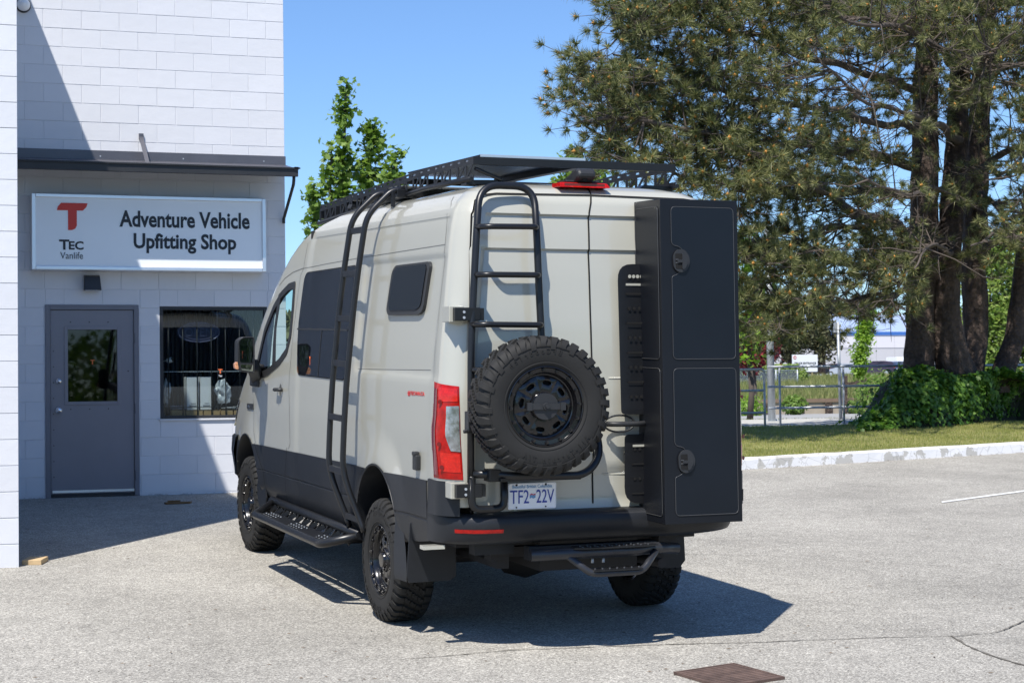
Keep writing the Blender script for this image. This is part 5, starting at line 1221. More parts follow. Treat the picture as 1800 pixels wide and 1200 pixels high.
for z0, z1 in ((zB + .045, zm - .025), (zm + .03, zT - .045)):     # flush panels on the box's left side
    pts = rpoly([Vector((0, .028, z0)), Vector((0, .33, z0)), Vector((0, .33, z1)), Vector((0, .028, z1))], .03, 5)
    mb = MB(); F = [Vector((bx0 - .003, tilt(p_.z) + p_.y, p_.z)) for p_ in pts]; mb.prism(F, (.0025, 0, 0)); o = mb.obj('side_panel', M_BOX, sb, auto=30)
    ln = MB(); ln.tube([q_ + Vector((-.001, 0, 0)) for q_ in F], .0013, 4, closed=True); ln.obj('trim_line', M_LINE, o)
mb = MB(); mb.bbox(bx0 + .05, bx1 - .05, -1.31, -1.24, 1.2, 1.26); mb.bbox(bx0 + .05, bx1 - .05, -1.29, -1.20, 2.1, 2.16); mb.obj('box_mount', M_POWD, sb)
mb = MB(); mb.bbox(bx1, bx1 + .008, tilt(.9) + .0, tilt(.9) + .05, .86, .93); mb.obj('box_hinge', M_POWD, sb)

# ---------------------------------------------------------------- wheels
def tyre_mesh():
    mb = MB(); prof = [(-.100, .222), (-.112, .224), (-.120, .236), (-.128, .262), (-.1315, .295), (-.130, .325), (-.124, .350), (-.112, .368), (-.090, .377), (-.05, .380), (0, .381)]
    prof = prof + [(-a, r_) for a, r_ in reversed(prof[:-1])]
    mb.lathe(prof, 96, 'X')
    mb.lathe([(-.1312, .338), (-.1335, .339), (-.1335, .342), (-.1305, .343)], 96, 'X'); mb.lathe([(-.124, .243), (-.1265, .244), (-.1265, .247), (-.125, .249)], 96, 'X')
    def P(x, th, r_): return Vector((x, r_ * math.cos(th), r_ * math.sin(th)))
    n = 36; dth = 2 * math.pi / n
    def loft(secs):           # secs: list of (x, r_top, r_base, th0, th1)
        vs = []
        for x, rt, rb, t0, t1 in secs: vs += [P(x, t0, rb), P(x, t0 + (t1 - t0) * .06, rt), P(x, t1 - (t1 - t0) * .06, rt), P(x, t1, rb)]
        fs = []
        for i in range(len(secs) - 1):
            a = i * 4; b = a + 4
            for k in range(3): fs.append((a + k, a + k + 1, b + k + 1, b + k))
        fs.append((0, 1, 2, 3)); e = (len(secs) - 1) * 4; fs.append((e + 3, e + 2, e + 1, e)); mb.add(vs, fs)
    for sgn in (-1, 1):
        for k in range(n):
            t0 = k * dth; lng = k % 2; w = dth * .68; s1 = dth * .14
            xs_ = [(.066, .395, .378), (.098, .3935, .376), (.1165, .383, .366), (.1275, .362, .345)] + ([(.1345, .338, .322)] if lng else [(.1330, .352, .335)])
            loft([(sgn * x, rt, rb, t0 + s1 * i * .4 * sgn, t0 + w * (1 if i < 3 else .82) + s1 * i * .4 * sgn) for i, (x, rt, rb) in enumerate(xs_)])
    for row, xc in enumerate((-.044, -.0, .044)):
        for k in range(n):
            t0 = k * dth + row * dth * .5; w = dth * .80; h = .0185
            # S-shaped interlocking block in two lobes
            a = [(xc - h, 0, .52), (xc - .002, .12, .70)]
            loft([(xc - h, .395, .378, t0, t0 + w * .62), (xc - .003, .395, .378, t0 + w * .10, t0 + w * .72)])
            loft([(xc - .003, .395, .378, t0 + w * .28, t0 + w * .92), (xc + h, .395, .378, t0 + w * .40, t0 + w * 1.0)])
    # raised sidewall lettering
    def arc(txt, r_, h, th_c, flip=False, w_=.030):
        m = len(txt); 
        for i, ch in enumerate(txt):
            if ch == ' ': continue
            vs, fs = text_mesh(ch, .5, .02); x0 = min(v.x for v in vs); x1 = max(v.x for v in vs); y0, y1 = 0, .72
            d = (i - (m - 1) / 2) * w_ * 1.12; th = th_c + (-d if not flip else d) / r_
            # outward face is -X; up = radial
            er = Vector((0, math.cos(th), math.sin(th))); et = Vector((0, -math.sin(th), math.cos(th)))
            right = -et; up = er
            if flip: right = et; up = -er
            # seen from -X the image right of up=+r is -et ... check sign below
            sc_ = h / .72
            mb.add([Vector((-.1318 - .0022 * (v.z + .5), 0, 0)) + er * r_ + right * ((v.x - (x0 + x1) / 2) * sc_ * .9) + up * (v.y * sc_ - h / 2) for v in vs], fs)
    arc('BFGoodrich', .312, .030, math.radians(90), False, .031); arc('All-Terrain T/A', .300, .028, math.radians(-90), True, .026)
    return mb.mesh('tyre', M_RUB, auto=38)
def rim_mesh():
    mb = MB(); L = -.112
    mb.lathe([(.11, .222), (.112, .226), (.105, .205), (.0, .195), (-.085, .200), (-.105, .212), (-.113, .224), (-.119, .226), (-.121, .2215), (-.116, .217), (-.108, .214), (-.106, .193), (-.100, .188), (-.085, .185), (-.072, .181), (-.068, .172)], 72, 'X')
    # disc with eight slots
    n = 8; ro, ri = .174, .078; xo, xi = -.070, -.082
    for k in range(n):
        a0 = 2 * math.pi * k / n; a1 = 2 * math.pi * (k + 1) / n; am_ = (a0 + a1) / 2; m = 32; O = []; I = []; I2 = []
        for i in range(m):
            t_ = 2 * math.pi * i / m; cx_, cy_ = math.cos(t_), math.sin(t_); s_ = max(abs(cx_), abs(cy_)); u, v = cx_ / s_, cy_ / s_     # unit square
            rr = ri + (ro - ri) * (u + 1) / 2; aa = am_ + (a1 - a0) / 2 * v; xx = xi + (xo - xi) * (u + 1) / 2
            O.append(Vector((xx, rr * math.cos(aa), rr * math.sin(aa))))
            sq = lambda c_, e: math.copysign(abs(c_) ** e, c_)
            r3 = .132 + .0135 * sq(cx_, .8); a3 = am_ + .20 * sq(cy_, .7)
            I.append(Vector((-.080, r3 * math.cos(a3), r3 * math.sin(a3)))); I2.append(Vector((-.050, r3 * math.cos(a3), r3 * math.sin(a3))))
        mid = [o_.lerp(i_, .72) + Vector((-.004, 0, 0)) for o_, i_ in zip(O, I)]
        mb.add(O + mid + I + I2, [(a * m + i, a * m + (i + 1) % m, (a + 1) * m + (i + 1) % m, (a + 1) * m + i) for a in range(3) for i in range(m)], True)
    mb.lathe([(-.082, .080), (-.094, .074), (-.096, .066), (-.088, .060), (-.088, .050)], 48, 'X')
    mb.lathe([(-.088, .055), (-.105, .050), (-.112, .046), (-.114, .020), (-.113, 0)], 40, 'X')
    return mb.mesh('rim', M_RIM, auto=35)
def bolts_mesh():
    mb = MB()
    for k in range(16):
        a = 2 * math.pi * (k + .5) / 16; c_ = Vector((-.106, .2035 * math.cos(a), .2035 * math.sin(a))); mb.tube([c_, c_ + Vector((-.012, 0, 0))], .0105, 8); mb.tube([c_ + Vector((-.012, 0, 0)), c_ + Vector((-.020, 0, 0))], .006, 6)
    for k in range(6):
        a = 2 * math.pi * k / 6; c_ = Vector((-.088, .064 * math.cos(a), .064 * math.sin(a))); mb.tube([c_, c_ + Vector((-.014, 0, 0))], .008, 6)
    return mb.mesh('rim_bolts', mat('bolt_black', (.02, .02, .022), .2, metal=.6, coat=.6), auto=35)
def back_mesh():
    mb = MB(); mb.lathe([(-.03, .0), (-.03, .17), (-.02, .19), (.02, .19)], 32, 'X'); return mb.mesh('brake_disc', M_DARKI)
TM, RMm, BMm, BK = tyre_mesh(), rim_mesh(), bolts_mesh(), back_mesh()
def wheel(name, loc, rot):
    e = empty(name); e.parent = van; e.location = loc; e.rotation_euler = rot
    link('tyre', TM, e); link('rim', RMm, e); link('rim_bolts', BMm, e)['kind'] = 'stuff'; link('brake_disc', BK, e); return e
XW = .872
wheel('wheel', (-XW, 0, .393), (math.radians(200), 0, 0)); wheel('wheel', (-XW, 3.665, .393), (math.radians(75), 0, 0)).rotation_euler[2] = 0
wheel('wheel', (XW, 0, .393), (math.radians(20), 0, math.pi)); wheel('wheel', (XW, 3.665, .393), (math.radians(10), 0, math.pi))
sc3 = PY(950, 712, -1.66)
spw = wheel('spare_wheel', (sc3.x, -1.555, sc3.z), (0, 0, 0))
# outward (-X of the wheel) must look to the rear (-Y of the van)
spw.matrix_local = Matrix.Translation((PY(953, 713, -1.62).x, -1.57, PY(953, 713, -1.62).z)) @ Matrix.Rotation(math.radians(87), 4, 'Z') @ Matrix.Rotation(math.radians(-14), 4, 'X')
spw['label'] = 'spare wheel with clamp bar on the rear carrier'
mb = MB(); mb.bar((-.122, -.115, 0), (-.122, .115, 0), .012, .034, up=(0, 0, 1)); mb.lathe([(-.113, .075), (-.118, .075), (-.118, 0)], 32, 'X'); mb.tube([(-.118, 0, 0), (-.150, 0, 0)], .011, 6); mb.lathe([(-.128, .0), (-.128, .022), (-.136, .02), (-.136, 0)], 16, 'X')
for s_ in (-1, 1): mb.bbox(-.134, -.112, s_ * .085, s_ * .115, -.022, .022)
o = mb.obj('clamp_bar', M_PLAST, spw, auto=35)
o.matrix_local = Matrix.Rotation(math.radians(14), 4, 'X')

# ================================================================== RAILINGS, POLES
def railing(name, pts, label, posts, hts=(1.05, .69, .31), ends=True):
    pts = [Vector(p) for p in pts]; c = pts[0]; r = tag(empty(name, c), label, 'railing', 'galvanised pipe railings')
    for h in hts:
        P = [p + Vector((0, 0, h)) - c for p in pts]
        if h == hts[0] and ends: P = bez([P[0] - Vector((0, 0, .2))] + P + [P[-1] - Vector((0, 0, .2))], .07, 4)
        mb = MB(); mb.tube(P, .021, 8); mb.obj('rail', M_GALV, r)
    L = pts[-1] - pts[0]
    for f in posts:
        p = pts[0] + L * f - c; mb = MB(); mb.tube([p - Vector((0, 0, .1)), p + Vector((0, 0, hts[0] - .02))], .021, 8); mb.obj('post', M_GALV, r)
    return r
a = G(1345, 757, .045); a0_ = Vector((a.x - 3.3, 7.7, a.z - .02)); railing('pipe_railing', [a0_, a], 'shorter pipe railing whose rounded end shows beside the black storage box', (0, .33, .66, 1.0))
b0 = Vector((G(1350, 753, 0).x, 8.75, .26)); b0.x = W(1350, 700, 8.75).x; b1 = Vector((W(1880, 660, 8.75).x, 8.75, .26)); Lx = b1.x - b0.x
postf = [(W(px, 700, 8.75).x - b0.x) / Lx for px in (1371, 1483)]; d_ = postf[1] - postf[0]
postf += [postf[1] + d_ * k for k in range(1, 9) if postf[1] + d_ * k < 1]
railing('pipe_railing', [b0, b1], 'long pipe railing that runs on behind the ivy and pine trunks', postf, ends=False)
p = W(1357, 742, 10.0); lp = tag(empty('street_lamp', (p.x, 10.0, p.z)), 'thick galvanised lamp post behind the pipe railing', 'street lamp')
ht = W(1353, 398, 10.0).z - p.z
mb = MB(); mb.tube([(0, 0, 0), (-.01, 0, ht * .5), (-.02, 0, ht)], [.072, .066, .058], 12); mb.obj('pole', M_GALV, lp)
mb = MB(); mb.bbox(-.12, .12, -.12, .12, 0, .03); mb.tube([(.08, -.08, .03), (.08, -.08, .06)], .014, 6); mb.obj('base_plate', M_GALV, lp)
mb = MB(); mb.tube([(0, 0, ht - .02), (.12, 0, ht + .04), (.2, 0, ht + .04)], .02, 6); mb.prism(rpoly([(.14, -.07, ht + .02), (.42, -.06, ht + .03), (.42, .06, ht + .03), (.14, .07, ht + .02)], .04), (0, 0, .06)); mb.obj('lamp_head', M_WHITE, lp, bevel=.01)
mb = MB(); mb.tube([(-.02, 0, ht), (-.02, 0, ht + .6)], .018, 6); mb.obj('mast', M_GALV, lp)
p = W(1478, 741, 10.2); sp_ = tag(empty('steel_post', (p.x, 10.2, p.z)), 'slim galvanised post standing behind the long railing', 'post')
hp_ = W(1473, 566, 10.2).z - p.z; mb = MB(); mb.tube([(0, 0, 0), (-.02, 0, hp_)], [.034, .028], 10); mb.obj('pole', M_GALV, sp_)
mb = MB(); mb.bbox(-.11, -.04, -.02, .02, hp_ - .2, hp_ - .02); mb.obj('small_plate', M_GALV, sp_)

# ================================================================== PINES
M_BARK = mat('pine_bark', (.075, .053, .042), .95, noise=(7, .65), bump=(11, 1.0, .10)); M_TWIG = mat('pine_twig', (.085, .068, .056), .9, noise=(6, .35))
M_NEED = leaf_mat('pine_needles', (.022, .040, .016), (.115, .138, .050), (.48, .45, .21), .45, .28, .9)
M_CONE = mat('pollen_cone', (.52, .24, .055), .8)
TY = 7.95
def trunk_pts(L): return [W(a, b, y) for a, b, y in L]
TR = [ (trunk_pts([(1614, 690, TY), (1616, 650, TY), (1618, 560, TY), (1624, 400, TY), (1626, 200, TY), (1632, 0, TY), (1636, -250, TY), (1640, -520, TY)]), [.33, .28, .26, .25, .22, .18, .10, .03]),
       (trunk_pts([(1690, 695, TY - .2), (1680, 655, TY - .2), (1663, 570, TY - .2), (1665, 480, TY - .2), (1678, 320, TY - .1), (1688, 120, TY), (1700, -100, TY), (1705, -350, TY), (1706, -650, TY)]), [.40, .34, .245, .225, .20, .18, .15, .10, .03]),
       (trunk_pts([(1700, 690, TY + .4), (1706, 645, TY + .4), (1718, 580, TY + .4), (1711, 490, TY + .4), (1716, 300, TY + .3), (1728, 100, TY + .3), (1745, -150, TY + .3), (1752, -450, TY + .3)]), [.27, .24, .225, .225, .21, .18, .13, .03]),
       (trunk_pts([(1745, 690, TY), (1766, 650, TY), (1786, 590, TY), (1794, 520, TY), (1806, 420, TY), (1826, 250, TY - .2), (1850, 40, TY - .3), (1870, -200, TY - .3), (1880, -400, TY - .3)]), [.28, .22, .185, .18, .17, .15, .12, .07, .02]) ]
LABS = ['pine tree with the leftmost trunk of the clump, knotted bark, boughs reaching over the van', 'pine tree with the thickest trunk in the middle of the clump', 'pine tree whose slimmer trunk stands just right of the thickest trunk', 'pine tree with a curved leaning trunk, farthest right in the clump']
LIMB = [  # (tree, radius, [(px,py,Y)])
 (0, .115, [(1622, 440, TY), (1585, 405, 7.3), (1530, 385, 7.0), (1480, 362, 6.7), (1420, 330, 6.4), (1370, 292, 6.2), (1300, 262, 6.0), (1235, 235, 5.8), (1150, 215, 5.6), (1060, 205, 5.5)]),
 (0, .085, [(1625, 300, TY), (1540, 275, 7.8), (1440, 262, 8.1), (1340, 248, 8.3), (1260, 218, 8.4), (1170, 180, 8.5), (1090, 150, 8.6), (1010, 130, 8.6)]),
 (0, .08, [(1628, 170, TY), (1520, 120, 7.1), (1390, 85, 6.6), (1270, 50, 6.3), (1150, 40, 6.2), (1075, 55, 6.1)]),
 (0, .07, [(1622, 400, TY), (1540, 396, 7.0), (1450, 405, 6.4), (1390, 430, 6.2), (1350, 480, 6.1), (1325, 540, 6.1)]),
 (0, .09, [(1618, 465, TY), (1540, 460, 7.9), (1450, 462, 8.2), (1380, 470, 8.3), (1320, 500, 8.3)]),
 (0, .07, [(1625, 240, TY), (1520, 205, 7.0), (1410, 190, 6.6), (1290, 165, 6.3), (1180, 120, 6.2), (1080, 95, 6.0)]),
 (0, .075, [(1622, 345, TY), (1520, 335, 7.9), (1410, 338, 8.2), (1290, 325, 8.5), (1180, 300, 8.6), (1090, 255, 8.6), (1000, 190, 8.6)]),
 (0, .06, [(1618, 500, TY), (1560, 520, 7.0), (1500, 530, 6.6), (1440, 520, 6.3), (1390, 545, 6.2)]),
 (0, .08, [(1630, 60, TY), (1530, 20, 8.2), (1420, -10, 8.5), (1290, -20, 8.7), (1150, -10, 8.7), (1090, 10, 8.6)]),
 (0, .05, [(1622, 420, TY), (1590, 470, 6.8), (1570, 520, 6.4), (1545, 560, 6.2)]),
 (1, .08, [(1690, 250, TY), (1640, 210, 6.6), (1560, 190, 6.0), (1490, 150, 5.7), (1440, 110, 5.5)]),
 (1, .08, [(1692, 120, TY), (1620, 70, 6.5), (1540, 40, 5.9), (1470, 0, 5.6)]),
 (1, .07, [(1684, 340, TY), (1640, 330, 6.6), (1600, 350, 6.0), (1560, 330, 5.7), (1510, 300, 5.6)]),
 (1, .06, [(1672, 450, TY), (1650, 430, 6.5), (1620, 440, 5.9), (1600, 470, 5.6)]),
 (1, .07, [(1692, 180, TY), (1720, 120, 6.5), (1750, 90, 5.9), (1780, 60, 5.6)]),
 (2, .08, [(1722, 300, TY + .3), (1760, 270, 7.5), (1800, 255, 7.2), (1860, 245, 7.0)]),
 (2, .07, [(1720, 440, TY + .3), (1770, 415, 7.7), (1830, 400, 7.6), (1880, 395, 7.5)]),
 (2, .07, [(1730, 150, TY + .3), (1780, 110, 7.8), (1840, 90, 7.7), (1900, 60, 7.6)]),
 (2, .06, [(1724, 340, TY + .3), (1760, 370, 6.9), (1790, 380, 6.4), (1830, 360, 6.1)]),
 (3, .06, [(1806, 420, TY), (1770, 400, 6.8), (1740, 420, 6.3), (1700, 440, 6.0)]),
 (3, .06, [(1820, 300, TY - .2), (1780, 300, 6.6), (1740, 320, 6.2)]),
 (3, .07, [(1826, 250, TY - .2), (1860, 220, 7.0), (1920, 190, 6.8)]),
]
OUT = [(1055, -60), (1068, 28), (1092, 62), (1078, 90), (1030, 88), (996, 102), (980, 134), (986, 166), (1004, 200), (1026, 218), (1044, 250), (1056, 272), (1090, 286), (1112, 308), (1182, 300), (1190, 338), (1232, 345), (1290, 352), (1298, 430), (1300, 560), (1320, 606), (1352, 610), (1385, 585), (1430, 600), (1480, 585), (1520, 560), (1560, 545), (1592, 560), (1612, 500), (1660, 470), (1700, 480), (1750, 470), (1790, 440), (1840, 440), (1900, 430), (1900, -60)]
GAPS = [(1480, 135, 85, 38, .22), (1575, 205, 75, 45, .25), (1430, 225, 60, 22, .3), (1295, 62, 55, 28, .3), (1200, 212, 45, 14, .35), (1330, 388, 32, 26, .08), (1455, 398, 62, 34, .15), (1520, 300, 45, 22, .3), (1775, 190, 40, 60, .35), (1770, 330, 35, 40, .5), (1400, 160, 50, 22, .4), (1120, 265, 40, 12, .35), (1560, 130, 45, 30, .3), (1665, 470, 40, 30, .25), (1680, 400, 50, 60, .35), (1620, 260, 60, 70, .4), (1380, 60, 45, 22, .45), (1480, 500, 40, 18, .5)]
from mathutils import noise as mn
limb_world = []
for ti, rad, L in LIMB:
    P = [W(a, b, TY - (TY - y) * 1.9 if y < TY else TY - (y - TY) * 3.2) for a, b, y in L]; P = bez(P, .5, 3); n = len(P); limb_world.append((ti, rad, P))
br = [MB() for _ in TR]; needles = [[] for _ in TR]; cones = [MB() for _ in TR]
for (ti, rad, P) in limb_world:
    F_ = []
    for a, b in zip(P, P[1:]):
        m_ = max(1, int((b - a).length / .16)); F_ += [a.lerp(b, k / m_) for k in range(m_)]
    F_.append(P[-1]); n = len(F_); wv = [Vector((mn.noise(p * .9), mn.noise(p * .9 + Vector((9, 0, 0))), mn.noise(p * .9 + Vector((0, 9, 0))))) * .16 * min(1, i / 6) for i, p in enumerate(F_)]
    br[ti].tube([p + w_ for p, w_ in zip(F_, wv)], [rad * 1.1 * (1 - .8 * i / (n - 1)) * random.uniform(.88, 1.14) for i in range(n)], 8)
def tuft(ti, p, d, R=.125, n=44, w=.0042):
    d = Vector(d).normalized(); needles[ti].append((p, d, R, n, w))
def grow_cluster(ti, limbs, c, ntuft, spread, R, nn, w=.0042, twig=True, tr=.018):
    best = None
    for (tj, rad, P) in limbs:
        for i, q in enumerate(P):
            if i < 2: continue
            d = (q - c).length
            if best is None or d < best[0]: best = (d, q, P[min(i + 1, len(P) - 1)] - P[i - 1])
    base = best[1]; direction = (c - base)
    if direction.length < .05: direction = Vector((0, 0, .3))
    start = base - best[2].normalized() * min(.4, direction.length * .4)
    mid = start.lerp(c, .5) + Vector((random.uniform(-.1, .1), random.uniform(-.1, .1), -.10 * direction.length + random.uniform(-.05, .05)))
    sp = [start, start.lerp(mid, .6), mid, mid.lerp(c, .55) + Vector((0, 0, .02)), c]
    if twig: br[ti].tube(sp, [tr, tr * .85, tr * .65, tr * .5, tr * .35], 5, cap=False)
    dn = direction.normalized()
    for k in range(ntuft):
        o = Vector((random.gauss(0, spread), random.gauss(0, spread), random.gauss(0, spread * .55)))
        p = c + o; src = sp[random.choice((2, 3, 3, 4))].lerp(c, random.random())
        d = (p - src); d.z = abs(d.z) * .7 + .06; d = d + dn * .12
        if twig and k % 1 == 0:
            m_ = src.lerp(p, .5) + Vector((random.uniform(-.03, .03), random.uniform(-.03, .03), -.04))
            br[ti].tube([src, m_, p], [.0075, .006, .0045], 3, cap=False)
        tuft(ti, p, d, R * random.uniform(.75, 1.2), nn, w)
        if random.random() < .30:
            q = p + d.normalized() * .02; s_ = .018 + random.random() * .018
            cones[ti].add([q + Vector((s_, 0, 0)), q + Vector((-s_, 0, 0)), q + Vector((0, s_, 0)), q + Vector((0, -s_, 0)), q + Vector((0, 0, s_ * 1.2)), q - Vector((0, 0, s_))],
                [(0, 2, 4), (2, 1, 4), (1, 3, 4), (3, 0, 4), (2, 0, 5), (1, 2, 5), (3, 1, 5), (0, 3, 5)])
def owner(px): return 0 if px < 1560 else (1 if px < 1690 else (2 if px < 1760 else 3))
cnt = 0; tries = 0
while cnt < 720 and tries < 20000:
    tries += 1; px = random.uniform(955, 1900); py = random.uniform(-60, 620)
    if not pip(OUT, px, py): continue
    pr = 1.0
    for gx, gy, ga, gb, gp_ in GAPS:
        if ((px - gx) / ga) ** 2 + ((py - gy) / gb) ** 2 < 1: pr = min(pr, gp_)
    if random.random() > pr: continue
    if 1600 < px < 1745 and 150 < py < 480 and random.random() < .62: continue
    Y = random.uniform(5.2, 8.6) if px > 1450 else random.uniform(3.2, 5.8)
    if px > 1560 and random.random() < .35: Y = random.uniform(3.8, 6.0)
    c = W(px, py, Y); ti = owner(px)
    grow_cluster(ti, limb_world, c, random.randint(8, 12), .22 + .10 * random.random(), .165, 62, .0056)
    cnt += 1
# bare dead twigs crossing the gaps
for k in range(330):
    (ti, rad, P) = random.choice(limb_world[:18]); i = random.randint(2, max(3, int(len(P) * .7))); a = P[i]
    d = Vector((random.gauss(-.25, .7), random.gauss(0, .6), random.gauss(-.02, .45))).normalized(); L = random.uniform(.5, 1.5)
    pts_ = [a, a + d * L * .35 + Vector((0, 0, .04)), a + d * L * .7 - Vector((0, 0, .03)), a + d * L + Vector((0, 0, random.uniform(-.15, .15)))]
    br[ti].tube(pts_, [.014, .010, .007, .003], 4, cap=False)
    for q_ in range(4):
        t_ = random.uniform(.3, .95); s0 = pts_[0].lerp(pts_[3], t_); e_ = Vector((random.gauss(0, 1), random.gauss(0, 1), random.gauss(0, .8))).normalized() * random.uniform(.12, .4); br[ti].tube([s0, s0 + e_ * .6 + Vector((0, 0, .02)), s0 + e_], [.006, .004, .002], 3, cap=False)
# the crown above the photo's edge (shades the ivy and the trunks)
up_limbs = []
for k in range(26):
    ti = random.randrange(4); P0, R0 = TR[ti]; i = random.randint(len(P0) - 3, len(P0) - 2); a = P0[i].lerp(P0[i + 1], random.random()); ang = random.uniform(0, 2 * math.pi); L = random.uniform(3, 6.5)
    P = [a + Vector((math.cos(ang) * L * t_, math.sin(ang) * L * .8 * t_, .12 * L * t_ - .25 * t_ * t_)) for t_ in (0, .2, .4, .6, .8, 1)]
    up_limbs.append((ti, .07, P)); br[ti].tube(P, [.08, .07, .06, .045, .03, .015], 5)
for k in range(520):
    ti, rad, P = random.choice(up_limbs); t_ = random.uniform(1.5, 5); i = min(int(t_), 4); c = P[i].lerp(P[i + 1], t_ - int(t_)) + Vector((random.gauss(0, .5), random.gauss(0, .5), random.gauss(0, .25)))
    if c.x + c.z * .39 < 13.4 and c.y + c.z * .5 > 8.0: continue
    if 5.2 < c.y + c.z * .5 < 7.3 and random.random() < .6: continue
    if c.z < 7.2 + max(0, c.y - 5) * .15: continue
    grow_cluster(ti, up_limbs, c, 9, .30, .15, 20, .011, twig=k % 2 == 0)
def needles_mesh(name, L, m):
    tot = sum(q[3] for q in L); V = np.zeros((tot, 3, 3)); k = 0
    for p, d, R, n, w in L:
        dd = np.array(d); r = RNG.normal(size=(n, 3)); r /= np.linalg.norm(r, axis=1)[:, None]
        v = r * .95 + dd * .85; v /= np.linalg.norm(v, axis=1)[:, None]; ln = R * RNG.uniform(.7, 1.1, n)
        b0 = np.array(p) + dd * RNG.uniform(-.05, .02, n)[:, None]
        side = np.cross(v, RNG.normal(size=(n, 3))); side /= np.linalg.norm(side, axis=1)[:, None] + 1e-9
        V[k:k + n, 0] = b0 + side * w; V[k:k + n, 1] = b0 - side * w; tip = b0 + v * ln[:, None]; tip[:, 2] -= .01; V[k:k + n, 2] = tip; k += n
    return tri_mesh(name, V, m)
for ti, (P, R_) in enumerate(TR):
    root = tag(empty('pine_tree', P[0]), LABS[ti], 'pine tree', 'pine trees in the ivy clump'); o = P[0]
    PP = bez(P, .8, 4); n = len(PP); RR = []
    tot = [0]
    for a, b in zip(PP, PP[1:]): tot.append(tot[-1] + (b - a).length)
    kd = [0]
    for a, b in zip(P, P[1:]): kd.append(kd[-1] + (b - a).length)
    for s_ in tot:
        s2 = s_ / tot[-1] * kd[-1]; i = max(j for j in range(len(kd)) if kd[j] <= s2 + 1e-6); i = min(i, len(P) - 2); f = (s2 - kd[i]) / (kd[i + 1] - kd[i]); RR.append(R_[i] * (1 - f) + R_[i + 1] * f)
    fine = []; fr_ = []
    for i in range(n - 1):
        m_ = max(1, int((PP[i + 1] - PP[i]).length / .07))
        for k in range(m_): fine.append(PP[i].lerp(PP[i + 1], k / m_)); fr_.append(RR[i] * (1 - k / m_) + RR[i + 1] * k / m_)
    mb = MB(); NN = 40; vs = []
    from mathutils import noise as mn
    for i, (c, r_) in enumerate(zip(fine, fr_)):
        for k in range(NN):
            a = 2 * math.pi * k / NN; q = Vector((math.cos(a) * 3.2, math.sin(a) * 3.2, c.z * .9 + ti * 7)); rg = mn.noise(q * 1.5); kn = mn.noise(Vector((math.cos(a), math.sin(a), c.z * 1.6 + ti * 3)))
            rr = r_ * (1 + .13 * rg + .10 * kn + .10 * mn.noise(Vector((math.cos(a) * 8, math.sin(a) * 8, c.z * 3.5)))); vs.append(c + Vector((math.cos(a) * rr, math.sin(a) * rr, 0)) - o)
    mb.add(vs, [(i * NN + k, i * NN + (k + 1) % NN, (i + 1) * NN + (k + 1) % NN, (i + 1) * NN + k) for i in range(len(fine) - 1) for k in range(NN)], True)
    mb.obj('trunk', M_BARK, root, recalc=False)
    me = needles_mesh('needles', needles[ti], M_NEED); me.transform(Matrix.Translation(-o)); nd = link('needles', me, root); nd['kind'] = 'stuff'
    me = br[ti].mesh('branches', M_TWIG, recalc=False); me.transform(Matrix.Translation(-o)); bo = link('branches', me, root); bo['kind'] = 'stuff'
    if cones[ti].v: me = cones[ti].mesh('pollen_cones', M_CONE, recalc=False); me.transform(Matrix.Translation(-o)); bo = link('pollen_cones', me, root); bo['kind'] = 'stuff'

# ================================================================== IVY
M_IVY = leaf_mat('ivy_leaves', (.020, .055, .010), (.080, .175, .025), (.26, .42, .08), .42, .38, 1.4)
def ivy_front(px): return lerp_tab([(1505, 760), (1560, 757), (1640, 752), (1720, 745), (1800, 731), (1900, 718)], px)
def ivy_top(px): return lerp_tab([(1505, 752), (1530, 728), (1556, 705), (1574, 668), (1590, 650), (1640, 652), (1700, 662), (1760, 655), (1800, 662), (1900, 655)], px)
def ivy_pt(px, t_):
    f = G(px, ivy_front(px), .12); tp = W(px, ivy_top(px), 7.3); y = f.y + (7.3 - f.y) * t_; hz = math.sin(min(1, t_ * 1.0) * math.pi / 2) ** .75
    x = f.x + (tp.x - f.x) * t_; return Vector((x, y, f.z + (tp.z - f.z) * hz))
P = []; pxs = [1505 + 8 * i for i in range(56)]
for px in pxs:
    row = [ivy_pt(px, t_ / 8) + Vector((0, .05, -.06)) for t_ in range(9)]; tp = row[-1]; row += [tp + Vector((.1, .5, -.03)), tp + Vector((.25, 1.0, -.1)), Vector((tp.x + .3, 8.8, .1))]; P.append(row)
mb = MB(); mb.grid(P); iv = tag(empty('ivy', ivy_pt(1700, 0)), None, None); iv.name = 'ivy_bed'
def ivy_leaf_cloud(n):
    pts = []; nr = []
    for _ in range(n):
        px = random.uniform(1507, 1935); t_ = random.random() ** .8; q = ivy_pt(px, t_); e1 = ivy_pt(px + 2, t_) - q; e2 = ivy_pt(px, min(1, t_ + .02)) - ivy_pt(px, max(0, t_ - .02)); nn = e1.cross(e2).normalized()
        if nn.y > 0: nn = -nn
        if random.random() < .25: q = q + Vector((random.uniform(0, .4), random.uniform(0, 1.0), 0)) if t_ > .8 else q; 
        lump = mn.noise(q * 2.3) * .10
        pts.append(q + nn * (random.gauss(0, .03) + lump)); nr.append(nn + Vector((random.gauss(0, .4), random.gauss(0, .4), random.gauss(.25, .4))))
    return pts, nr
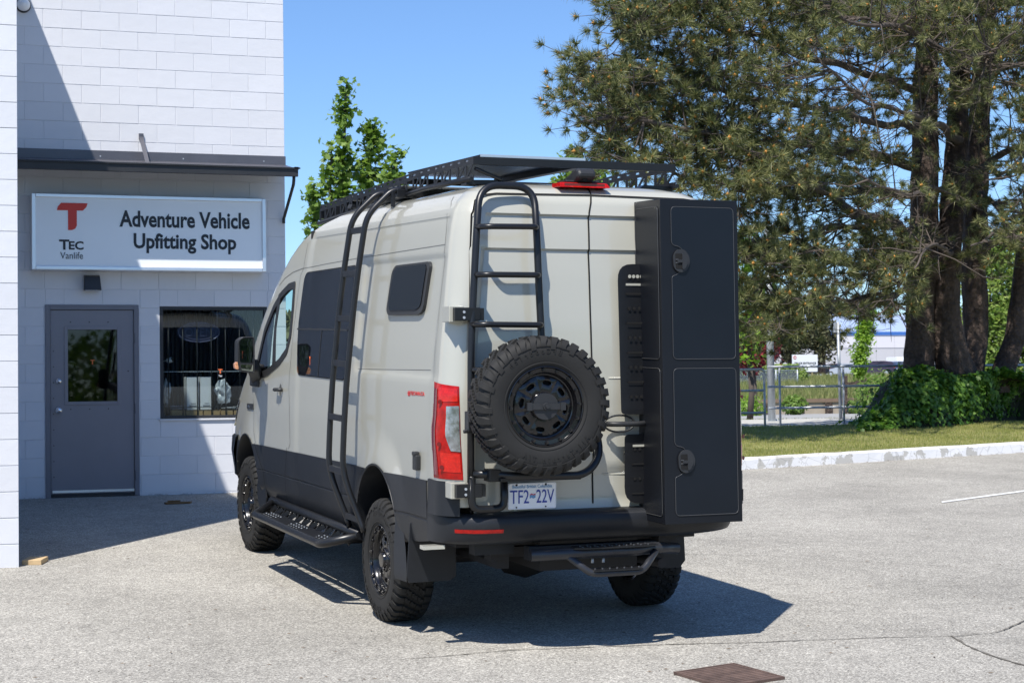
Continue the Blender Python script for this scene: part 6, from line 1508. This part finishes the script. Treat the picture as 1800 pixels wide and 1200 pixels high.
def leaves_mesh(name, pts, nrm, size, m, lobes=((0, -.5), (.48, -.25), (.30, .02), (.50, .25), (.14, .22), (0, .62), (-.14, .22), (-.50, .25), (-.30, .02), (-.48, -.25)), var=.35):
    n = len(pts); P0 = np.array([tuple(p) for p in pts]); Nn = np.array([tuple(v) for v in nrm], float); Nn /= np.linalg.norm(Nn, axis=1)[:, None] + 1e-9
    r = RNG.normal(size=(n, 3)); U = np.cross(Nn, r); U /= np.linalg.norm(U, axis=1)[:, None] + 1e-9; Vv = np.cross(Nn, U); s = size * RNG.uniform(1 - var, 1 + var, n)[:, None]
    k = len(lobes); V = np.zeros((n, k, 3))
    for i, (a, b) in enumerate(lobes): V[:, i] = P0 + (U * a + Vv * b) * s - Nn * s * (abs(a) * .25)
    me = bpy.data.meshes.new(name); me.vertices.add(n * k); me.vertices.foreach_set('co', V.reshape(-1).astype(np.float32)); me.loops.add(n * k); me.loops.foreach_set('vertex_index', np.arange(n * k, dtype=np.int32))
    me.polygons.add(n); me.polygons.foreach_set('loop_start', np.arange(0, n * k, k, dtype=np.int32)); me.update(calc_edges=True); me.materials.append(m); return me
bpy.data.objects.remove(iv)
me = leaves_mesh('ivy_leaves', *ivy_leaf_cloud(13000), .085, M_IVY); io = bpy.data.objects.new('ivy_leaves', me); COL.objects.link(io); tag(io, 'dark green ivy mound heaped around the pine trunks', 'ivy', kind='stuff')
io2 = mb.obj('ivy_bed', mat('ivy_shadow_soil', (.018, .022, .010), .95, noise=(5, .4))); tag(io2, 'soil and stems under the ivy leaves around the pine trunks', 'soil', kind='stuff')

# ================================================================== BROADLEAF TREES
LF5 = ((0, -.5), (.30, -.30), (.55, -.05), (.28, .05), (.38, .40), (.12, .28), (0, .62), (-.12, .28), (-.38, .40), (-.28, .05), (-.55, -.05), (-.30, -.30))
LF4 = ((0, -.5), (.26, -.05), (0, .6), (-.26, -.05))
def leafy(name, label, cat, base, leaders, n, size, m, trunk_r, group=None, lobes=LF5, bark=None, up=.5):
    """leaders: list of (polyline of world points, list of radii of foliage)"""
    root = tag(empty(name, base), label, cat, group); mb = MB(); pts = []; nr = []
    tp = leaders[0][0][0]
    mb.tube([base, base.lerp(tp, .5) + Vector((.05, 0, 0)), tp], [trunk_r, trunk_r * .85, trunk_r * .7], 8)
    tl_ = sum(len(L[0]) for L in leaders); wts = [sum((b - a).length * (r1 + .1) for a, b, r1 in zip(L[0], L[0][1:], L[1])) for L in leaders]; tw = sum(wts)
    for (L, R), wt in zip(leaders, wts):
        mb.tube([tp] + L if (L[0] - tp).length > .05 else L, [trunk_r * .5] + [trunk_r * .45 * (1 - .85 * i / len(L)) for i in range(len(L))] if (L[0] - tp).length > .05 else [trunk_r * .6 * (1 - .9 * i / len(L)) for i in range(len(L))], 6)
        ns = int(n * wt / tw); seg = [(a, b, r0, r1) for a, b, r0, r1 in zip(L, L[1:], R, R[1:])]; sw = [(b - a).length for a, b, _, _ in seg]; k = 0
        while k < ns:
            a, b, r0, r1 = random.choices(seg, sw)[0]; t_ = random.random(); c = a.lerp(b, t_); r_ = r0 + (r1 - r0) * t_
            # a spray of leaves on a side shoot
            d = Vector((random.gauss(0, 1), random.gauss(0, 1), random.gauss(up, .6))).normalized(); e = c + d * r_ * random.uniform(.35, 1.05)
            if random.random() < .6: mb.tube([c, c.lerp(e, .5) + Vector((0, 0, .02)), e], [.012 * trunk_r / .1, .008 * trunk_r / .1, .004 * trunk_r / .1], 3, cap=False)
            q = random.randint(7, 13)
            for _ in range(q):
                p = c.lerp(e, random.uniform(.45, 1.08)) + Vector((random.gauss(0, 1), random.gauss(0, 1), random.gauss(0, 1))) * size * .75
                pts.append(p); nr.append(Vector((random.gauss(0, .6), random.gauss(-.2, .6), random.gauss(.7, .5))))
            k += q
    o = mb.mesh('trunk', bark or M_TWIG, recalc=False); o.transform(Matrix.Translation(-base)); link('trunk', o, root)
    me = leaves_mesh('leaves', pts, nr, size, m, lobes); me.transform(Matrix.Translation(-base)); lf = link('leaves', me, root); lf['kind'] = 'stuff'; return root
M_MAPLE = leaf_mat('maple_leaves', (.055, .11, .02), (.13, .22, .04), (.28, .38, .09), .5, .4, 1.0)
M_LIME = leaf_mat('lime_leaves', (.09, .17, .02), (.19, .32, .04), (.32, .45, .08), .5, .4, 1.0)
M_WILL = leaf_mat('willow_leaves', (.10, .16, .03), (.20, .29, .06), (.36, .42, .13), .5, .4, .5)
M_REDL = leaf_mat('plum_leaves', (.07, .012, .018), (.16, .025, .03), (.30, .06, .06), .5, .3, 1.0)
M_FARP = leaf_mat('far_conifer', (.035, .045, .022), (.085, .088, .042), (.17, .155, .08), .7, .1, .3)
def wl3(L, Y): return [W(a, b, Y) for a, b in L]
Y = 12.0; b = W(628, 760, Y); b.z = T(b.x, Y)
leafy('maple_tree', 'leafy green maple with upright shoots showing above the van roof rack', 'maple tree', b, [
    (wl3([(610, 470), (606, 400), (603, 320), (605, 250), (607, 190), (609, 150)], Y), [.36, .34, .26, .22, .20, .10]),
    (wl3([(625, 470), (640, 400), (648, 330), (652, 270), (655, 218)], Y + .2), [.45, .42, .32, .26, .14]),
    (wl3([(650, 470), (668, 390), (685, 330), (698, 270)], Y - .2), [.40, .38, .30, .15]),
    (wl3([(600, 470), (585, 400), (580, 340), (583, 280), (582, 260)], Y), [.3, .24, .18, .14, .08]),
    (wl3([(600, 480), (560, 430), (552, 380), (550, 340), (551, 325)], Y), [.3, .2, .13, .10, .06])], 3700, .115, M_MAPLE, .09)
Y = 15.0; b = W(1010, 760, Y); b.z = T(b.x, Y)
leafy('maple_tree', 'low green maple whose crown top shows behind the roof rack near the brake light', 'maple tree', b, [
    (wl3([(1010, 420), (1008, 350), (1006, 300), (1012, 275)], Y), [.7, .6, .3, .1]), (wl3([(1030, 420), (1045, 350), (1052, 310)], Y), [.6, .45, .2]), (wl3([(990, 420), (985, 360), (984, 320)], Y), [.6, .4, .15])], 2200, .12, M_MAPLE, .09)
Y = 16.0; b = W(1318, 745, Y); b.z = T(b.x, Y)
leafy('broadleaf_tree', 'bright green broadleaf tree half hidden behind the pine boughs by the storage box', 'tree', b, [
    (wl3([(1318, 640), (1316, 560), (1312, 480), (1310, 400)], Y), [.4, .5, .5, .3]), (wl3([(1330, 600), (1350, 520), (1365, 450)], Y + .3), [.3, .4, .3]), (wl3([(1300, 600), (1270, 520), (1260, 440)], Y + .3), [.3, .4, .3])], 1500, .12, M_LIME, .08)
Y = 14.0
for lab, L1, L2 in (('tall bright green willow seen between the two right pine trunks', [(1735, 640), (1738, 560), (1742, 480), (1745, 420)], [(1760, 640), (1772, 560), (1775, 470)]), ('bright green willow filling the far right edge behind the curved pine trunk', [(1812, 640), (1815, 560), (1812, 480), (1810, 420)], [(1850, 640), (1850, 550), (1845, 470)])):
    Yw = 34.0; b = W(L1[0][0], 700, Yw); b.z = T(b.x, Yw)
    leafy('willow_tree', lab, 'willow tree', b, [(wl3(L1, Yw), [1.0, 1.3, 1.2, .8]), (wl3(L2, Yw + 1), [1.0, 1.2, 1.0]), (wl3([(L1[0][0], 690), (L1[0][0] - 5, 640)], Yw), [1.3, 1.3])], 7000, .20, M_WILL, .14, lobes=LF4, up=-.1)
Y = 40.0; b = W(1325, 690, Y); b.z = T(b.x, Y)
leafy('plum_tree', 'dark red leaved plum tree beyond the railing beside the storage box', 'plum tree', b, [(wl3([(1325, 650), (1325, 600), (1322, 570)], Y), [.7, .8, .5]), (wl3([(1345, 640), (1350, 600)], Y), [.6, .5]), (wl3([(1300, 640), (1305, 600)], Y), [.6, .6])], 1800, .18, M_REDL, .1, lobes=LF4)
Y = 40.0; b = W(1514, 727, Y); b.z = W(1514, 727, Y).z
leafy('young_tree', 'narrow lime green young tree held by wooden stakes', 'young tree', b, [(wl3([(1513, 662), (1513, 630), (1516, 600), (1520, 575), (1517, 545)], Y), [.22, .36, .34, .30, .25]), (wl3([(1519, 600), (1527, 570), (1528, 545)], Y), [.25, .2, .1])], 2600, .15, M_LIME, .05, lobes=LF4)
st_ = tag(empty('tree_stakes', W(1514, 727, Y - .3)), 'dark wooden tripod stakes around the narrow lime green tree', 'stakes'); o = Vector(st_.location)
for a_, b_ in (((1487, 660), (1487, 727)), ((1520, 664), (1532, 727))):
    mb = MB(); mb.bar(W(*a_, Y - .3) - o, W(*b_, Y - .3) - o, .09, .09); mb.obj('stake', M_BARK, st_)
mb = MB(); mb.bar(W(1484, 674, Y - .35) - o, W(1505, 673, Y - .35) - o, .1, .1); mb.bar(W(1505, 671, Y - .35) - o, W(1522, 671, Y - .35) - o, .1, .1); mb.obj('cross_brace', M_BARK, st_)
# far conifers
for lab, xc, w_, top in (('dark far pine left of the white truck sign', 1390, 42, 505), ('dark far pine right of the white truck sign', 1444, 44, 500), ('far pine seen farthest left beyond the red leaved tree', 1340, 34, 500)):
    Y = 118.0; b = W(xc, 657, Y)
    leafy('far_pine', lab, 'pine tree', b, [(wl3([(xc, 625), (xc, 590), (xc, 550), (xc + 3, top)], Y), [1.2, 1.9, 1.7, .8]), (wl3([(xc - 5, 600), (xc - w_ * .6, 595)], Y), [1.2, 1.0]), (wl3([(xc + 5, 600), (xc + w_ * .6, 592)], Y), [1.2, 1.0])], 3200, .42, M_FARP, .36, 'far pines in front of the warehouse', LF4, M_BARK, -.1)
# shrubs and tall weeds beyond the sidewalk
def shrub(name, label, px, py, rx, rz, Y, n, size, m, cat='shrub', group=None):
    c = W(px, py, Y); pts = []; nr = []; root_z = c.z - rz
    for _ in range(n):
        d = Vector((random.gauss(0, 1), random.gauss(0, 1), random.gauss(0, 1))).normalized(); r_ = random.uniform(.55, 1.0) * (1 + .25 * mn.noise(d * 2.5 + Vector((px, 0, 0))))
        pts.append(Vector((d.x * rx * r_, d.y * rx * r_, rz + d.z * rz * r_))); nr.append(d + Vector((0, 0, .4)) + Vector((random.gauss(0, .4), random.gauss(0, .4), random.gauss(0, .4))))
    me = leaves_mesh(name, pts, nr, size, m, LF4); e = tag(empty(name, (c.x, Y, root_z)), label, cat, group); lf = link('leaves', me, e); lf['kind'] = 'stuff'
    mb = MB()
    for k in range(7): mb.tube([(0, 0, -.05), (random.uniform(-.6, .6) * rx, random.uniform(-.6, .6) * rx, rz * 1.1)], [.02, .006], 4)
    mb.obj('stems', M_TWIG, e); return e
shrub('shrub', 'yellow green shrub behind the railing next to the storage box', 1318, 716, .55, .50, 36.0, 900, .11, M_LIME)
shrub('shrub', 'leafy green shrub right of the thick lamp post', 1396, 712, .50, .44, 38.0, 900, .13, M_MAPLE)
shrub('shrub', 'larger weedy shrub at the left edge of the ivy', 1548, 700, .95, .95, 30.0, 2200, .11, M_MAPLE)
shrub('shrub', 'low shrub between the slim post and the tree stakes', 1497, 716, .42, .32, 40.0, 500, .11, M_MAPLE)
shrub('clipped_shrub', 'cone shaped clipped shrub at the right end of the hedge', 1412, 668, .42, 1.0, 78.0, 700, .16, M_WILL)
# tall grass on the far bank (one mass)
M_WEED = leaf_mat('bank_grass', (.10, .14, .03), (.20, .23, .07), (.42, .36, .18), .7, .3, .25)
pts = []
while len(pts) < 26000:
    px = random.uniform(1290, 1660); s_ = random.uniform(82, 124); Yd = s_ / (CF.y + CF.x * ((W(px, 680, 80) - CAM).x / (W(px, 680, 80) - CAM).y)) + CAM.y
    x = W(px, 690, Yd).x; pts.append((x, Yd, T(x, Yd) - .02))
tag(blade_field('bank_grass', pts, .55, .03, M_WEED, .5), 'tall unmown grass on the bank below the far car park', 'grass', kind='stuff')
pts = []
while len(pts) < 7000:
    x = random.uniform(6, 30); y = random.uniform(11.0, 13.5); pts.append((x, y, T(x, y) - .01))
tag(blade_field('verge_grass', pts, .07, .01, M_GRASS, .4), 'thin grass strip behind the sidewalk', 'grass', kind='stuff')

# ================================================================== FAR SIDE OF THE ROAD
sheet('road', ease(-40, 90, 26), ease(14.5, 44, 20), lambda x, y: T(x, y) + .03, mat('light_road', (.30, .295, .28), .9, noise=(.8, .08)))
def far(px, py, Y): return W(px, py, Y)
Yb = 46.0; a, b_ = far(1290, 727, Yb), far(1580, 725, Yb); zt_ = far(1430, 707, Yb).z
rw = tag(empty('retaining_wall', a), 'low beige concrete wall with a brown timber rail across the road', 'wall')
mb = MB(); mb.bbox(0, b_.x - a.x, 0, .6, -.3, zt_ - a.z); mb.obj('wall', mat('beige_concrete', (.40, .34, .27), .85, noise=(1.5, .12)), rw)
mb = MB(); mb.bbox(0, b_.x - a.x, -.06, .5, zt_ - a.z + .005, zt_ - a.z + .16); mb.obj('timber_rail', mat('brown_timber', (.20, .14, .10), .8, noise=(3, .2)), rw)
for px in (1345, 1405, 1455, 1510):
    x = far(px, 715, Yb).x - a.x; mb = MB(); mb.bbox(x - .16, x + .16, -.12, -.062, -.2, zt_ - a.z - .0); mb.obj('post', M_BARK, rw)
# hedge, mesh fence
Yh = 80.0; a, b_ = far(1285, 668, Yh), far(1402, 668, Yh); zt_ = far(1350, 641, Yh).z
pts = []; nr = []
for _ in range(3500):
    q = Vector((random.uniform(a.x, b_.x), Yh + random.uniform(-.5, .5), zt_ - abs(random.gauss(0, .35)))); pts.append(q - a); nr.append(Vector((random.gauss(0, .5), -1 + random.gauss(0, .5), random.gauss(.6, .5))))
e = tag(empty('hedge', a), 'clipped yellow green hedge behind the mesh fence', 'hedge'); lf = link('leaves', leaves_mesh('leaves', pts, nr, .2, M_WILL, LF4), e); lf['kind'] = 'stuff'
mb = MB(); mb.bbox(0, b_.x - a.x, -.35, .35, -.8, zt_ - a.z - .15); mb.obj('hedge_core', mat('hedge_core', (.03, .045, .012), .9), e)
Yf = 76.0; a, b_ = far(1288, 675, Yf), far(1402, 675, Yf); zt_ = far(1350, 651, Yf).z; e = tag(empty('mesh_fence', a), 'grey mesh fence in front of the clipped hedge', 'fence'); L = b_.x - a.x; H_ = zt_ - a.z
mb = MB()
for k in range(60): mb.tube([(L * k / 60, 0, 0), (L * (k + 3) / 60, 0, H_)], .008, 3, cap=False); mb.tube([(L * (k + 3) / 60, 0, 0), (L * k / 60, 0, H_)], .008, 3, cap=False)
o = mb.obj('wire_mesh', M_GALV, e); o['kind'] = 'stuff'
for k in range(4): mb = MB(); mb.tube([(L * k / 3, 0, -.3), (L * k / 3, 0, H_ + .05)], .035, 6); mb.obj('post', M_GALV, e)
mb = MB(); mb.tube([(0, 0, H_), (L, 0, H_)], .025, 6); mb.obj('top_rail', M_GALV, e)
# truck sign
Ys = 96.0; a, b_, c_ = far(1393, 646, Ys), far(1437, 623, Ys), far(1428, 672, Ys); e = tag(empty('truck_sign', (a.x, Ys, a.z)), 'white truck entrance sign with an arrow standing before the far car park', 'sign'); w_, h_ = b_.x - a.x, b_.z - a.z
mb = MB(); mb.bbox(0, w_, 0, .05, 0, h_); mb.bbox(w_ * .28, w_ * .99, 0, .05, -.32 * h_, -.01); mb.obj('sign_board', M_WHITE, e)
mb = MB(); fit_text(mb, 'TRUCK ENTRANCE', (w_ * .07, -.012, h_ * .27), (1, 0, 0), (0, 0, 1), w_ * .86, h_ * .15, .01, .02); mb.obj('sign_text', M_SIGNK, e)
mb = MB(); mb.bbox(w_ * .07, w_ * .82, -.012, -.002, h_ * .14, h_ * .17); mb.prism([(w_ * .82, -.012, h_ * .08), (w_ * .92, -.012, h_ * .155), (w_ * .82, -.012, h_ * .23)], (0, .01, 0)); mb.obj('arrow', M_SIGNK, e)
mb = MB(); mb.tube([Vector((w_ * .10 + .10 * math.cos(t_), -.01, h_ * .78 + .10 * math.sin(t_))) for t_ in [2 * math.pi * k / 16 for k in range(16)]], .022, 5, closed=True); mb.obj('emblem', M_SIGNR, e)
for x in (w_ * .12, w_ * .8): mb = MB(); mb.bbox(x - .05, x + .05, .05, .12, c_.z - a.z - .3, h_ * .9); mb.obj('post', M_WOOD, e)
# far car park
pk = mat('far_asphalt', (.34, .33, .32), .9, noise=(.3, .06))
def at_s(px, s_): 
    d = ray(px, 664); t_ = s_ / d.dot(CF); return CAM + d * t_
rows_ = []
for s_ in (150, 160, 175, 190, 205, 220, 240, 270): rows_.append([Vector((q.x, q.y, T(q.x, q.y) + .06)) for q in (at_s(px, s_) for px in range(1300, 1900, 25))])
mb = MB(); mb.grid(rows_); tag(mb.obj('far_parking_lot', pk), kind='structure')
rows_ = []
for px, s0, s1 in ((1418, 128, 133), (1440, 132, 138), (1460, 138, 144), (1480, 145, 153), (1520, 148, 160), (1600, 148, 160), (1700, 148, 160)): rows_.append([Vector((q.x, q.y, T(q.x, q.y) + .07)) for q in (at_s(px, s0), at_s(px, s1))])
mb = MB(); mb.grid(rows_); tag(mb.obj('far_path', mat('far_concrete', (.55, .54, .51), .9)), kind='structure')
def car(label, px, s_, heading, paint, L=4.4, Wd=1.78, Hh=1.5, suv=False):
    q = at_s(px, s_); e = tag(empty('parked_car', (q.x, q.y, T(q.x, q.y) + .06)), label, 'car', 'cars in the far car park'); e.rotation_euler = (0, 0, heading)
    hl = L / 2; r_ = .92 if suv else .80
    prof = [(-hl, .35), (-hl, .80), (-hl + .12, .98), (-hl * .72 if not suv else -hl * .9, Hh - .12), (-hl * .5, Hh), (hl * .05, Hh), (hl * .42, .98), (hl * .92, .78), (hl, .6), (hl, .32)]
    mb = MB(); n = len(prof); rows = []
    for w_, sc in ((-1, .90), (-.96, 1.0), (.96, 1.0), (1, .90)):
        rows.append([Vector((Wd / 2 * w_ * (1 if z < 1.0 else .84), y, .35 + (z - .35) * (1 if abs(w_) < 1 else .97))) for y, z in prof])
    mb.grid(rows, True); mb.add(rows[0], [tuple(range(n))]); mb.add(rows[-1], [tuple(range(n))[::-1]]); mb.obj('body', paint, e, auto=35)
    for sg in (-1, 1):
        mb = MB(); x = Wd / 2 * .86; mb.prism([(sg * x, -hl * .72, 1.0), (sg * x * .975, -hl * .5, Hh - .14), (sg * x * .975, 0, Hh - .12), (sg * x, hl * .32, 1.0)], (sg * .03, 0, 0)); mb.obj('side_glass', M_TINT, e)
    mb = MB(); mb.prism([(-Wd * .36, -hl + .10, 1.0), (Wd * .36, -hl + .10, 1.0), (Wd * .33, -hl * .76, Hh - .16), (-Wd * .33, -hl * .76, Hh - .16)], (0, -.06, .02)); mb.obj('rear_glass', M_TINT, e)
    mb = MB(); mb.prism([(-Wd * .38, hl * .44, 1.0), (Wd * .38, hl * .44, 1.0), (Wd * .34, hl * .1, Hh - .06), (-Wd * .34, hl * .1, Hh - .06)], (0, .05, .03)); mb.obj('windscreen', M_TINT, e)
    for sg in (-1, 1):
        mb = MB(); mb.bbox(sg * Wd * .34, sg * Wd * .49, -hl - .03, -hl + .12, .82, 1.02); mb.obj('tail_light', M_RED, e)
        for y in (-hl * .62, hl * .62):
            mb = MB(); mb.lathe([(-.1, .18), (-.1, .32), (.1, .32), (.1, .18)], 16, 'X', (sg * (Wd / 2 - .1), y, .33)); w = mb.obj('wheel', M_RUB, e); mb = MB(); mb.disc((sg * (Wd / 2 + .0), y, .33), .19, (sg, 0, 0), 12, .01); mb.obj('hub_cap', M_ALU, w)
    mb = MB(); mb.bbox(-.25, .25, -hl - .02, -hl, .62, .75); mb.obj('licence_plate', M_WHITE, e)
    return e
cp = lambda n_, c: mat(n_, c, .25, metal=.3, coat=1)
car('dark maroon hatchback, largest car in the far car park', 1541, 178, math.radians(38), cp('maroon_paint', (.045, .022, .030)), 4.5, 1.8, 1.55, True)
car('dark grey suv just right of the maroon hatchback', 1571, 190, math.radians(38), cp('graphite_paint', (.06, .065, .08)), 4.7, 1.85, 1.65, True)
car('silver car left of the narrow lime green tree', 1488, 186, math.radians(35), cp('silver_paint', (.42, .43, .44)), 4.5, 1.8, 1.45)
car('dark car with a reddish rear between the slim post and the far pine', 1466, 190, math.radians(35), cp('dark_wine_paint', (.05, .018, .03)))
car('dark blue car behind the right far pine trunk', 1448, 196, math.radians(35), cp('navy_paint', (.02, .03, .07)))
car('black car low beside the truck sign', 1420, 178, math.radians(60), cp('black_paint', (.018, .02, .028)))
q = at_s(1590, 215); e = tag(empty('box_truck', (q.x, q.y, T(q.x, q.y))), 'white box trailer parked against the far warehouse', 'trailer')
mb = MB(); mb.bbox(-1.0, .9, 0, 2.6, .9, 2.7); mb.obj('cargo_box', M_WHITE, e, bevel=.03); mb = MB(); mb.bbox(-.9, .8, .2, 2.4, .5, .88); mb.obj('chassis', M_DARKI, e)
for y in (.7, 1.9):
    mb = MB(); mb.lathe([(-.15, .2), (-.15, .45), (.15, .45), (.15, .2)], 14, 'X', (-.85, y, .45)); mb.obj('wheel', M_RUB, e)
q = at_s(1450, 170); e = tag(empty('lamp_post', (q.x, q.y, T(q.x, q.y))), 'thin black lamp post before the warehouse', 'street lamp'); mb = MB(); mb.tube([(0, 0, 0), (0, 0, 6)], [.12, .08], 8); mb.obj('pole', M_BLKMET, e); mb = MB(); mb.bbox(-.1, .7, -.1, .1, 6, 6.12); mb.obj('lamp_head', M_BLKMET, e)
# warehouse
Yw = 205.0; a, b_ = far(1240, 660, Yw), far(2000, 655, Yw); z0 = 2.6
zl = far(1550, 611, Yw).z; zb1, zb2 = far(1550, 589, Yw).z, far(1550, 583, Yw).z; zt2 = far(1550, 548, Yw).z
wh = tag(empty('warehouse', (a.x, Yw, z0)), 'long light grey warehouse with a blue roof band beyond the far car park', 'building'); Lw = b_.x - a.x
M_WH1 = mat('warehouse_panel', (.62, .60, .62), .6, noise=(.2, .02)); M_WH2 = mat('warehouse_block', (.48, .47, .48), .7, noise=(.3, .03)); M_BLUE = mat('blue_band', (.045, .14, .42), .5)
npan = 24
for k in range(npan):
    x0, x1 = Lw * k / npan, Lw * (k + 1) / npan
    mb = MB(); mb.bbox(x0 + .02, x1 - .02, 0, .25, 0, zl - z0 - .15); o = mb.obj('lower_panel', M_WH2, wh)
    mb = MB(); mb.bbox(x0 + .02, x1 - .02, 0, .25, zl - z0 - .0, zb1 - z0); o = mb.obj('upper_panel', M_WH1, wh)
mb = MB(); mb.bbox(0, Lw, .08, 40, 0, zb1 - z0 - .02); mb.obj('wall', M_WH2, wh)
mb = MB(); mb.bbox(-.1, Lw, -.1, 40.1, zb1 - z0, zb2 - z0); mb.obj('roof_band', M_BLUE, wh)
mb = MB(); mb.bbox(Lw * .28, Lw * .62, 8, 36, zb2 - z0, zt2 - z0); mb.obj('upper_storey', mat('pale_cladding', (.55, .62, .72), .5), wh)
for px in (1458, 1484, 1518, 1550):
    x = far(px, 650, Yw).x - a.x; mb = MB(); mb.bbox(x - .5, x + .5, -.05, .0, .4, 2.4); w = mb.obj('door', mat('dark_opening', (.06, .065, .07), .5) if px == 1458 else bpy.data.materials['dark_opening'], wh); mb = MB(); mb.bbox(x - .55, x + .55, -.07, -.052, 2.4, 2.5); mb.obj('door_frame', M_WH1, w)
# unseen trees added behind the camera, only to be mirrored in paint and glass
pts = []; nr = []
for _ in range(60000):
    x = random.uniform(-90, 100); h = (6 + 3.5 * mn.noise(Vector((x * .12, 0, 3)))) * random.random() ** .7; y = -62 + random.gauss(0, 2.5); pts.append(Vector((x, y, T(x, y) + h))); nr.append(Vector((random.gauss(0, .5), 1, random.gauss(.4, .5))))
me = leaves_mesh('unseen_tree_belt', pts, nr, .38, M_MAPLE, LF4); o = bpy.data.objects.new('unseen_tree_belt', me); COL.objects.link(o); tag(o, 'unseen leafy tree belt added behind the camera for reflections', 'trees', kind='stuff')
pts = []; nr = []
for _ in range(24000):
    x = random.uniform(-120, 420); h = (13 + 6 * mn.noise(Vector((x * .05, 0, 8)))) * random.random() ** .8; y = 262 + random.gauss(0, 3.0); pts.append(Vector((x, y, T(x, y) + h))); nr.append(Vector((random.gauss(0, .5), -1, random.gauss(.5, .5))))
me = leaves_mesh('far_tree_line', pts, nr, 2.0, M_FARP, LF4); o = bpy.data.objects.new('far_tree_line', me); COL.objects.link(o); tag(o, 'far dark tree line behind the warehouse', 'trees', kind='stuff')
